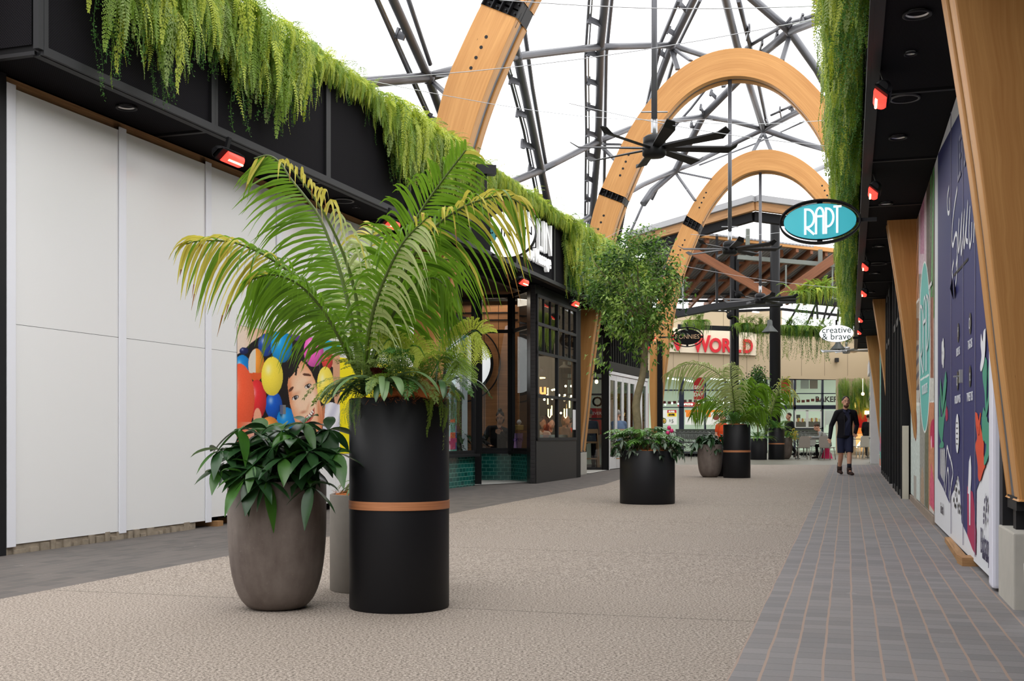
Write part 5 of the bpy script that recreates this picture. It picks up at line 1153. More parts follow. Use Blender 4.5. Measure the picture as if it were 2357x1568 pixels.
# ---- supermarket facade
fac = thing('supermarket_facade', 'beige supermarket facade with tall glazing at the end of the lane', 'facade', (9, FY, .14))
def pq(m, x0, y0, x1, y1, Y, mi=0): return m.poly([P(x0, y1, Y), P(x1, y1, Y), P(x1, y0, Y), P(x0, y0, Y)], mi)
m = MB(); a, b = P(1380, 862, FY), P(1800, 872, FY); m.hexa([(a.x, FY, a.z), (b.x, FY, b.z-.05), (b.x, FY+.4, b.z-.05), (a.x, FY+.4, a.z), (a.x, FY, 7.15), (b.x, FY, 7.15), (b.x, FY+.4, 7.15), (a.x, FY+.4, 7.15)]); m.build('beige_panel_wall', CRT, fac)
m = MB(); a, b = P(1800, 872, FY), P(2060, 874, FY); m.hexa([(a.x, FY, a.z), (b.x, FY, b.z-.05), (b.x, FY+.4, b.z-.05), (a.x, FY+.4, a.z), (a.x, FY, 6.2), (b.x, FY, 6.2), (b.x, FY+.4, 6.2), (a.x, FY+.4, 6.2)]); m.build('beige_panel_wall', CRT, fac)
for px in (1490, 1550, 1608, 1665, 1719, 1845, 1898, 1951):
    m = MB(); pq(m, px-.35, 700 if px < 1800 else 760, px+.35, 865, FY-.006); m.build('panel_joint', plain('joint_dark', rgb(120, 106, 86), .8), fac)
sg = thing('supermarket_sign', 'cream sign board with red NEW WORLD lettering on the beige facade', 'sign', P(1640, 790, FY-.1))
m = MB(); a = [P(1430, 806, FY-.02), P(1740, 819, FY-.02), P(1740, 765, FY-.02), P(1430, 748, FY-.02)]; m.prism(a, (0, -.12, 0)); m.build('sign_board', plain('sign_cream', rgb(222, 208, 184), .5), sg)
REDL = emit('sign_red', rgb(196, 24, 38), .12, .4)
SD = Vector((310, 0, -13)).normalized()
for txt, px, py, sz in [('N', 1462, 778, 1.28), ('E', 1510, 783, 1.05), ('W', 1560, 788, 1.05), ('W', 1620, 787, 1.32), ('O', 1662, 793, 1.05), ('R', 1688, 795, 1.05), ('L', 1709, 797, 1.05), ('D', 1723, 797, 1.05)]:
    pass
for txt, x0, x1, y0, y1 in [('N', 1440, 1478, 758, 806), ('E', 1484, 1510, 766, 806), ('W', 1514, 1580, 768, 807), ('W', 1594, 1636, 772, 811), ('O', 1633, 1661, 778, 812), ('R', 1663, 1684, 779, 811), ('L', 1687, 1706, 780, 812), ('D', 1711, 1733, 781, 813)]:
    me = text_mesh(txt, 1.0, ext=.03, bold=.035, align='LEFT', res=4); xs = [v.co.x for v in me.vertices]; ys = [v.co.y for v in me.vertices]
    a, b = P(x0, y1, FY-.2), P(x1, y0, FY-.2)
    for v in me.vertices:
        fx = (v.co.x-min(xs))/(max(xs)-min(xs)); fy = (v.co.y-min(ys))/(max(ys)-min(ys)); v.co = Vector((a.x+(b.x-a.x)*fx, FY-.16-v.co.z*2, a.z+(b.z-a.z)*fy))
    me.materials.clear(); me.materials.append(REDL); o = bpy.data.objects.new('sign_letter', me); link(o, sg, True)
NVF = plain('navy_frame', rgb(26, 34, 54), .4)
def fbar(x0, y0, x1, y1, Y=FY+.1, nm='window_frame'):
    m = MB(); a, b = P(x0, y1, Y), P(x1, y0, Y); m.hexa([(a.x, Y-.06, a.z), (b.x, Y-.06, a.z), (b.x, Y+.1, a.z), (a.x, Y+.1, a.z), (a.x, Y-.06, b.z), (b.x, Y-.06, b.z), (b.x, Y+.1, b.z), (a.x, Y+.1, b.z)]); return m.build(nm, NVF, fac)
for x0, x1 in ((1512, 1518), (1563, 1574), (1621, 1625), (1668, 1671), (1708, 1713), (1760, 1766), (1827, 1831), (1891, 1895), (1925, 1929)): fbar(x0, 862, x1, 1045)
for y0, y1, a, b in ((897, 900, 1500, 1766), (937, 939, 1500, 1766), (905, 907, 1796, 1930), (933, 942, 1795, 1928), (860, 864, 1500, 1800), (872, 875, 1795, 1930), (984, 988, 1825, 1895), (1040, 1045, 1500, 1765)): fbar(a, y0, b, y1)
ALF = plain('pale_door_frame', rgb(196, 200, 196), .4)
for x0, x1 in ((1829, 1832), (1855, 1861), (1888, 1891), (1898, 1901), (1922, 1925)):
    m = MB(); pq(m, x0, 945, x1, 984, FY+.02); m.build('door_frame', ALF, fac)
for y in (944, 983):
    m = MB(); pq(m, 1830, y, 1891, y+2.5, FY+.02); m.build('door_frame', ALF, fac)
m = MB(); pq(m, 1900, 945, 1923, 978, FY+.03); m.build('frosted_pane', plain('frosted', rgb(188, 202, 196), .4), fac)
g = MB(); pq(g, 1500, 862, 1765, 1043, FY+.15); g.build('glass_pane', GLASS, fac); g = MB(); pq(g, 1798, 872, 1928, 1043, FY+.15); g.build('glass_pane', GLASS, fac)
m = MB(); m.box((10, 57.2, .02), (60, 2.6, .3)); 
# interior
INW = emit('glowing_interior_wall', rgb(186, 200, 180), .30, .7)  # wall given its own glow in place of light from the store lamps
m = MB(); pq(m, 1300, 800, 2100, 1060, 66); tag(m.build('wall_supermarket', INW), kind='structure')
m = MB(); m.poly([P(1300, 845, 57), P(2010, 845, 57), P(2010, 858, 66), P(1300, 858, 66)]); tag(m.build('ceiling_supermarket', plain('ceiling_pale', rgb(214, 222, 208), .8)), kind='structure')
TUBE = emit('tube_white', (.95, 1, .95, 1), 6)
for i, (x0, y0, x1, y1) in enumerate([(1528, 862.5, 1592, 866.5), (1524, 868.5, 1562, 874.5), (1574, 874.5, 1594, 878.5), (1640, 866, 1770, 871), (1636, 872, 1720, 878), (1700, 868, 1760, 874)]):
    m = MB(); m.bar(P(x0, y0, 58+i*.5), P(x1, y1, 58+i*.5), .12, .07); tag(m.build('tube_light', TUBE), ['long fluorescent tube behind the upper left facade glass', 'short fluorescent tube at the far left of the facade glass', 'short fluorescent tube beside the second mullion', 'long fluorescent tube right of the SAVE banner', 'fluorescent tube lower in the centre of the facade', 'fluorescent tube left of the round column'][i], 'light')
for x, e in ((7.5, 170), (12.5, 150), (15.5, 140)):
    li = bpy.data.lights.new('store_light', 'AREA'); li.energy = e; li.color = (.95, 1, .9); li.size = 3
    lo = bpy.data.objects.new('store_light', li); lo.location = (x, 60, 4.2); C.objects.link(lo)
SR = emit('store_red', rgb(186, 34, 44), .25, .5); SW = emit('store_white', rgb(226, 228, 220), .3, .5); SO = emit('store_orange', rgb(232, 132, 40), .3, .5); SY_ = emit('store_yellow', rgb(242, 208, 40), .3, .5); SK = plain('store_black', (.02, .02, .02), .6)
def card(x0, y0, x1, y1, Y, mat, nm='card', parent=None):
    m = MB(); a, b = P(x0, y1, Y), P(x1, y0, Y); m.hexa([(a.x, Y, a.z), (b.x, Y, a.z), (b.x, Y+.02, a.z), (a.x, Y+.02, a.z), (a.x, Y, b.z), (b.x, Y, b.z), (b.x, Y+.02, b.z), (a.x, Y+.02, b.z)]); return m.build(nm, mat, parent)
def txt(s, px, py, Y, h_px, mat, parent, nm='printed_text', sx=.9, bold=.01): return text_obj(nm, s, h_px/F*Y*1.35, mat, P(px, py, Y-.01), (1, 0, 0), (0, 0, 1), parent, ext=.004, sx=sx, bold=bold)
b1 = thing('price_banner', 'red hanging SAVE EVERY DAY banner at the left edge of the facade glass', 'banner', P(1518, 870, 58)); card(1506, 862, 1525, 888, 58, SR, 'banner_sheet', b1); txt('SAVE', 1515, 868, 58, 7, SW, b1, sx=.8); txt('EVERY', 1515, 876, 58, 6, SW, b1, sx=.75); txt('DAY', 1515, 884, 58, 7, SW, b1)
b2 = thing('price_banner', 'red hanging SAVE EVERY DAY banner behind the arching palm frond', 'banner', P(1608, 890, 58)); card(1597, 870, 1620, 920, 58, SR, 'banner_sheet', b2); txt('SAVE', 1608, 892, 58, 8, SW, b2, sx=.8); txt('EVERY', 1608, 900, 58, 5, SW, b2, sx=.8); txt('DAY', 1608, 909, 58, 9, SW, b2)
b3 = thing('price_poster', 'SUPER SAVER five dollar avocado poster in the facade window', 'poster', P(1540, 960, FY+.05)); card(1519, 944, 1558, 978, FY+.04, SW, 'poster_sheet', b3); card(1536, 944, 1557, 951, FY+.03, SR, 'red_strip', b3); card(1536, 951, 1557, 959, FY+.03, SY_, 'yellow_strip', b3)
txt('SUPER', 1546, 948, FY+.03, 4, SW, b3); txt('SAVER', 1546, 955, FY+.03, 4, SK, b3); txt('$', 1542, 968, FY+.03, 5, SK, b3, bold=.0); txt('5', 1548, 970, FY+.03, 9, SK, b3, bold=.0)
for (x, y, r, mt) in ((1525, 966, 5, 'avocado_green'), (1529, 969, 6, 'avocado_skin'), (1529, 969, 4.5, 'avocado_flesh'), (1528, 970, 2.2, 'avocado_stone')):
    cl = {'avocado_green': (150, 170, 60), 'avocado_skin': (50, 60, 30), 'avocado_flesh': (220, 200, 90), 'avocado_stone': (170, 96, 44)}[mt]
    c = P(x, y, FY+.025-.003*['avocado_green', 'avocado_skin', 'avocado_flesh', 'avocado_stone'].index(mt)); r_ = r/F*FY; m = MB(); m.poly([c+Vector((r_*math.cos(a)*.8, 0, r_*math.sin(a)*1.1)) for a in np.linspace(0, 6.28, 17)[:-1]]); m.build(mt, plain(mt, rgb(*cl), .5), b3)
b4 = thing('price_poster', 'orange and white 7.99 price poster in the facade window', 'poster', P(1598, 960, FY+.05)); card(1577, 944, 1619, 978, FY+.04, SW, 'poster_sheet', b4); card(1577, 944, 1619, 949, FY+.03, SO, 'orange_strip', b4); card(1579, 949, 1590, 960, FY+.03, SO, 'orange_tag', b4)
card(1594, 950, 1612, 963, FY+.03, SK, 'tray', b4); card(1596, 951, 1610, 961, FY+.02, plain('meat_pink', rgb(200, 150, 140), .5), 'meat', b4); txt('7', 1603, 971, FY+.03, 9, SK, b4, bold=.02); txt('99', 1609, 968, FY+.03, 4.5, SK, b4)
b5 = thing('price_poster', 'orange-topped price poster half hidden by the potted palm', 'poster', P(1640, 960, FY+.05)); card(1624, 944, 1664, 978, FY+.04, SW, 'poster_sheet', b5); card(1624, 944, 1664, 949, FY+.03, SO, 'orange_strip', b5); card(1626, 949, 1636, 960, FY+.03, SO, 'orange_tag', b5)
m = MB(); c = P(1648, 960, FY+.03); m.poly([c+Vector((.16*math.cos(a), 0, .16*math.sin(a))) for a in np.linspace(0, 6.28, 17)[:-1]]); m.build('fruit_print', plain('fruit_red', rgb(130, 60, 50), .5), b5)
b6 = thing('shelf_sign', 'red and white aisle sign inside the supermarket', 'sign', P(1585, 930, 60)); card(1560, 926, 1612, 936, 60, SR, 'sign_sheet', b6); card(1512, 935, 1520, 952, 60, SR, 'sign_sheet', b6); txt('FRESH', 1584, 931, 60, 5, SW, b6)
for i, x in enumerate(list(range(1513, 1622, 12))+list(range(1630, 1765, 12))+list(range(1801, 1900, 11))):
    yv = 922+2*math.sin(i*.8)-(3 if x > 1800 else 0); q = card(x, yv, x+7.5, yv+6, 57.3, plain('bunting_maroon', rgb(104, 32, 30), .6), 'bunting_flag'); tag(q, 'small maroon flag of the bunting strung inside the supermarket glass', 'flag', 'maroon bunting flags')
for i in range(16):
    x = 1516+i*15+random.uniform(-3, 3); c = P(x, 928+random.uniform(-3, 4), 59.5); m = MB(); m.ball(c, .05, 6); tag(m.build('spot_lamp', TUBE), 'tiny bright ceiling spot inside the supermarket', 'lamp', 'spots inside the supermarket')
tag(txt('BAKERY', 1908, 920, 64, 13, SK, None, 'bakery_lettering', 1.0, .015), 'black BAKERY lettering on the pale wall inside', 'lettering')
card_ = card(1798, 873, 1819, 905, 58, SR, 'red_column'); tag(card_, 'red painted column face just right of the round column', 'column')
wb = thing('interior_windows', 'pair of grey office windows high inside the supermarket', 'window', P(1862, 880, 65)); card(1843, 872, 1862, 895, 65, plain('blind_grey', rgb(150, 156, 150), .6), 'window_blind', wb); card(1864, 872, 1882, 895, 65, plain('blind_brown', rgb(120, 112, 100), .6), 'window_blind', wb); card(1820, 874, 1833, 896, 65, plain('blind_tan', rgb(140, 126, 112), .6), 'window_blind', wb)
sh = thing('shop_shelving', 'low shelves of goods behind the supermarket sliding doors', 'shelves', P(1860, 970, 60)); card(1832, 970, 1890, 983, 60, plain('shelf_dark', rgb(80, 78, 72), .6), 'shelf_unit', sh)
for i in range(22):
    q = P(1834+i*2.6, 968-random.random()*2, 59.8); m = MB(); m.box(q, (.045, .04, .16+.05*random.random())); tag(m.build('jar', plain('jar_%d' % (i % 4), [rgb(200, 190, 170), rgb(160, 80, 50), rgb(210, 200, 90), rgb(220, 220, 220)][i % 4], .4)), 'jar on the low supermarket shelf behind the sliding doors', 'jar', 'jars on the low shelf')
card_ = card(1833, 955, 1842, 972, 60.5, SK, 'till_screen'); tag(card_, 'black till screen inside the sliding doors', 'screen')
# right wing: red wall with hanging greenery
m = MB(); a, b = P(1928, 1045, 52), P(2030, 872, 52); m.hexa([(a.x, 52, .1), (b.x, 52, .1), (b.x, 52.3, .1), (a.x, 52.3, .1), (a.x, 52, b.z), (b.x, 52, b.z), (b.x, 52.3, b.z), (a.x, 52.3, b.z)]); tag(m.build('wall_kiosk', CRT), kind='structure')
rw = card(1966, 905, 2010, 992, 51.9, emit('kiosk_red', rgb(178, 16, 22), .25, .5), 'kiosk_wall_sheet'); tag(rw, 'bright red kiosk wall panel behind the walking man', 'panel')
q = thing('kiosk_roundel', 'small round white and black roundel on the red kiosk wall', 'sign', P(1998, 934, 51.8)); m = MB(); c = P(1998, 934, 51.85); m.poly([c+Vector((.15*math.cos(a), 0, .15*math.sin(a))) for a in np.linspace(0, 6.28, 25)[:-1]]); m.build('roundel', SK, q); m = MB(); c = P(1998, 934, 51.82); m.poly([c+Vector((.10*math.cos(a), 0, .10*math.sin(a))) for a in np.linspace(0, 6.28, 25)[:-1]]); m.build('roundel_face', SW, q)
for i, (x, y0, y1) in enumerate(((1969, 915, 938),)):
    m = MB(); m.tube([P(x, y0, 51.5), P(x, y1, 51.5)], .035, 8); tag(m.build('wall_light', GLOW), 'tall glowing loop light on the red kiosk wall', 'light')
m = MB(); m.bar(P(1991, 950, 51.4), P(2001, 950, 51.4), .1, .16); tag(m.build('wall_light', GLOW), 'small glowing orange box light on the kiosk wall', 'light')
c = P(1986, 907, 50); m = MB(); m.ball(c, .07, 10); m.tube([c, P(1986, 872, 50)], .008, 4); tag(m.build('bulb_pendant', GLOW), 'bright bare bulb above the walking man', 'pendant light')
q = thing('kiosk_counter', 'pale kiosk counter with a slanted orange-trimmed display', 'counter', P(1985, 1010, 50)); card(1968, 998, 2005, 1040, 50.5, plain('counter_cream', rgb(196, 184, 160), .5), 'counter_front', q); m = MB(); m.bar(P(1972, 1030, 50.2), P(1992, 1003, 50.2), .1, .06); m.build('light_strip', GLOW, q); m = MB(); m.hexa([P(1972, 996, 50.3), P(1990, 996, 50.3), P(1992, 998, 50.9), P(1974, 998, 50.9), P(1976, 985, 50.4), P(1990, 985, 50.4), P(1992, 985, 50.9), P(1978, 985, 50.9)]); m.build('display_case', SO, q)
# low hedge screen / trolley bay
for i, (x0, x1) in enumerate(((1822, 1885), (1555, 1660))):
    q = card(x0, 988, x1, 1010, 49.5, plain('mesh_screen', rgb(86, 92, 84), .7, 0, .2, .35, 8), 'mesh_screen'); tag(q, 'grey-green wire screen behind the %s' % ('seated boy' if x0 > 1800 else 'row of shopping trolleys'), 'screen')
WIRE = plain('trolley_wire', rgb(116, 120, 116), .4, .5)
def trolley(loc, rz, lab):
    t = thing('shopping_trolley', lab, 'shopping trolley', loc, rz, 'nested shopping trolleys'); M_ = Matrix.Translation(loc)@Matrix.Rotation(rz, 4, 'Z'); tr = lambda *p: M_@Vector(p)
    m = MB()
    for z, a, b in ((.55, .18, .40), (.72, .22, .44), (.95, .26, .50)): m.tube([tr(-a, -b, z), tr(a, -b, z), tr(a, b, z+.05), tr(-a, b, z+.05), tr(-a, -b, z)], .008, 4)
    for s_ in (-1, 1):
        for f in np.linspace(-1, 1, 8): m.tube([tr(s_*.18, f*.40, .55), tr(s_*.26, f*.5, .97)], .004, 4)
    m.build('basket', WIRE, t)
    m = MB()
    for s_ in (-1, 1): m.tube([tr(s_*.24, .5, 1.02), tr(s_*.2, .35, .5), tr(s_*.24, -.45, .16), tr(s_*.26, .48, .14)], .014, 5)
    m.build('frame', WIRE, t)
    m = MB(); m.tube([tr(-.27, .54, 1.03), tr(.27, .54, 1.03)], .018, 6); m.build('handle', DKGREY, t)
    for x in (-.24, .24):
        for y in (-.42, .46):
            m = MB(); m.tube([tr(x-.015, y, .07), tr(x+.015, y, .07)], .065, 10); m.build('wheel', BLACK, t)
    return t
ORD = 'first second third fourth fifth sixth seventh eighth ninth tenth eleventh twelfth last'.split()
for i in range(13):
    c = P(1562+i*9.2, 1040, 46.5); trolley((c.x, 46.5, .14), math.pi/2, 'grey wire shopping trolley in the nested row behind the potted tree, %s from the left' % ORD[i])
for i in range(5):
    c = P(1848+i*9, 1040, 48.5); trolley((c.x, 48.5, .14), math.pi/2, 'grey wire shopping trolley nested behind the cafe tables, %s from the left' % ORD[i])
# tables and chairs
def cafe_table(px, Y, lab, wd=.75):
    c = P(px, 1000, Y); g = gz(Y); t = thing('cafe_table', lab, 'table', (c.x, Y, g), 0, 'cafe tables')
    m = MB(); m.box((c.x, Y, g+.735), (wd, .7, .03)); m.build('table_top', plain('table_grey', rgb(110, 104, 98), .4), t, .006)
    for s_ in (-1, 1):
        m = MB(); m.tube([(c.x+s_*wd*.42, Y, g+.72), (c.x+s_*wd*.42, Y, g+.03)], .022, 8); m.bar((c.x+s_*wd*.42, Y-.28, g+.02), (c.x+s_*wd*.42, Y+.28, g+.02), .05, .03); m.build('leg', WIRE, t)
def cafe_chair(px, Y, rz, lab, col=(158, 150, 142)):
    c = P(px, 1000, Y); g = gz(Y); loc = Vector((c.x, Y, g)); t = thing('cafe_chair', lab, 'chair', loc, rz, 'cafe chairs'); M_ = Matrix.Translation(loc)@Matrix.Rotation(rz, 4, 'Z'); tr = lambda *p: M_@Vector(p)
    mt = plain('chair_shell_%d' % col[0], rgb(*col), .45); m = MB(); m.hexa([tr(*p) for p in ((-.21, -.2, .43), (.21, -.2, .43), (.2, .2, .42), (-.2, .2, .42), (-.22, -.21, .46), (.22, -.21, .46), (.21, .21, .45), (-.21, .21, .45))]); m.build('seat', mt, t, .01)
    m = MB(); pr = [(-.20, .44), (-.21, .6), (-.19, .8), (-.13, .86), (.13, .86), (.19, .8), (.21, .6), (.20, .44)]; m.prism([tr(x, .20+.12*(z-.44), z) for x, z in pr], tr(0, .03, 0)-tr(0, 0, 0)); m.build('backrest', mt, t)
    for sx in (-1, 1):
        for sy in (-1, 1): m = MB(); m.tube([tr(sx*.18, sy*.17, .43), tr(sx*.22, sy*.23, 0)], .015, 6); m.build('leg', mt, t)
cafe_table(1862, 42.6, 'grey cafe table where the boy in the grey hoodie sits', 1.0); cafe_table(1828, 45.5, 'pale cafe table behind the yellow-flowered planter', .9); cafe_table(1975, 44.5, 'grey cafe table right of the walking man', .9)
cafe_chair(1848, 41.9, math.pi, 'taupe plastic cafe chair facing away in front of the first table'); cafe_chair(1904, 41.6, math.pi-.7, 'taupe cafe chair turned aside next to the seated boy'); cafe_chair(1988, 43.8, math.pi, 'white cafe chair at the right-hand table', (214, 214, 206)); cafe_chair(1962, 45.5, 0, 'white cafe chair partly behind the walking man', (214, 214, 207)); cafe_chair(1999, 44.3, 1.2, 'white cafe chair nearest the display cabinet', (214, 214, 208)); cafe_chair(1873, 46.5, .2, 'grey cafe chair behind the seated boy', (150, 152, 148))
q = thing('wet_floor_sign', 'pink folding floor sign beside the seated boy', 'sign', (P(1903, 1000, 43.3).x, 43.3, .13)); cx = P(1903, 1000, 43.3).x
for s_ in (-1, 1):
    m = MB(); m.hexa([(cx-.18, 43.3+s_*.16, .13), (cx+.18, 43.3+s_*.16, .13), (cx+.18, 43.3+s_*.18, .13), (cx-.18, 43.3+s_*.18, .13), (cx-.08, 43.3+s_*.01, .52), (cx+.08, 43.3+s_*.01, .52), (cx+.08, 43.3+s_*.03, .52), (cx-.08, 43.3+s_*.03, .52)]); m.build('board', plain('pink_plastic', rgb(232, 40, 110), .4), q)

m = MB(); wallbox(m, (20, 56), (13.2, 39.6), .05, 6.4, -.3); tag(m.build('wall_court_right_added', CRT), kind='structure')  # unseen wall added to keep white sky out of the window reflections
m = MB(); wallbox(m, (3.2, 56), (3.6, 37.5), .05, 5.2, .3); tag(m.build('wall_court_left_added', DKGREY), kind='structure')  # also unseen, added to cut horizon light at the far end

m = MB(); m.box(P(1926, 829, FY-.12), (.16, .2, .2)); tag(m.build('wall_sensor', DKGREY), 'small grey sensor box on the beige facade below the white oval sign', 'sensor')
# ================================================================= foliage templates
def kite(b, d, n, L, w, droop=0.0):
    """one-quad leaf: base, side, tip, side (arrays for many leaves) ; b,d,n: (k,3)"""
    s = np.cross(d, n); s /= np.linalg.norm(s, axis=1)[:, None]+1e-9
    L = np.asarray(L)[:, None]; w = np.asarray(w)[:, None]; g = np.array([0, 0, -1.0])*droop
    mid = b+d*L*.45+g*L*.1; tip = b+d*L+g*L*.6
    V = np.stack([b, mid-s*w, tip, mid+s*w], 1).reshape(-1, 3); Q = np.arange(len(b)*4).reshape(-1, 4); return V, Q
def path(kind, n=12, rs=None):
    t = np.linspace(0, 1, n); r = rs or np.random
    if kind == 'drape': a = np.radians(50-150*np.minimum(1, t*1.9)**.8)
    elif kind == 'hang': a = np.radians(-55-32*np.minimum(1, t*2.5))+.18*np.sin(t*5+r.rand()*6)
    elif kind == 'arch': a = np.radians(62-95*t**1.3)
    elif kind == 'low': a = np.radians(25-85*t)
    else: a = np.radians(78-55*t)
    y = np.concatenate([[0], np.cumsum(np.cos(a[:-1])/(n-1))]); z = np.concatenate([[0], np.cumsum(np.sin(a[:-1])/(n-1))]); x = .05*np.sin(t*4+r.rand()*6)*t
    return np.stack([x, y, z], 1)
def frond_tpl(kind, pairs, plen, pw, lac=0, droop=.35):
    pts = path(kind); k = len(pts); T = np.gradient(pts, axis=0); T /= np.linalg.norm(T, axis=1)[:, None]
    t = np.linspace(.04, .99, pairs); B = np.stack([np.interp(t, np.linspace(0, 1, k), pts[:, j]) for j in range(3)], 1); D = np.stack([np.interp(t, np.linspace(0, 1, k), T[:, j]) for j in range(3)], 1)
    X = np.array([1.0, 0, 0]); N = np.cross(np.broadcast_to(X, D.shape), D); prof = np.sin(np.pi*np.clip(t*.86+.13, 0, 1))**.7*(1-.55*t)
    Vs, Qs, n = [], [], 0
    for s_ in (-1, 1):
        d = X*s_*1.0+D*.45+np.random.randn(pairs, 3)*.12; d /= np.linalg.norm(d, axis=1)[:, None]
        if not lac:
            V, Q = kite(B, d, N+np.random.randn(pairs, 3)*.25, plen*prof, pw*np.ones(pairs)*(.4+.6*prof), droop); Vs.append(V); Qs.append(Q+n); n += len(V)
        else:                                   # twice divided: leaflets along each pinna
            for j in range(lac):
                f = (j+.6)/lac; bb = B+d*(plen*prof*f)[:, None]+np.array([0, 0, -1.0])*(droop*.5*(plen*prof)*f*f)[:, None]
                for q in (-1, 1):
                    dd = d*.6+D*q*.9+np.random.randn(pairs, 3)*.15; dd /= np.linalg.norm(dd, axis=1)[:, None]
                    V, Q = kite(bb, dd, N, plen*.34*(1-.5*f)*np.ones(pairs), pw*.8*np.ones(pairs), .1); Vs.append(V); Qs.append(Q+n); n += len(V)
    V, Q = blade(pts, np.linspace(.006, .002, k), np.array([0, .3, 1.0])); Vs.append(V); Qs.append(Q+n)
    return np.concatenate(Vs), np.concatenate(Qs)
def strand_tpl(nl, lw, ll):                       # hanging stem with small round leaves
    pts = path('hang', 14); t = np.random.rand(nl)**.9; B = np.stack([np.interp(t, np.linspace(0, 1, 14), pts[:, j]) for j in range(3)], 1)
    d = np.random.randn(nl, 3)*np.array([1, 1, .5])+np.array([0, .2, -.5]); d /= np.linalg.norm(d, axis=1)[:, None]; B = B+np.random.randn(nl, 3)*.018
    V, Q = kite(B, d, np.random.randn(nl, 3), ll*np.ones(nl), lw*np.ones(nl), .2); V2, Q2 = blade(pts, .002*np.ones(14), np.array([0, 1.0, 0])); return np.concatenate([V, V2]), np.concatenate([Q, Q2+len(V)])
np.random.seed(11)
T_DR = [frond_tpl('drape', 30, .10, .016) for _ in range(4)]; T_HG = [frond_tpl('hang', 30, .085, .014) for _ in range(5)]
T_LC = [frond_tpl('drape', 14, .16, .012, 4) for _ in range(3)]+[frond_tpl('hang', 15, .13, .011, 4) for _ in range(3)]
T_ST = [strand_tpl(70, .011, .026) for _ in range(4)]; T_AR = [frond_tpl('arch', 28, .14, .018) for _ in range(3)]+[frond_tpl('low', 28, .14, .018) for _ in range(3)]
T_AL = [frond_tpl('arch', 14, .26, .012, 6) for _ in range(3)]+[frond_tpl('low', 14, .24, .012, 6) for _ in range(3)]
def put_tpl(nb, tpl, o, ang, sc, mi, tilt=0.0, zs=1.0):
    V, Q = tpl; c, s = math.cos(ang), math.sin(ang); R = np.array([[c, -s, 0], [s, c, 0], [0, 0, 1]])   # +y of the template -> direction ang+90
    S_ = np.diag([sc, sc, sc*zs]); nb.add(V@(R@S_).T+np.array(o), Q, mi)
def fringe(name, label, pl, side, Y0, Y1, bottom, dens, top=5.32, near=None, zmin=0.0, out=(.02, .24), lens=(.45, .95)):
    nb = NB(); rs = np.random.RandomState(5 if side > 0 else 9); n = int((Y1-Y0)*dens(0) if not callable(dens) else 0)
    nv = -pl.n if side < 0 else pl.n; a_out = math.atan2(nv.y, nv.x)-math.pi/2; y = Y0
    while y < Y1:
        y += 1.0/dens(y)*rs.uniform(.4, 1.6); zb = bottom(y)
        if zb > 5.25: zb = 5.2
        clump = .16*math.sin(y*9.1)+.12*math.sin(y*23.7+1); zb = zb+clump+.1+abs(rs.randn())*.16
        k_ = rs.rand(); L = rs.uniform(*lens); span = 5.35-zb
        o_out = rs.uniform(*out); 
        if k_ < .22 or span < .25:               # top tufts spilling over
            z = top+rs.uniform(-.06, .12); L = min(L, max(.3, span*1.1)); tp, mi = (T_LC[rs.randint(3)] if rs.rand() < .45 else T_DR[rs.randint(4)]), (1 if rs.rand() < .6 else 0); o_out *= .5
        elif k_ < .60:
            L = min(L, span); z = rs.uniform(zb+L*.85, max(zb+L*.86, top+.02)); tp, mi = T_HG[rs.randint(5)], rs.choice([0, 1, 3, 0, 1]) 
        elif k_ < .86:
            L = min(L, span); z = rs.uniform(zb+L*.85, max(zb+L*.86, top+.02)); tp, mi = T_LC[3+rs.randint(3)], rs.choice([0, 1, 3, 0])
        else:
            L = min(L*.9, span); z = zb-.08+L*.95; tp, mi = T_ST[rs.randint(4)], 2; o_out *= .6
        p = pl.at(y, z, 0)+nv*o_out; put_tpl(nb, tp, p, a_out+rs.randn()*.7, L, mi)
        if rs.rand() < .22:
            q = pl.at(y, top+rs.uniform(-.05, .08), 0)+nv*rs.uniform(-.22, .10); put_tpl(nb, (T_AR if rs.rand() < .5 else T_AL)[rs.randint(6)], q, rs.uniform(0, 6.28), rs.uniform(.22, .48), rs.choice([0, 1, 1, 3]))
    o = nb.build(name, GREENS); return tag(o, label, 'hanging plants', kind='stuff')
def prof_l(y):
    p = LF.at(y, 4.5); px = CX+F*p.x/p.y
    tab = [(95, 10), (150, 30), (185, 60), (192, 190), (280, 190), (300, 120), (350, 245), (372, 245), (400, 150), (430, 120), (500, 240), (570, 290), (600, 330), (620, 250), (660, 310), (690, 200), (720, 150), (760, 215), (800, 200), (832, 285), (870, 370), (900, 460), (940, 430), (1000, 470), (1100, 470), (1120, 430), (1283, 520), (1290, 600), (1296, 680), (1330, 690), (1384, 720), (1500, 800)]
    py = interp(tab, px); return 1+(HY-py)/F*y
fringe('hanging_ferns', 'green ferns and trailing strands hanging over the left black canopy', LF, 1, 9.0, 30.1, prof_l, lambda y: 240 if y > 9.5 else 60)
fringe('hanging_ferns', 'green ferns and trailing strands hanging along the right canopy edge', RF, -1, 6.5, 38.9, lambda y: 4.12+.12*math.sin(y*1.3), lambda y: 190 if y < 26 else 130, out=(.03, .34))
m = MB(); m.slab(LF, 9.0, 30.1, 5.22, 5.36, .35, off=.03); tag(m.build('planter_trough', DKGREY), 'black planting trough along the top of the left canopy', 'trough')
m = MB(); m.slab(RF, 4, 38.9, 5.22, 5.36, -.35, off=-.03); tag(m.build('planter_trough', DKGREY), 'black planting trough along the top of the right canopy', 'trough')

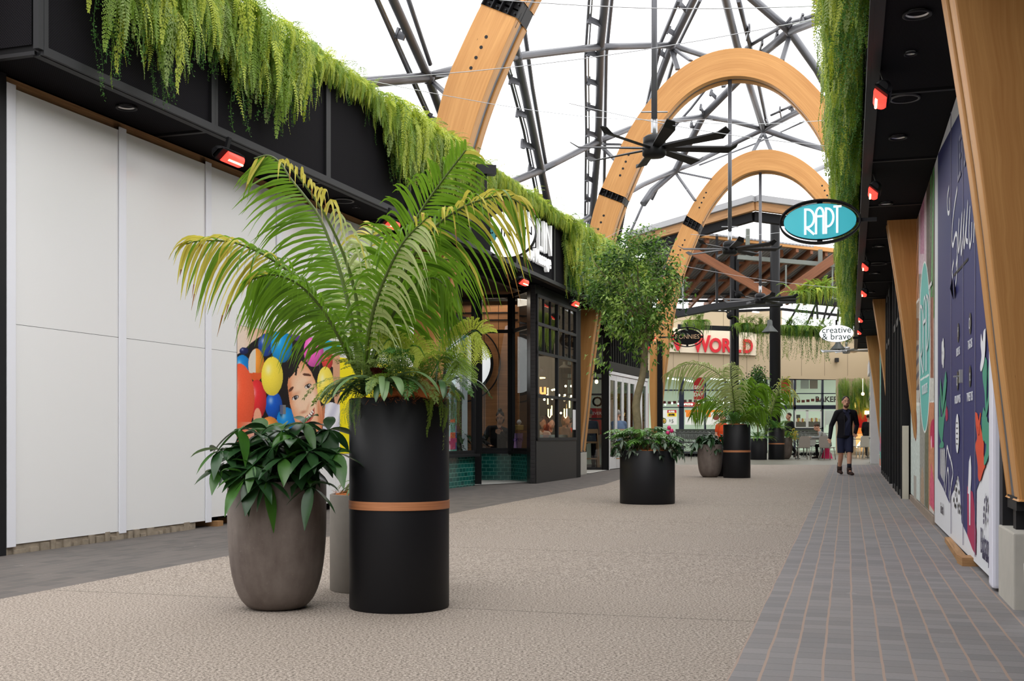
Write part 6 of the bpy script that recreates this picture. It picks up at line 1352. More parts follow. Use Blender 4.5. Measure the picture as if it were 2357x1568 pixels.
# ================================================================= palms and planter plants
def smooth(pts, n):
    pts = [Vector(p) for p in pts]; A = [pts[0]*2-pts[1]]+pts+[pts[-1]*2-pts[-2]]; out = []
    for i in range(1, len(A)-2):
        for k_ in range(n):
            f = k_/n; a, b, c, d = A[i-1], A[i], A[i+1], A[i+2]; out.append(.5*(2*b+(c-a)*f+(2*a-5*b+4*c-d)*f*f+(-a+3*b-3*c+d)*f**3))
    return out+[pts[-1]]
def palm_frond(parent, pts, L, n=44, w=.013, start=.22, droop=.75, sides=((1, 0.5), (-1, -.8)), mats=(0, 0), yel=None, r0=.012, lenp=None, bare=None, rs=None, name='palm_frond', fwd=.55):
    """pts: rachis; sides: (image-plane sign, depth) of the two leaflet rows; mats: material per row; yel: (from, to, prob)"""
    rs = rs or np.random.RandomState(int(abs(pts[-1][0]*977+pts[-1][2]*131)) % 9999); q = smooth(pts, 8); k = len(q); arr = np.array([tuple(p) for p in q])
    seg = np.linalg.norm(np.diff(arr, axis=0), axis=1); cum = np.concatenate([[0], np.cumsum(seg)]); tot = cum[-1]; cum /= tot
    at = lambda t: np.array([np.interp(t, cum, arr[:, j]) for j in range(3)])
    nb = NB(); m = MB()
    rr = [r0*(1-.8*c)+.0015 for c in cum]; m.tube(q, rr, 6)
    V = np.array(m.v); Qs = np.array([f if len(f) == 4 else None for f in m.f if len(f) == 4]); nb.add(V, Qs, 3)
    for row, (sg, dep) in enumerate(sides):
        if sg is None: continue
        for i in range(n):
            t = start+(1-start)*(i+.5*row+rs.rand()*.3)/n
            if t > .995: t = .995
            p = at(t); T = at(min(1, t+.02))-at(max(0, t-.02)); T /= np.linalg.norm(T)+1e-9
            perp = np.array([T[2], 0, -T[0]])*sg; s = perp+np.array([0, dep, 0]); s = s-T*np.dot(s, T)*.5; s /= np.linalg.norm(s)+1e-9
            u = (t-start)/(1-start); lp = (np.interp(u, [0, .1, .35, .7, .9, 1], [.45, .75, 1, .85, .55, .3]) if lenp is None else np.interp(u, *lenp)); LL = L*lp*rs.uniform(.88, 1.1)
            fw = fwd+.6*u**2; d = s+T*fw+rs.randn(3)*.07; d /= np.linalg.norm(d); tt = np.linspace(0, 1, 7)
            g = droop*rs.uniform(.7, 1.25); path_ = p+np.outer(tt*LL, d)+np.outer(LL*g*tt**2.1, np.array([0, 0, -1.0])*.8)-np.outer(LL*.22*g*tt**2.2, d)
            wd = w*np.array([.45, .9, 1, .9, .7, .4, .05])*rs.uniform(.85, 1.15); nrm = np.cross(d, T)+rs.randn(3)*.2
            V, Q = blade(path_, wd, nrm, .25); mi = mats[row]
            if yel and rs.rand() < np.interp(u, [yel[0], yel[1]], [0, yel[2]]): mi = 1
            nb.add(V, Q, mi)
            if mi == 1 and rs.rand() < .35:
                V, Q = blade(path_[5:]+np.array([0, -.001, 0]), wd[5:]*1.1, nrm, .25); nb.add(V, Q, 4)
    return nb.build(name, PALMS, parent)
PX = lambda tr, Y: [P(a, b, (Y if not callable(Y) else Y(i/(len(tr)-1)))) for i, (a, b) in enumerate(tr)]
def ferns(name, parent, c, r, n, L, zr=(0, .05), tpl=None, mats=(2, 0, 3), rs=None, mlist=None, arc=(0, 2*math.pi), zs=1.0):
    rs = rs or np.random.RandomState(n); nb = NB(); tpl = tpl or T_AR
    for i in range(n):
        a = rs.uniform(*arc); q = rs.uniform(.2, 1)*r; p = (c[0]+q*math.cos(a), c[1]+q*math.sin(a), c[2]+rs.uniform(*zr)); put_tpl(nb, tpl[rs.randint(len(tpl))], p, a-math.pi/2+rs.randn()*.35, rs.uniform(*L), rs.choice(mats), zs=zs)
    return nb.build(name, mlist or GREENS, parent)
def strap(nb, b, a, L, up, w=.022, mi=0, rs=np.random, end=-1.0):
    t = np.linspace(0, 1, 12); ang = np.radians(up-(up+80)*t**1.1) if end < 0 else np.radians(up-40*t); y = np.concatenate([[0], np.cumsum(np.cos(ang[:-1]))/11])*L; z = np.concatenate([[0], np.cumsum(np.sin(ang[:-1]))/11])*L
    pts = np.stack([b[0]+y*math.cos(a), b[1]+y*math.sin(a), b[2]+z], 1); wd = w*np.array([.6, .8, .95, 1, 1, 1, 1, 1, .95, .85, .6, .05]); sd_ = np.array([-math.sin(a), math.cos(a), 0]); d = np.gradient(pts, axis=0); nrm = np.cross(sd_, d)
    V, Q = blade(pts, wd, nrm, .22); nb.add(V, Q, mi)
def coir(parent, c, r, h, n=500, lump=None, rs=None):
    rs = rs or np.random.RandomState(3); m = MB(); m.lathe([(r*.99, -.03), (r*.9, h*.3), (r*.5, h*.6), (0, h*.7)], c, 28)
    if lump:
        for (x, y, z, s) in lump: m.ball((x, y, z), (s, s*.8, s*.55), 10)
    V = np.array(m.v); fq = [f for f in m.f if len(f) == 4]; nb = NB(); nb.add(V, np.array(fq), 0)
    for i in range(n):
        if lump and rs.rand() < .7: x, y, z, s = lump[rs.randint(len(lump))]; p = np.array([x, y, z])+rs.randn(3)*np.array([s, s*.8, s*.5])*.65
        else: a = rs.rand()*6.28; q = r*rs.rand()**.5; p = np.array([c[0]+q*math.cos(a), c[1]+q*math.sin(a), c[2]+h*.4])
        d = rs.randn(3)*np.array([1, 1, .5])*.014; b = p+d; cc = b+d*.6+rs.randn(3)*.012+np.array([0, 0, -.004]); V, Q = blade(np.array([p, b, cc]), np.array([.0006, .0006, .0003]), rs.randn(3)); nb.add(V, Q, 0)
    return nb.build('coir_mulch', [COIR], parent)
PB = plain('planter_black', (.009, .009, .011), .5, 0, .25, .1, 1.5)
k = NT('cast_concrete_brown'); n_ = k.noise(k.obj(), 2.5, 6, .65); n2 = k.noise(k.mapping(k.obj(), (6, 6, 1.2)), 1.5, 4); n3 = k.noise(k.obj(), 90, 2)
cb = k.ramp(k.math('ADD', k.math('MULTIPLY', n_, .6), k.math('MULTIPLY', n2, .4)), [(.35, rgb(92, 80, 75)), (.65, rgb(134, 124, 117))]); cb = k.mix(k.math('MULTIPLY', k.math('GREATER_THAN', n3, .7), .3), cb, rgb(150, 140, 132)); k.bump(n3, .12, .002); BROWNC = k.fin(cb, .62, 0, .35)
def drum(t, c, r, h, band=None, mat=None, name='planter_body'):
    x, y, g = c; m = MB(); m.lathe([(r*.985, 0), (r, .008), (r, h-.004), (r-.006, h), (r-.016, h), (r-.018, h-.06), (0, h-.06)], (x, y, g), 64); m.build(name, mat or PB, t)
    if band: m = MB(); m.lathe([(r+.0035, band[0]), (r+.0035, band[1])], (x, y, g), 64); m.lathe([(r-.001, band[0]), (r+.0035, band[0])], (x, y, g-1e-4), 64, sm=False); m.lathe([(r+.0035, band[1]), (r-.001, band[1])], (x, y, g+1e-4), 64, sm=False); m.build('timber_band', WOODB, t)
def egg(t, c, r, h, name='planter_body'):
    x, y, g = c; m = MB(); pr = [(0, 0), (r*.48, .0), (r*.54, .004), (r*.60, .014), (r*.66, .03), (r*.72, .05), (r*.775, .077), (r*.825, .11), (r*.87, .15), (r*.91, .197), (r*.94, .25), (r*.965, .31), (r*.985, .38), (r*.996, .45), (r, .52), (r, h-.005), (r-.005, h), (r-.02, h), (r-.022, h-.05), (0, h-.05)]; m.lathe([(a, b*(h/.74) if b < .6 else b) for a, b in pr], (x, y, g), 64); m.build(name, BROWNC, t)
# ---- group one: tall black drum with palm
c1 = (-.659, 6.66, 0.0)
t1 = thing('potted_palm', 'large arching palm in a tall black drum with a timber band, nearest the camera', 'potted plant', c1); drum(t1, c1, .291, 1.215, (.578, .626))
coir(t1, (c1[0], c1[1], 1.19), .27, .06, 5000, [(-.60, 6.44, 1.245, .085), (-.50, 6.46, 1.25, .085), (-.43, 6.5, 1.255, .07), (-.68, 6.42, 1.235, .06), (-.52, 6.46, 1.295, .05)])
FR = [  # (px trace, Y function, leaflet length, n, sides, mats, yel, droop)
 ([(826, 860), (818, 790), (806, 720), (787, 640), (764, 570), (735, 500), (700, 450), (668, 410), (645, 375), (618, 358), (585, 365)], lambda s: 6.62+.05*s, .52, 50, ((-1, .35), (None, 0)), (0, 0), (.55, 1, .5), .62),
 ([(826, 860), (830, 780), (822, 700), (806, 630), (780, 560), (745, 490), (705, 430), (672, 392), (645, 372)], lambda s: 6.58-.2*s, .42, 34, ((1, -.5), (None, 0)), (2, 2), (.35, .8, .8), 1.15),
 ([(838, 870), (868, 790), (886, 690), (914, 597), (943, 532), (977, 473), (1012, 424), (1044, 382), (1072, 346)], lambda s: 6.62-.1*s, .46, 48, ((1, .3), (-1, -.4)), (0, 0), (.7, 1, .25), .60),
 ([(830, 870), (790, 790), (737, 717), (695, 655), (653, 616), (610, 588), (568, 568), (526, 556), (463, 554), (425, 562)], lambda s: 6.6-.15*s, .42, 46, ((-1, .3), (1, -1.8)), (0, 0), (.45, .8, .85), .95),
 ([(845, 870), (885, 760), (930, 630), (985, 540), (1050, 485), (1115, 458), (1165, 452), (1215, 478)], lambda s: 6.7-.35*s, .50, 46, ((1, .4), (-1, -1.6)), (0, 0), (.4, .75, .75), .95),
 ([(846, 870), (848, 763), (846, 640), (853, 575), (859, 522)], lambda s: 6.8+.35*s, .42, 36, ((1, .2), (-1, .2)), (2, 2), (.7, 1, .3), .45),
 ([(835, 880), (806, 826), (778, 770), (738, 705), (684, 652), (625, 632), (575, 645)], lambda s: 6.55-.45*s, .38, 42, ((-1, .3), (1, -1.4)), (0, 0), (.8, 1, .2), .8),
 ([(845, 880), (876, 784), (918, 700), (955, 655), (1000, 640), (1040, 672)], lambda s: 6.6-.3*s, .42, 38, ((1, .4), (-1, -1.3)), (0, 0), (.85, 1, .2), 1.1),
 ([(840, 880), (846, 790), (864, 700), (900, 610), (935, 550), (985, 500)], lambda s: 6.5-.55*s, .36, 30, ((1, -.6), (-1, -.2)), (2, 0), (.6, 1, .3), .9),
 ([(842, 880), (826, 760), (800, 660), (775, 600), (750, 560)], lambda s: 6.9+.4*s, .40, 34, ((1, .5), (-1, -.2)), (0, 0), (.8, 1, .2), .8),
 ([(850, 880), (900, 740), (960, 640), (1010, 600), (1060, 600)], lambda s: 6.9+.5*s, .40, 34, ((1, .5), (-1, -.5)), (0, 0), (.8, 1, .2), .9),
]
for tr, Yf, L, n, sd_, mt, ye, dr in FR:
    palm_frond(t1, PX(tr, Yf), L, n, .0098, .2, dr, sd_, mt, ye, .014)
nb = NB(); rs = np.random.RandomState(4)
for (bx, by, bz, n) in ((P(878, 890, 6.48).x, 6.48, 1.26, 20), (P(1010, 885, 6.55).x, 6.55, 1.26, 13), (P(835, 900, 6.6).x, 6.60, 1.24, 7)):
    for i in range(n):
        a = -math.pi/2+rs.uniform(-2.2, 2.2) if i % 4 else rs.uniform(0, 6.28); strap(nb, (bx, by, bz), a, rs.uniform(.22, .42), rs.uniform(25, 60), rs.uniform(.016, .024), 1 if rs.rand() < .25 else 0, rs)
for a, L, up, w_ in ((-1.9, .30, 40, .028), (-1.5, .33, 30, .026), (-1.15, .35, 42, .026), (-2.5, .42, 40, .026), (-2.9, .48, 35, .024), (-.5, .45, 48, .024)): strap(nb, (P(890, 890, 6.45).x, 6.42, 1.27), a, L, up, w_, 1, rs)
for i in range(10):
    a = rs.uniform(-3.6, .5); strap(nb, (P(878, 890, 6.48).x, 6.48, 1.28), a, .13, 75, .03, 2, rs, 1)
nb.build('strap_leaves', STRAP, t1)
ferns('fern_fronds', t1, (c1[0]-.02, c1[1]-.02, 1.27), .24, 64, (.24, .40), (0, .06), T_AL, (0, 2, 3, 2), np.random.RandomState(8))
# long feathery frond reaching right, pale fronds and trailing cascade
nb = NB(); rs = np.random.RandomState(6)
def lacy(pts, L, n, mi, lac=6, droop=.4):
    q = np.array([tuple(p) for p in smooth(pts, 6)]); k_ = len(q); T = np.gradient(q, axis=0); T /= np.linalg.norm(T, axis=1)[:, None]; V, Q = blade(q, np.linspace(.004, .001, k_), np.array([0, -1.0, .2])); nb.add(V, Q, 2)
    for i in range(n):
        t = .3+.69*i/n; p = np.array([np.interp(t, np.linspace(0, 1, k_), q[:, j]) for j in range(3)]); tt = np.array([np.interp(t, np.linspace(0, 1, k_), T[:, j]) for j in range(3)]); LL = L*math.sin(math.pi*min(1, .25+.7*(1-t)))
        for s_ in (-1, 1):
            perp = np.array([tt[2], 0, -tt[0]])*s_; d = perp+tt*.5+np.array([0, rs.uniform(-.5, .2), 0]); d /= np.linalg.norm(d); f = np.linspace(.06, 1, lac*3); B = p+np.outer(f*LL, d)+np.outer(LL*droop*f**2, [0, 0, -1.0])
            for q_ in (-1, 1):
                dd = d*.8+np.cross(d, [0, -1, .2])*q_*.9+rs.randn(len(f), 3)*.15; dd /= np.linalg.norm(dd, axis=1)[:, None]; V, Q = kite(B, dd, np.tile([0, -1.0, .3], (len(f), 1)), LL*.19*(1.1-f*.7), np.full(len(f), .0026), .3); nb.add(V, Q, mi)
lacy([P(975, 905, 6.5), P(1000, 850, 6.45), P(1030, 806, 6.42), P(1060, 782, 6.4), P(1090, 762, 6.4), P(1108, 770, 6.4)], .14, 22, 1); lacy([P(930, 900, 6.5), P(925, 830, 6.5), P(912, 792, 6.5), P(895, 782, 6.45), P(878, 800, 6.4)], .12, 16, 1)
lacy([P(930, 900, 6.5), P(932, 830, 6.5), P(945, 798, 6.5), P(965, 800, 6.45), P(978, 822, 6.4)], .12, 16, 1); lacy([P(850, 890, 6.5), P(840, 820, 6.5), P(826, 785, 6.5), P(805, 772, 6.45)], .09, 14, 0); lacy([P(1005, 900, 6.5), P(1035, 850, 6.45), P(1052, 825, 6.4), P(1058, 860, 6.36)], .12, 16, 0)
for i in range(44):
    a = rs.uniform(-1.0, .45); q = rs.uniform(.22, .34); put_tpl(nb, T_LC[3+rs.randint(3)] if rs.rand() < .7 else T_ST[rs.randint(4)], (c1[0]+q*math.cos(a), c1[1]+q*math.sin(a), rs.uniform(1.16, 1.34)), a-math.pi/2+rs.randn()*.4, rs.uniform(.14, .26), rs.choice([0, 2, 3, 0]))
for i in range(26):
    a = math.pi+rs.uniform(-.3, .9); q = rs.uniform(.24, .33); put_tpl(nb, T_LC[3+rs.randint(3)] if rs.rand() < .6 else T_ST[rs.randint(4)], (c1[0]+q*math.cos(a), c1[1]+q*math.sin(a), rs.uniform(1.16, 1.26)), a-math.pi/2+rs.randn()*.4, rs.uniform(.10, .2), rs.choice([0, 2, 3, 3]))
nb.build('lacy_fronds', GREENS, t1)
# ---- egg-shaped pot with glossy umbrella leaves
def leafshape(nb, b, d, L, w, mi, rs, droop=.5):
    d = np.array(d, float); d /= np.linalg.norm(d); t = np.linspace(0, 1, 8); pts = b+np.outer(t*L, d)+np.outer(L*droop*t**2, [0, 0, -1.0])+np.outer(np.sin(t*9)*L*.012, [0, 0, 1.0]); wd = w*np.array([.10, .55, .88, 1, .95, .75, .42, .03])
    sd_ = np.cross(d, [0, 0, 1.0]); sd_ /= np.linalg.norm(sd_)+1e-9; dd = np.gradient(pts, axis=0); nrm = np.cross(sd_, dd); V, Q = blade(pts, wd, nrm+rs.randn(3)*.25*np.linalg.norm(nrm, axis=1)[:, None], .22); nb.add(V, Q, mi)
def umbrella(nb, hub, root, rs, L=.17, w=.033, n=7, ax=(0, -.35, .9), mi=None):
    root, hub = np.array(root, float), np.array(hub, float); m_ = (root+hub)/2+np.array([0, 0, .06]); q = np.array([tuple(p) for p in smooth([root, m_, hub], 5)])
    mm = MB(); mm.tube([Vector(p) for p in q], .0035, 5); nb.add(np.array(mm.v), np.array([f for f in mm.f if len(f) == 4]), 2)
    ax = np.array(ax, float)+rs.randn(3)*.25; ax /= np.linalg.norm(ax); e1 = np.cross(ax, [.3, 1, .1]); e1 /= np.linalg.norm(e1); e2 = np.cross(ax, e1); a0 = rs.rand()*6.28
    for i in range(n):
        a = a0+2*math.pi*i/n+rs.randn()*.12; d = e1*math.cos(a)+e2*math.sin(a)+ax*rs.uniform(-.15, .3); s_ = rs.uniform(.75, 1.15); leafshape(nb, hub, d, L*s_, w*s_*1.22, mi if mi is not None else (1 if rs.rand() < .3 else 0), rs, rs.uniform(.35, .8))
c2 = (P(638, 1000, 6.62).x, 6.62, 0)
t2_ = thing('potted_umbrella_plant', 'dark glossy umbrella plant in a rounded brown concrete pot, nearest the camera', 'potted plant', c2); egg(t2_, c2, .283, .742)
m = MB(); m.lathe([(.26, .70), (0, .72)], (c2[0], c2[1], 0), 32); m.build('soil', plain('dark_soil', rgb(46, 34, 26), .95, 0, .1, .5, 40), t2_)
nb = NB(); rs = np.random.RandomState(21)
HUBS = [(555, 990, 6.5), (508, 1038, 6.42), (505, 1082, 6.4), (583, 1072, 6.36), (562, 1098, 6.34), (612, 1110, 6.30), (648, 992, 6.5), (672, 1015, 6.4), (626, 1030, 6.42), (700, 975, 6.62), (756, 990, 6.66), (772, 1045, 6.46), (742, 1064, 6.38), (712, 1040, 6.4), (715, 1122, 6.33), (690, 990, 6.7), (600, 1000, 6.6), (575, 1035, 6.5), (655, 1055, 6.36), (620, 990, 6.8), (730, 1010, 6.7), (640, 1085, 6.4), (680, 1080, 6.45), (690, 1050, 6.5), (610, 1060, 6.5), (585, 1090, 6.36), (550, 1050, 6.55)]
for (x, y, Y) in HUBS:
    hub = P(x, y, Y); umbrella(nb, hub, (c2[0]+rs.uniform(-.12, .12), c2[1]+rs.uniform(-.1, .1), .74), rs, rs.uniform(.15, .20), rs.uniform(.030, .038), rs.randint(6, 8), (0.1, -.55, .8) if y < 1085 else (0, -.8, .15))
for i in range(26):
    hub = (c2[0]+rs.uniform(-.2, .2), c2[1]+rs.uniform(-.15, .2), rs.uniform(.8, .98)); umbrella(nb, hub, (c2[0]+rs.uniform(-.1, .1), c2[1], .72), rs, .16, .033, 6, (0, -.3, .9), 0)
nb.build('foliage', SCHEF, t2_)
# ---- low pot hidden behind
c3 = (-.93, 7.42, gz(7.4)); t3_ = thing('potted_plant', 'grey concrete drum planter hidden between the brown pot and the black drum', 'potted plant', c3)
drum(t3_, c3, .255, .62, None, plain('grey_concrete', rgb(118, 112, 104), .7, 0, .3, .15, 12)); coir(t3_, (c3[0], c3[1], .60), .24, .08, 500)
nb = NB(); rs = np.random.RandomState(2)
for i in range(26): strap(nb, (c3[0], c3[1]-.1, .66), rs.uniform(0, 6.28), rs.uniform(.16, .3), rs.uniform(20, 60), .015, rs.randint(2), rs)
nb.build('strap_leaves', STRAP, t3_)
# ---- round planter with the tree
c4 = (P(1490, 1000, 16.3).x, 16.3, gz(16.3)); t4_ = thing('potted_tree', 'leafy small tree in a wide low black drum planter', 'potted plant', c4); drum(t4_, c4, .392, .755)
coir(t4_, (c4[0], c4[1], .74+gz(16)), .36, .08, 400)
TY = 16.3; tk = [P(a, b, TY) for a, b in ((1469, 1040), (1468, 980), (1464, 935), (1470, 900), (1480, 860), (1484, 810), (1486, 775), (1487, 750))]
m = MB(); m.tube(smooth(tk, 4), [.062-.0008*i for i in range(4*7+1)], 12)
rs = np.random.RandomState(31); limbs = []
CR = (P(1462, 660, TY), .64, .60, .86)
ends = [(1400, 620), (1375, 690), (1420, 570), (1470, 560), (1520, 580), (1548, 640), (1535, 700), (1450, 620), (1500, 640), (1395, 650), (1380, 760), (1440, 690), (1540, 740), (1365, 600), (1500, 700), (1470, 640)]
for i, (x, y) in enumerate(ends):
    b = tk[-1-(i % 3)]; e = P(x, y, TY+rs.uniform(-.45, .45)); mid = b.lerp(e, .5)+Vector((rs.uniform(-.08, .08), rs.uniform(-.1, .1), .10)); q = smooth([b, b.lerp(mid, .4)+Vector((0, 0, .04)), mid, e], 4); m.tube(q, [.026-.0018*j for j in range(len(q))], 7); limbs.append(q)
m.build('trunk', BARK, t4_)
nb = NB(); cen = []
for i in range(330):
    while True:
        v = rs.uniform(-1, 1, 3)
        if .25 < np.dot(v, v) < 1: break
    p = np.array([CR[0].x+v[0]*CR[1]*(1.0 if v[2] > -.3 else .8), CR[0].y+v[1]*CR[2], CR[0].z+v[2]*CR[3]]); px = CX+F*p[0]/p[1]; py = HY-F*(p[2]-1)/p[1]
    if py > 730 and (abs(px-1470) > 95-.5*(py-730)): continue
    if px > 1530 and py < 600: continue
    cen.append(p)
for (x, y) in ((1352, 700), (1390, 745), (1362, 560), (1350, 600), (1560, 760), (1548, 780), (1578, 660), (1380, 790), (1375, 825), (1388, 838), (1560, 700), (1500, 560), (1400, 560), (1470, 550), (1345, 640), (1490, 800), (1465, 815), (1505, 770), (1480, 830), (1455, 790), (1520, 800), (1440, 770)):
    cen.append(np.array(P(x, y, TY+rs.uniform(-.3, .3))))
for p in cen:
    n = 26; B = p+rs.randn(n, 3)*np.array([.075, .075, .065]); d = rs.randn(n, 3)*np.array([1, 1, .5])+np.array([0, 0, -.35])+(p-np.array(CR[0]))*.8; d /= np.linalg.norm(d, axis=1)[:, None]; N = rs.randn(n, 3)*.5+np.array([0, -.3, 1.0])
    mi = rs.choice([0, 0, 1, 2]); V, Q = kite(B, d, N, rs.uniform(.05, .085, n), rs.uniform(.012, .018, n), .3); nb.add(V, Q, mi)
nb.build('tree_foliage', TREEL, t4_)
def lobed(nb, b, a, L, up, mi, rs, pet=.18):
    t = np.linspace(0, 1, 6); d0 = np.array([math.cos(a)*math.cos(up), math.sin(a)*math.cos(up), math.sin(up)]); stem = b+np.outer(t*pet, d0); V, Q = blade(stem, np.full(6, .004), np.array([0, -1.0, .2])); nb.add(V, Q, 2)
    s0 = stem[-1]; dd = np.array([math.cos(a), math.sin(a), .1]); k_ = 7; tt = np.linspace(0, 1, k_); mid = s0+np.outer(tt*L, dd)+np.outer(L*.45*tt**2, [0, 0, -1.0]); sd_ = np.array([-math.sin(a), math.cos(a), 0]); V, Q = blade(mid, L*.10*np.array([.8, 1.1, 1.2, 1.1, .9, .6, .1]), np.cross(sd_, dd), .2); nb.add(V, Q, mi)
    for s_ in (-1, 1):
        D = np.array([sd_*s_*1.0+dd*(.25+.5*q)+np.array([0, 0, -.25]) for q in tt[:6]]); D /= np.linalg.norm(D, axis=1)[:, None]; V, Q = kite(mid[:6], D, np.tile(np.cross(sd_, dd)*1.0, (6, 1))+rs.randn(6, 3)*.15, L*np.array([.45, .5, .48, .42, .34, .22]), L*np.array([.09, .10, .10, .09, .08, .06]), .3); nb.add(V, Q, mi)
def lobed_bed(t, c, r, n, L, seed, zz=0.0, name='lobed_leaves'):
    nb = NB(); rs = np.random.RandomState(seed)
    for i in range(n):
        a = rs.uniform(0, 6.28); q = rs.uniform(0, r); lobed(nb, np.array([c[0]+q*math.cos(a), c[1]+q*math.sin(a), c[2]+zz]), a+rs.randn()*.3, rs.uniform(*L), rs.uniform(.7, 1.45), rs.choice([0, 1, 1, 1]), rs, rs.uniform(.10, .34))
    return nb.build(name, SCHEF, t)
zc = c4[2]+.77; 
PHIL = [leafmat('philodendron_leaf', (.03, .10, .018, 1), (.07, .20, .03, 1), .33, .25), leafmat('philodendron_light', (.07, .20, .03, 1), (.16, .34, .06, 1), .33, .3), SCHEF[2]]
sv = SCHEF; SCHEF = PHIL; lobed_bed(t4_, (c4[0], c4[1], zc), .26, 100, (.17, .26), 3); SCHEF = sv
nb = NB(); rs = np.random.RandomState(12)
for i in range(70):
    a = rs.uniform(2.6, 6.8); umbrella(nb, (c4[0]+rs.uniform(.3, .52)*math.cos(a), c4[1]+rs.uniform(.28, .45)*math.sin(a), zc+rs.uniform(-.08, .14)), (c4[0]+.3*math.cos(a), c4[1]+.3*math.sin(a), zc), rs, .075, .018, 5, (math.cos(a), math.sin(a), .6), rs.choice([0, 1]))
nb.build('small_leaves', [SCHEF[0], leafmat('silvery_leaf', (.12, .17, .13, 1), (.22, .27, .21, 1), .35, .1), SCHEF[2]], t4_)
m = MB(); PK = plain('magenta_petal', rgb(206, 36, 110), .5)
for (x, y) in ((1540, 985), (1546, 992), (1537, 997)):
    q = P(x, y, 16.1); m = MB(); m.ball(q, (.028, .028, .032), 8); m.build('pink_flower', PK, t4_)
# ---- second group: brown pot + tall drum with palm
c5 = (P(1634, 1000, 25.6).x, 25.6, gz(25.6)); t5_ = thing('potted_umbrella_plant', 'umbrella plant in the brown concrete pot left of the second palm drum', 'potted plant', c5); egg(t5_, c5, .278, .74)
nb = NB(); rs = np.random.RandomState(41)
for i in range(44):
    a = rs.uniform(0, 6.28); q = rs.uniform(.05, .36); umbrella(nb, (c5[0]+q*math.cos(a), c5[1]+q*math.sin(a)*.8, c5[2]+rs.uniform(.70, 1.02)-q*.3), (c5[0], c5[1], c5[2]+.72), rs, .16, .034, 6, (math.cos(a)*.5, math.sin(a)*.5, .7), rs.choice([0, 0, 1]))
nb.build('foliage', [SCHEF[0], leafmat('silver_green_leaf', (.10, .17, .12, 1), (.2, .28, .2, 1), .3, .1), SCHEF[2]], t5_)
c6 = (P(1696, 1000, 25.3).x, 25.3, gz(25.3)); t6_ = thing('potted_palm', 'grey-green palm in a tall banded black drum in the middle of the lane', 'potted plant', c6); drum(t6_, c6, .298, 1.18, (.568, .612))
coir(t6_, (c6[0], c6[1], c6[2]+1.16), .27, .06, 200)
for tr, Yf, L, n, sd_, mt in [([(1696, 990), (1690, 930), (1680, 890), (1655, 862), (1620, 842), (1585, 838), (1555, 850), (1532, 862)], lambda s: 25.3-.2*s, .62, 40, ((-1, .3), (1, -1.2)), (2, 2)), ([(1696, 990), (1690, 930), (1684, 880), (1682, 846), (1692, 838)], lambda s: 25.3-.9*s, .60, 34, ((1, .1), (-1, .1)), (2, 2)),
                              ([(1696, 990), (1705, 940), (1725, 905), (1750, 890), (1775, 905)], lambda s: 25.4, .5, 30, ((1, .3), (-1, -1)), (0, 0)), ([(1696, 990), (1700, 930), (1705, 890), (1730, 870)], lambda s: 25.5-.3*s, .5, 30, ((1, .3), (-1, -1)), (0, 0)),
                              ([(1696, 990), (1670, 940), (1640, 920), (1610, 930), (1590, 960)], lambda s: 25.3, .45, 30, ((-1, .3), (1, -1)), (0, 0)), ([(1696, 990), (1710, 960), (1740, 940), (1765, 950)], lambda s: 25.2-.3*s, .45, 26, ((1, .3), (-1, -1)), (0, 0))]:
    palm_frond(t6_, PX(tr, Yf), L, n, .017, .25, .9, sd_, mt, None, .014)
ferns('fern_fronds', t6_, (c6[0], c6[1], c6[2]+1.2), .27, 80, (.32, .56), (0, .06), T_AR, (0, 2, 2, 3), np.random.RandomState(18))
c6b = (P(1668, 1000, 26.3).x, 26.3, gz(26.3)); t6b = thing('planter', 'low black drum planter behind the brown pot and the second palm drum', 'planter', c6b); drum(t6b, c6b, .27, .62)
ferns('fern_fronds', t6b, (c6b[0], c6b[1], c6b[2]+.64), .2, 30, (.2, .35), (0, .05), T_AR, (0, 2, 3), np.random.RandomState(28))
# ---- far group around the column
def far_pot(px, Y, r, h, lab, band=None, kind='fern', seed=1, egg_=False, name='planter'):
    c = (P(px, 1000, Y).x, Y, gz(Y)); t = thing(name, lab, 'potted plant', c); (egg if egg_ else drum)(t, c, r, h, *([] if egg_ else [band])); ferns('fern_fronds', t, (c[0], c[1], c[2]+h), r*.9, 60, (.36, .62), (0, .05), T_AR, (0, 2, 2), np.random.RandomState(seed)); return t, c
t7, c7 = far_pot(1746, 41.5, .30, .78, 'low black drum planter left of the round column, with a slim tree', None, seed=51)
t8, c8 = far_pot(1787, 41.9, .292, 1.15, 'tall banded black drum planter in front of the round column', (.56, .60), seed=52)
t9, c9 = far_pot(1806, 42.6, .29, .80, 'brown concrete pot half hidden right of the far banded drum', None, seed=53, egg_=True)
nb = NB(); rs = np.random.RandomState(61); m = MB(); q = [P(1745, 1010, 41.5), P(1744, 950, 41.5), P(1748, 900, 41.5), P(1746, 862, 41.5)]; m.tube(smooth(q, 4), .03, 7); m.build('trunk', BARK, t7)
for i in range(170):
    f = rs.rand(); p = np.array(P(1744+rs.randn()*14*(1-.5*f), 970-118*f, 41.5+rs.uniform(-.3, .3))); n = 16; B = p+rs.randn(n, 3)*.10; d = rs.randn(n, 3); d /= np.linalg.norm(d, axis=1)[:, None]; V, Q = kite(B, d, rs.randn(n, 3), rs.uniform(.08, .12, n), rs.uniform(.02, .03, n), .3); nb.add(V, Q, rs.choice([0, 2, 2]))
nb.build('tree_foliage', TREEL, t7)
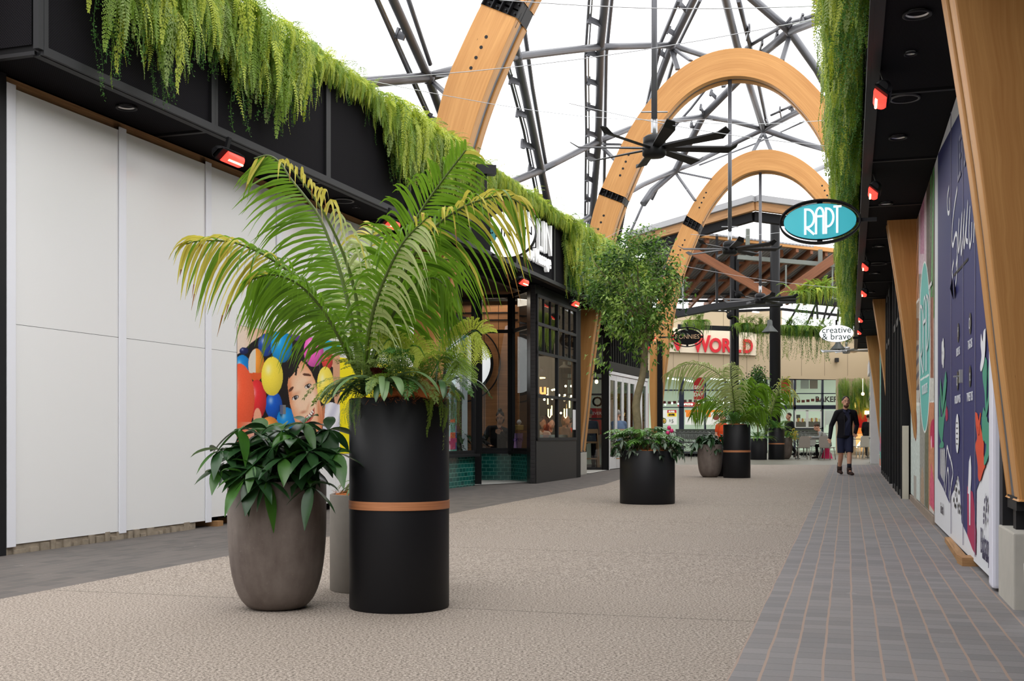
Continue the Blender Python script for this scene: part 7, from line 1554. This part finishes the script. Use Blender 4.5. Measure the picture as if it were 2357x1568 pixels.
for tr, yv in [([(1765, 1000), (1762, 950), (1757, 910), (1745, 890)], 0), ([(1765, 1000), (1775, 950), (1790, 910), (1812, 900), (1828, 915)], 1), ([(1765, 1000), (1780, 940), (1800, 880), (1815, 870)], 1), ([(1765, 1000), (1755, 960), (1738, 930)], 0)]:
    palm_frond(t8, PX(tr, 42.4), .75, 24, .022, .3, .9, ((1, .3), (-1, -.6)), (0, 2), (.5, .9, .4) if yv else None, .014)
nb = NB()
for i in range(14): c_ = P(1828+rs.randn()*4, 1000+rs.randn()*6, 42.2); V, Q = kite(np.array([tuple(c_)]*4)+rs.randn(4, 3)*.03, rs.randn(4, 3)*.7, rs.randn(4, 3), np.full(4, .07), np.full(4, .03)); nb.add(V, Q, 1)
nb.build('yellow_flowers', PALMS, t9)
# ---- hanging fern baskets on the court beams
def fern_box(px, py, Y, wpx, lab, up=False, long_=False, seed=1):
    c = P(px, py, Y); w_ = wpx/F*Y; t = thing('fern_basket', lab, 'hanging plant', c, 0, 'fern boxes on the beams'); m = MB(); m.box((c.x, c.y, c.z-.08), (w_*.8, .3, .26)); m.build('black_box', BLACK, t); rs = np.random.RandomState(seed); nb = NB()
    for i in range(int(75*max(1, w_/.5))):
        x = c.x+rs.uniform(-.45, .45)*w_; a = rs.uniform(math.pi, 2*math.pi) if rs.rand() < .8 else rs.uniform(0, 6.28); put_tpl(nb, T_DR[rs.randint(4)] if rs.rand() < .7 else T_AR[rs.randint(6)], (x, c.y-.1, c.z+.05), a-math.pi/2, rs.uniform(.5, .95), rs.choice([0, 0, 1, 3] if up else [0, 2, 3, 0]))
    for i in range(int((16 if long_ else 6)*max(1, w_/.6))):
        x = c.x+rs.uniform(-.4, .4)*w_; put_tpl(nb, T_ST[rs.randint(4)], (x, c.y-.2, c.z-.1), math.pi+rs.randn()*.3, rs.uniform(.6, 1.3 if long_ else .8), 2 if rs.rand() < .7 else 0)
    nb.build('fern_foliage', GREENS, t)
fern_box(1600, 745, 44, 44, 'fern basket above the black oval sign', seed=1); fern_box(1714, 752, 44.5, 26, 'fern basket right of the square column', long_=True, seed=2); fern_box(1750, 755, 44.5, 34, 'fern basket left of the round column', long_=True, seed=3)
for i, x in enumerate((1808, 1833, 1857, 1880, 1899)): fern_box(x, 757+i, 44.5, 26, 'fern box on the far beam, %s to the right of the round column' % ['first', 'second', 'third', 'fourth', 'fifth'][i], long_=True, seed=10+i)
for i, x in enumerate((1838, 1872, 1900)): fern_box(x, 679-i*5, 41, 36, 'bright fern box on top of the curved beam, %s' % ['leftmost', 'middle one', 'rightmost'][i], up=True, long_=i == 0, seed=20+i)
nb = NB(); rs = np.random.RandomState(71)
for i in range(420):
    x = rs.uniform(1930, 2002); y = rs.uniform(868, 925); p = P(x, y, 51.6+rs.uniform(-.3, .1)); put_tpl(nb, T_ST[rs.randint(4)] if rs.rand() < .5 else T_HG[rs.randint(5)], p, math.pi+rs.randn()*.5, rs.uniform(.5, 1.0), rs.choice([0, 3, 2, 3]))
tag(nb.build('kiosk_greenery', GREENS), 'dense hanging greenery above the red kiosk wall', 'hanging plants', kind='stuff')
# ---- plant behind the first display window
c = (P(1052, 1000, 21.9).x, 21.95, .3); tw = thing('potted_plant', 'dark-leaved pot plant standing inside the first display window', 'potted plant', c); m = MB(); m.lathe([(0, 0), (.10, 0), (.13, .34), (.12, .34), (0, .30)], c, 20); m.build('pot', plain('dark_pot', rgb(52, 40, 34), .5), tw)
nb = NB(); rs = np.random.RandomState(81)
for i in range(16): a = rs.uniform(0, 6.28); umbrella(nb, (c[0]+.2*math.cos(a)*rs.rand(), c[1]+.15*math.sin(a), c[2]+rs.uniform(.45, .75)), (c[0], c[1], c[2]+.32), rs, .15, .035, 6, (math.cos(a)*.5, math.sin(a)*.5, .6))
nb.build('foliage', SCHEF, tw)
# ================================================================= people
def remesh(m, name, mat, parent, vox, M=None, smooth_it=6):
    me = bpy.data.meshes.new('tmp'); me.from_pydata(m.v, [], m.f); o = bpy.data.objects.new('tmp', me); C.objects.link(o)
    r = o.modifiers.new('r', 'REMESH'); r.mode = 'VOXEL'; r.voxel_size = vox; r.use_smooth_shade = True
    s = o.modifiers.new('s', 'SMOOTH'); s.iterations = smooth_it; s.factor = .5
    bpy.context.view_layer.update(); me2 = bpy.data.meshes.new_from_object(o.evaluated_get(bpy.context.evaluated_depsgraph_get())); bpy.data.objects.remove(o); bpy.data.meshes.remove(me)
    if M is not None: me2.transform(M)
    me2.materials.clear(); me2.materials.append(mat); me2.name = name
    ob = bpy.data.objects.new(name, me2); return link(ob, parent, True)
def limb(m, pts, rad, seg=12):
    m.tube(pts, rad, seg)
    for p, r in zip(pts, rad):
        rr = r if not hasattr(r, '__len__') else min(r); m.ball(p, rr*.98, 10)
SKN = {'fair': plain('skin_fair', rgb(216, 164, 138), .55, 0, .3, .05, 20), 'tan': plain('skin_tan', rgb(188, 138, 108), .55, 0, .3, .05, 20)}
def person(label, loc, rz, J, skin, top, bottom, hair, shoe=(40, 30, 28), vox=.012, head_rot=(0, 0, 0), leg_cov=1.0, sleeve=1.0, extra=None, beard=None, long_hair=False, sc=1.0, group=None, bulk=1.0, low=0.0):
    t = thing('person', label, 'person', loc, rz, group); M = Matrix.Translation(loc)@Matrix.Rotation(rz, 4, 'Z')@Matrix.Scale(sc, 4); V = lambda *p: Vector(p)
    J = {k: Vector(v) for k, v in J.items()}; H = Matrix.Translation(J['head'])@Matrix.Rotation(head_rot[2], 4, 'Z')@Matrix.Rotation(head_rot[0], 4, 'X')@Matrix.Rotation(head_rot[1], 4, 'Y'); HS = 1.12; h = lambda *p: H@(Vector(p)*HS)
    # body: one continuous surface
    m = MB()
    def hb(c, r): 
        n0 = len(m.v); m.ball((0, 0, 0), r, 14)
        for i in range(n0, len(m.v)): m.v[i] = tuple(h(*(Vector(m.v[i])+Vector(c))))
    hb((0, .01, .02), (.076, .094, .105)); hb((0, -.028, -.055), (.058, .062, .062)); hb((0, -.055, -.085), (.034, .034, .028)); hb((0, -.098, -.018), (.013, .020, .026)); hb((0, -.108, -.03), (.017, .014, .012)); hb((.078, .005, -.01), (.010, .022, .032)); hb((-.078, .005, -.01), (.010, .022, .032)); hb((0, -.085, -.065), (.026, .014, .010))
    limb(m, [h(0, .02, -.05), J['neck']+V(0, 0, .02), J['neck']-V(0, 0, .06)], [.056, .055, .065]); tor = [(J['pelvis'], (.15, .10)), ((J['pelvis']+J['chest'])/2, (.13, .09)), (J['chest'], (.155, .11)), (J['neck']-V(0, 0, .06), (.11, .07))]
    m.tube([a for a, b in tor], [b for a, b in tor], 14, upv=Vector((0, -1, 0)))
    for s in 'LR':
        limb(m, [J['sh'+s], J['el'+s], J['ha'+s]], [.048, .038, .026]); limb(m, [J['hi'+s], J['kn'+s], (J['kn'+s]*.65+J['an'+s]*.35), J['an'+s]], [.085, .056, .058, .038]); limb(m, [J['an'+s]-V(0, 0, .0), J['to'+s]], [.036, .030], 10)
        # hand: palm, four unequal fingers and a thumb
        d = (J['ha'+s]-J['el'+s]).normalized(); fr = Vector((0, -1, 0)) if abs(d.y) < .7 else Vector((0, 0, 1)); sd_ = d.cross(fr).normalized(); fr = sd_.cross(d); wr = J['ha'+s]; pc = wr+d*.05
        m.bar(wr+d*.01, wr+d*.09, .075, .026, up=fr); 
        for i, (o_, L) in enumerate(((-.030, .062), (-.010, .074), (.010, .070), (.029, .055))):
            a = wr+d*.085+sd_*o_; b = a+d*L*.5+fr*.010; c = b+(d*.7+fr*.7).normalized()*L*.5; m.tube([a, b, c], [.0095, .009, .0075], 7)
        a = wr+d*.025+sd_*.034*(1 if s == 'L' else -1); m.tube([a, a+(d*.6+sd_*(1 if s == 'L' else -1)*.6+fr*.3).normalized()*.035, a+(d*.9+fr*.4+sd_*(1 if s == 'L' else -1)*.3).normalized()*.065], [.012, .0105, .009], 7)
    remesh(m, 'body', SKN[skin], t, vox*.75, M, 4)
    mt = lambda n, c: plain('cloth_%s_%d_%d_%d' % ((n,)+tuple(c)), rgb(*c), .8, 0, .2, .12, 12)
    m = MB(); B = bulk; tor = [(J['pelvis']-V(0, 0, .06+low), (.20*B, .145*B)), (J['pelvis']+V(0, 0, .06), (.18*B, .135*B)), ((J['pelvis']+J['chest'])/2, (.175*B, .13*B)), (J['chest'], (.20*B, .14*B)), ((J['shL']+J['shR'])/2-V(0, 0, .02), (.19*B, .095*B)), (J['neck']-V(0, 0, .025), (.085, .075))]
    m.tube([a for a, b in tor], [b for a, b in tor], 18, upv=Vector((0, -1, 0)))
    for s in 'LR':
        e = J['el'+s].lerp(J['ha'+s], sleeve) if sleeve > 0 else J['sh'+s].lerp(J['el'+s], .6); pts, rd = ([J['sh'+s], J['el'+s], e], [.075*B, .060*B, .045*B]) if sleeve > 0 else ([J['sh'+s], e], [.072*B, .062*B]); limb(m, pts, rd)
        limb(m, [J['neck']-V(0, 0, .04), J['sh'+s]], [.06, .07*B])
    remesh(m, top[0], mt('top', top[1]), t, vox, M)
    if leg_cov < 1:
        for s in 'LR': pass
    m = MB(); m.tube([J['pelvis']+V(0, 0, .04), J['pelvis']-V(0, 0, .08)], [(.165, .12), (.172, .125)], 14, upv=Vector((0, -1, 0)))
    for s in 'LR':
        if leg_cov >= 1: pts, rd = [J['hi'+s], J['kn'+s], J['kn'+s].lerp(J['an'+s], .9)], [.10, .075, .06]
        else: pts, rd = [J['hi'+s], J['hi'+s].lerp(J['kn'+s], .5), J['hi'+s].lerp(J['kn'+s], leg_cov)], [.100, .094, .088]
        (limb if leg_cov >= 1 else m.tube)(*((m, pts, rd) if leg_cov >= 1 else (pts, rd, 14)))
    remesh(m, bottom[0], mt('bottom', bottom[1]), t, vox, M)
    for s in 'LR':
        a, b = J['an'+s], J['to'+s]; m = MB(); d = (b-a); d.z = 0; d = d.normalized() if d.length > .01 else Vector((0, -1, 0)); limb(m, [a+V(0, 0, .04), a-V(0, 0, .03)], [.050, .052]); m.tube([a-V(0, 0, .04)-d*.05, a-V(0, 0, .045)+d*.08, b-V(0, 0, .0)+d*.02], [(.046, .045), (.05, .045), (.045, .030)], 12); m.ball(b+d*.03, (.044, .044, .03), 10); remesh(m, 'shoe', mt('shoe', shoe), t, vox*.8, M, 3)
    # hair
    m = MB(); n0 = 0; m.ball((0, 0, 0), (.080, .096, .088), 16); m.v = [tuple(h(*(Vector(v)+Vector((0, .022, .042))))) for v in m.v]
    if long_hair:
        mm = len(m.v); m.ball((0, 0, 0), (.088, .075, .12), 14); m.v[mm:] = [tuple(h(*(Vector(v)+Vector((0, .05, -.03))))) for v in m.v[mm:]]; mm = len(m.v); m.ball((0, 0, 0), (.045, .045, .04), 10); m.v[mm:] = [tuple(h(*(Vector(v)+Vector((0, .03, .14))))) for v in m.v[mm:]]
    ob = remesh(m, 'hair', plain('hair_%d_%d' % (hair[0], hair[2]), rgb(*hair), .6, 0, .3, .3, 30), t, vox*.7, M, 2)
    if vox < .016:
        ey = plain('eye_dark', (.02, .014, .01), .3); ew = plain('eye_white', (.6, .58, .55), .3)
        for s in (-1, 1):
            m = MB(); m.ball((0, 0, 0), (.010, .006, .0042), 8); m.v = [tuple(M@h(*(Vector(v)+Vector((s*.032, -.086, .004))))) for v in m.v]; m.build('eye', ew, t)
            m = MB(); m.ball((0, 0, 0), (.0052, .005, .0045), 8); m.v = [tuple(M@h(*(Vector(v)+Vector((s*.032, -.091, .004))))) for v in m.v]; m.build('iris', ey, t)
            m = MB(); m.bar((s*.016, -.094, .026), (s*.050, -.084, .026), .010, .007); m.v = [tuple(M@h(*v)) for v in m.v]; m.build('eyebrow', plain('brow_%d' % hair[0], rgb(*hair), .7), t)
        m = MB(); m.ball((0, 0, 0), (.022, .006, .005), 10); m.v = [tuple(M@h(*(Vector(v)+Vector((0, -.094, -.066))))) for v in m.v]; m.build('mouth', plain('lip', rgb(150, 86, 76), .5), t)
    if beard:
        m = MB(); m.ball((0, 0, 0), (.056, .056, .05), 12); m.ball((0, -.03, -.012), (.034, .034, .03), 10); m.v = [tuple(h(*(Vector(v)+Vector((0, -.030, -.078))))) for v in m.v]; remesh(m, 'beard', plain('beard', rgb(*beard), .8, 0, .2, .2, 40), t, vox*.7, M, 2)
        m = MB(); m.bar((-.020, -.099, -.050), (.020, -.099, -.050), .010, .006); m.v = [tuple(M@h(*v)) for v in m.v]; m.build('moustache', plain('beard', rgb(*beard), .8), t)
    if extra: extra(t, M, h)
    return t
# --- the walking man
Yp = 26.9; wl = P(1740+1115/5.407, 1000, Yp); wl = Vector((wl.x, Yp, gz(Yp)))
JM = dict(head=(0, -.03, 1.725), neck=(-.005, 0, 1.56), chest=(-.01, 0, 1.32), pelvis=(-.01, .02, .98), shL=(-.20, 0, 1.47), elL=(-.32, .06, 1.16), haL=(-.40, -.10, .86), shR=(.20, 0, 1.47), elR=(.30, .10, 1.18), haR=(.21, -.06, .98),
          hiL=(-.10, .03, .93), knL=(-.105, .00, .52), anL=(-.085, .22, .12), toL=(-.085, .08, .045), hiR=(.085, 0, .93), knR=(.055, -.12, .53), anR=(.03, -.20, .10), toR=(.045, -.36, .035))
def man_extra(t, M, h):
    m = MB(); pr = [(-.055, 1.50), (-.060, 1.3), (-.055, 1.05), (-.045, .93), (.055, .93), (.065, 1.05), (.075, 1.3), (.055, 1.50)]
    pts = [M@Vector((x, -.128-.025*math.sin((z-.93)/.6*3.1)+.05*max(0, (z-1.40)/.1), z)) for x, z in pr]; m.prism(pts, (M.to_3x3()@Vector((0, .03, 0)))); m.build('shirt_front', plain('navy_shirt', rgb(30, 34, 62), .8), t)
    for s in (-1, 1):
        m = MB(); m.prism([M@Vector(p) for p in ((s*.02, -.085, 1.535), (s*.075, -.06, 1.56), (s*.085, -.105, 1.49), (s*.035, -.13, 1.465))], M.to_3x3()@Vector((0, .012, 0))); m.build('collar', plain('navy_shirt', rgb(30, 34, 62), .8), t)
        m = MB(); m.bar(M@Vector((s*.07, -.150, 1.44)), M@Vector((s*.075, -.150, .93)), .014, .012, up=Vector((0, -1, 0))); m.build('jacket_zip', plain('zip_dark', (.03, .03, .035), .4), t)
    for s, (x, y, z) in ((-1, (-.087, .19, .22)), (1, (.032, -.19, .20))):
        b_ = MB(); b_.tube([M@Vector((x, y, z-.12)), M@Vector((x, y, z-.02))], [.056, .060], 14); b_.build('boot_shaft', plain('boot_brown', rgb(58, 40, 36), .8), t)
        m = MB(); m.tube([M@Vector((x, y, z-.04)), M@Vector((x, y-.0, z+.07))], [.050, .051], 14); m.build('sock', plain('sock_navy', rgb(28, 30, 44), .9), t)
person('man walking towards the camera in a dark jacket, navy shorts and boots', wl, 0, JM, 'fair', ('jacket', (26, 25, 32)), ('shorts', (42, 46, 70)), (40, 30, 26), (58, 40, 36), .011, (-.05, 0, -.08), 1.0-1e-3, .97, man_extra, (104, 76, 62), bulk=.96, low=.05)
# --- the seated woman behind the window
def sit(lean=0.0, arm=None, seat=.45, fw=.42):
    d = dict(head=(0, -.06-lean, seat+.78), neck=(0, -.02-lean*.7, seat+.60), chest=(0, -lean*.4, seat+.38), pelvis=(0, 0, seat+.08), shL=(-.18, -lean*.6, seat+.53), elL=(-.25, -.08-lean, seat+.26), haL=(-.12, -.30-lean, seat+.20), shR=(.18, -lean*.6, seat+.53), elR=(.25, -.08-lean, seat+.26), haR=(.12, -.30-lean, seat+.20),
             hiL=(-.10, -.02, seat+.05), knL=(-.13, -fw, seat+.04), anL=(-.13, -fw+.02, .10), toL=(-.13, -fw-.12, .035), hiR=(.10, -.02, seat+.05), knR=(.13, -fw, seat+.04), anR=(.13, -fw+.02, .10), toR=(.13, -fw-.12, .035))
    if arm: d.update(arm)
    return d
wl = P(1150, 1000, 24.72); wl = Vector((wl.x-.02, 24.78, .06))
def wom_extra(t, M, h):
    m = MB(); m.hexa([M@Vector(p) for p in ((.0, -.33, .98), (.07, -.35, .98), (.07, -.34, .98), (.0, -.32, .98), (.0, -.36, 1.11), (.07, -.38, 1.11), (.07, -.37, 1.11), (.0, -.35, 1.11))]); m.build('phone', plain('phone_red', rgb(110, 40, 44), .4), t)
    m = MB(); m.prism([M@Vector((x, -.125-(1.1-z)*.05, z)) for x, z in ((-.05, 1.18), (.05, 1.18), (.10, .8), (-.10, .8))], M.to_3x3()@Vector((0, .02, 0))); m.build('shirt_front', plain('grey_shirt', rgb(86, 80, 82), .8), t)
person('seated woman in a black jacket looking at a phone behind the shop window', wl, 0, sit(.10, dict(shL=(-.20, -.05, 1.09), elL=(-.33, -.12, .82), haL=(-.20, -.30, .74), elR=(.24, -.16, .84), haR=(.06, -.33, 1.00), head=(.03, -.16, 1.33), neck=(.01, -.10, 1.15)), .50), 'tan', ('jacket', (22, 20, 22)), ('jeans', (34, 38, 56)), (36, 24, 20), vox=.012, head_rot=(.35, 0, -.1), extra=wom_extra, long_hair=True)
bs = .70
person('grey-haired man in a blue-grey shirt seen from behind on the bar stool', (2.12, 31.12, .09), math.pi, sit(.10, None, .72, .36), 'fair', ('shirt', (74, 82, 98)), ('trousers', (44, 44, 50)), (128, 124, 120), vox=.016, head_rot=(.1, 0, .3), group=None)
person('man in a light blue shirt seated beyond the first white folding door', (2.95, 31.5, .09), math.pi+.2, sit(.10, None, .72, .36), 'fair', ('shirt', (96, 116, 146)), ('trousers', (44, 44, 50)), (150, 146, 140), vox=.018)
c = P(1889, 1000, 43.0); person('boy in a grey hoodie leaning over the cafe table', (c.x+.28, 43.0, gz(43)), -math.pi/2-.25, sit(.26, dict(haL=(-.08, -.60, .80), haR=(.08, -.58, .80), elL=(-.22, -.32, .80), elR=(.22, -.32, .80), head=(0, -.42, 1.19), neck=(0, -.32, 1.03), chest=(0, -.16, .84), shL=(-.16, -.26, .97), shR=(.16, -.26, .97))), 'fair', ('hoodie', (150, 152, 150)), ('trousers', (24, 24, 28)), (66, 46, 34), vox=.018, head_rot=(.5, 0, 0))
ST = dict(head=(0, -.02, 1.62), neck=(0, 0, 1.44), chest=(0, 0, 1.22), pelvis=(0, 0, .92), shL=(-.18, 0, 1.37), elL=(-.24, .02, 1.10), haL=(-.22, -.12, .88), shR=(.18, 0, 1.37), elR=(.24, .02, 1.10), haR=(.22, -.12, .88), hiL=(-.09, 0, .88), knL=(-.10, -.03, .48), anL=(-.10, .02, .10), toL=(-.10, -.12, .035), hiR=(.09, 0, .88), knR=(.10, -.08, .48), anR=(.10, -.12, .10), toR=(.10, -.26, .035))
W2 = dict(ST, knL=(-.06, .12, .48), anL=(-.02, .38, .16), toL=(-.02, .28, .05))
c = P(1662, 1000, 30.0); person('person in an orange work vest behind the second palm drum', (c.x, 30.0, gz(30)), .6, ST, 'fair', ('vest', (226, 84, 40)), ('shorts', (52, 62, 96)), (50, 40, 34), vox=.02, leg_cov=.8, sleeve=0, sc=.86)
c = P(1816, 1000, 44.2); person('person in black walking behind the yellow-flowered pot', (c.x, 44.2, gz(44)), -1.2, W2, 'fair', ('jacket', (22, 22, 24)), ('trousers', (20, 20, 24)), (60, 40, 30), vox=.02)
c = P(1999, 1000, 47.5); person('person in black standing at the kiosk counter', (c.x, 47.5, .14), 2.6, ST, 'fair', ('top', (18, 18, 20)), ('trousers', (22, 22, 26)), (40, 30, 26), vox=.02)
c = P(1311, 1000, 29.2); person('person in an orange high-visibility vest inside the restaurant', (c.x, 29.2, .07), math.pi, ST, 'fair', ('vest', (232, 76, 36)), ('trousers', (40, 40, 50)), (60, 44, 34), vox=.02, sc=.78)
c = P(1244, 1000, 28.6); person('woman in a white top seated inside the restaurant window', (c.x, 28.6, .07), .4, sit(.08), 'tan', ('top', (206, 200, 196)), ('trousers', (40, 40, 46)), (44, 30, 24), vox=.02, long_hair=True)
c = P(1267, 1000, 29.2); person('person in a black top beside the woman in the restaurant window', (c.x, 29.2, .07), .2, sit(.05), 'fair', ('top', (22, 22, 24)), ('trousers', (30, 30, 36)), (40, 30, 26), vox=.02)
c = P(1295, 1000, 29.0); person('woman in a patterned brown top in the right half of the restaurant window', (c.x, 29.0, .07), .9, sit(.05, None, .55), 'tan', ('top', (120, 92, 74)), ('trousers', (50, 44, 42)), (120, 90, 60), vox=.02, long_hair=True)

# ================================================================= printed poster on the white hoarding
def poster_art(px, py):
    X = (px-530)*4.7514; Y = (py-730)*4.7514; sh = X.shape; I = np.zeros(sh+(3,)); I[:] = (24, 16, 18)
    G = lambda c0, c1, f: np.array(c0)[None, None]*(1-f[..., None])+np.array(c1)[None, None]*f[..., None]
    m_ = inpoly(X, Y, [(60, 40), (60, 415), (130, 380), (215, 295), (290, 235), (380, 185), (470, 150), (470, 90)]); I[m_] = G((236, 214, 196), (226, 160, 120), np.clip((X-150)/300, 0, 1))[m_]
    B = lambda cx, cy, rx, ry, c, **k: shade_ball(I, X, Y, cx, cy, rx, ry, c, **k)
    B(150, 370, 50, 40, (20, 30, 90)); B(390, 305, 85, 125, (30, 70, 160)); B(735, 165, 82, 92, (110, 60, 160)); B(130, 560, 96, 145, (10, 130, 210))
    B(285, 525, 88, 180, (240, 150, 50)); m_ = (ell(X, Y, 285, 525, 86, 178) < 1); I[m_ & (X < 280) & (Y < 640)] = (222, 214, 200); I[m_ & (Y > 610)] = (226, 90, 40)
    m_ = inpoly(X, Y, [(940, 225), (1200, 265), (1200, 460), (1130, 560), (1000, 420), (960, 300)]); I[m_] = G((20, 170, 215), (240, 170, 140), np.clip((Y-300)/130, 0, 1))[m_]
    B(1062, 470, 62, 105, (216, 60, 56)); B(562, 318, 118, 182, (14, 150, 220), dark=.45); B(912, 368, 108, 178, (240, 96, 190)); m_ = inpoly(X, Y, [(1120, 430), (1205, 400), (1205, 1010), (1140, 930), (1125, 700)]); I[m_] = (214, 160, 126)
    B(475, 965, 92, 150, (14, 84, 190)); B(290, 905, 106, 218, (226, 44, 50)); B(615, 1135, 108, 145, (10, 132, 214)); B(430, 1215, 105, 125, (226, 140, 60))
    B(100, 900, 165, 390, (238, 92, 56), dark=.8); m_ = ell(X, Y, 298, 1130, 46, 135) < 1; I[m_] = (240, 168, 138); m_ = (X < 260) & (Y > 1150) & (X > 60); I[m_] = G((236, 100, 60), (226, 170, 150), np.clip((X-90)/160, 0, 1))[m_]
    B(458, 648, 118, 213, (240, 216, 70), dark=.75)
    # hair, neck, shirt, face
    m_ = inpoly(X, Y, [(1010, 1250), (1030, 960), (1100, 930), (1205, 960), (1205, 1560), (880, 1560), (860, 1300)]); I[m_] = G((238, 236, 244), (206, 204, 222), .5+.5*np.sin(X*.05+Y*.02))[m_]
    m_ = inpoly(X, Y, [(960, 1000), (1040, 950), (1030, 1100), (1000, 1230), (940, 1230)]); I[m_] = (196, 118, 80)
    fm = inpoly(X, Y, [(760, 465), (690, 560), (640, 650), (625, 740), (640, 860), (655, 960), (690, 1080), (720, 1180), (800, 1290), (900, 1310), (985, 1250), (1010, 1120), (1000, 990), (960, 840), (930, 700), (880, 590), (820, 510)])
    r_ = np.clip(ell(X, Y, 820, 880, 190, 420, -.2), 0, 1); F_ = G((246, 208, 176), (226, 140, 92), np.clip(r_*1.15-.25, 0, 1)); I[fm] = F_[fm]
    def soft(cx, cy, rx, ry, c, a, rot=0): 
        g = np.exp(-ell(X, Y, cx, cy, rx, ry, rot)*1.2)*a; g = np.where(fm, g, 0)[..., None]; I[:] = I*(1-g)+np.array(c)[None, None]*g
    soft(800, 1040, 40, 18, (190, 110, 80), .7, -.3); soft(850, 985, 14, 60, (214, 140, 100), .4, .3); soft(745, 960, 60, 40, (250, 206, 180), .5); soft(905, 900, 40, 70, (252, 220, 196), .5); soft(980, 1080, 26, 200, (196, 96, 50), .6, -.1); soft(650, 800, 26, 130, (206, 116, 70), .6, -.1); soft(800, 1200, 110, 60, (240, 180, 150), .5)
    soft(712, 845, 60, 26, (210, 130, 92), .5, -.5); soft(850, 725, 55, 24, (210, 130, 92), .5, -.6)
    for (cx, cy, rx, ry, ro) in ((665, 790, 38, 15, -.8), (838, 632, 48, 15, .15)): I[(ell(X, Y, cx, cy, rx, ry, ro) < 1) & fm] = (96, 54, 36)
    for (cx, cy) in ((712, 882), (850, 755)):
        I[ell(X, Y, cx, cy, 40, 23, -.55) < 1] = (62, 34, 28); I[ell(X, Y, cx-1, cy+4, 33, 17, -.55) < 1] = (232, 224, 220); I[ell(X, Y, cx+1, cy-1, 18, 22) < 1] = (30, 18, 16); I[ell(X, Y, cx+5, cy-8, 4, 5) < 1] = (250, 250, 250)
    I[inpoly(X, Y, [(755, 1130), (800, 1110), (860, 1060), (905, 1010), (922, 985), (922, 1050), (905, 1100), (870, 1150), (820, 1180), (780, 1190)])] = (206, 108, 90); I[inpoly(X, Y, [(770, 1135), (830, 1100), (880, 1050), (912, 1010), (908, 1060), (880, 1110), (830, 1150), (790, 1165)])] = (96, 20, 24)
    for (cx, cy, rx, ry) in ((800, 1140, 12, 16), (822, 1125, 14, 19), (846, 1102, 13, 17), (868, 1080, 11, 19), (886, 1056, 10, 18), (900, 1034, 8, 16)): I[ell(X, Y, cx, cy, rx, ry, -.7) < 1] = (250, 246, 238)
    for (a, b, c_, d) in ((735, 480, 715, 640), (715, 500, 690, 600), (700, 520, 665, 640), (720, 470, 740, 560)):
        q = np.abs((X-a)*(d-b)-(Y-b)*(c_-a))/math.hypot(c_-a, d-b); I[(q < 11) & (Y > min(b, d)-10) & (Y < max(b, d)) & (X > 640) & (X < 760)] = (26, 16, 16)
    I[inpoly(X, Y, [(640, 650), (700, 520), (760, 460), (780, 470), (730, 560), (700, 610), (640, 680)])] = (28, 18, 18)
    B(1040, 748, 92, 206, (240, 218, 84), dark=.78)
    for xx in (568, 978): I[np.abs(X-xx) < 1.6] = I[np.abs(X-xx) < 1.6]*.6+90
    I += (rng.rand(*sh)[..., None]-.5)*8
    return I
ph = thing('balloon_poster', 'printed poster of a smiling child among coloured balls on the white hoarding', 'poster', LW.at(12.8, .8))
raster('printed_picture', LW, 12.74, 15.10, .76, 2.235, 300, 190, poster_art, .008, ph, .45)
m = MB(); m.slab(LW, 15.10, 17.40, .76, 2.04, .004, off=.007); m.build('yellow_border', plain('yellow_print', rgb(244, 226, 20), .5, 0, .2, .01), ph)
m = MB(); m.slab(LW, 12.74, 15.10, 2.24, 2.36, .004, off=.004); m.build('clear_margin', plain('film_margin', rgb(222, 220, 212), .3), ph)
q = LW.pt(646, 942, .0); m = MB(); m.hexa([q+LW.u*x+LW.n*y+Vector((0, 0, z)) for z in (-.06, .05) for x, y in ((-.035, .01), (.035, .01), (.035, .05), (-.035, .05))]); tag(m.build('door_lock', STEELL), 'small grey lock box fixed on the balloon poster', 'lock')
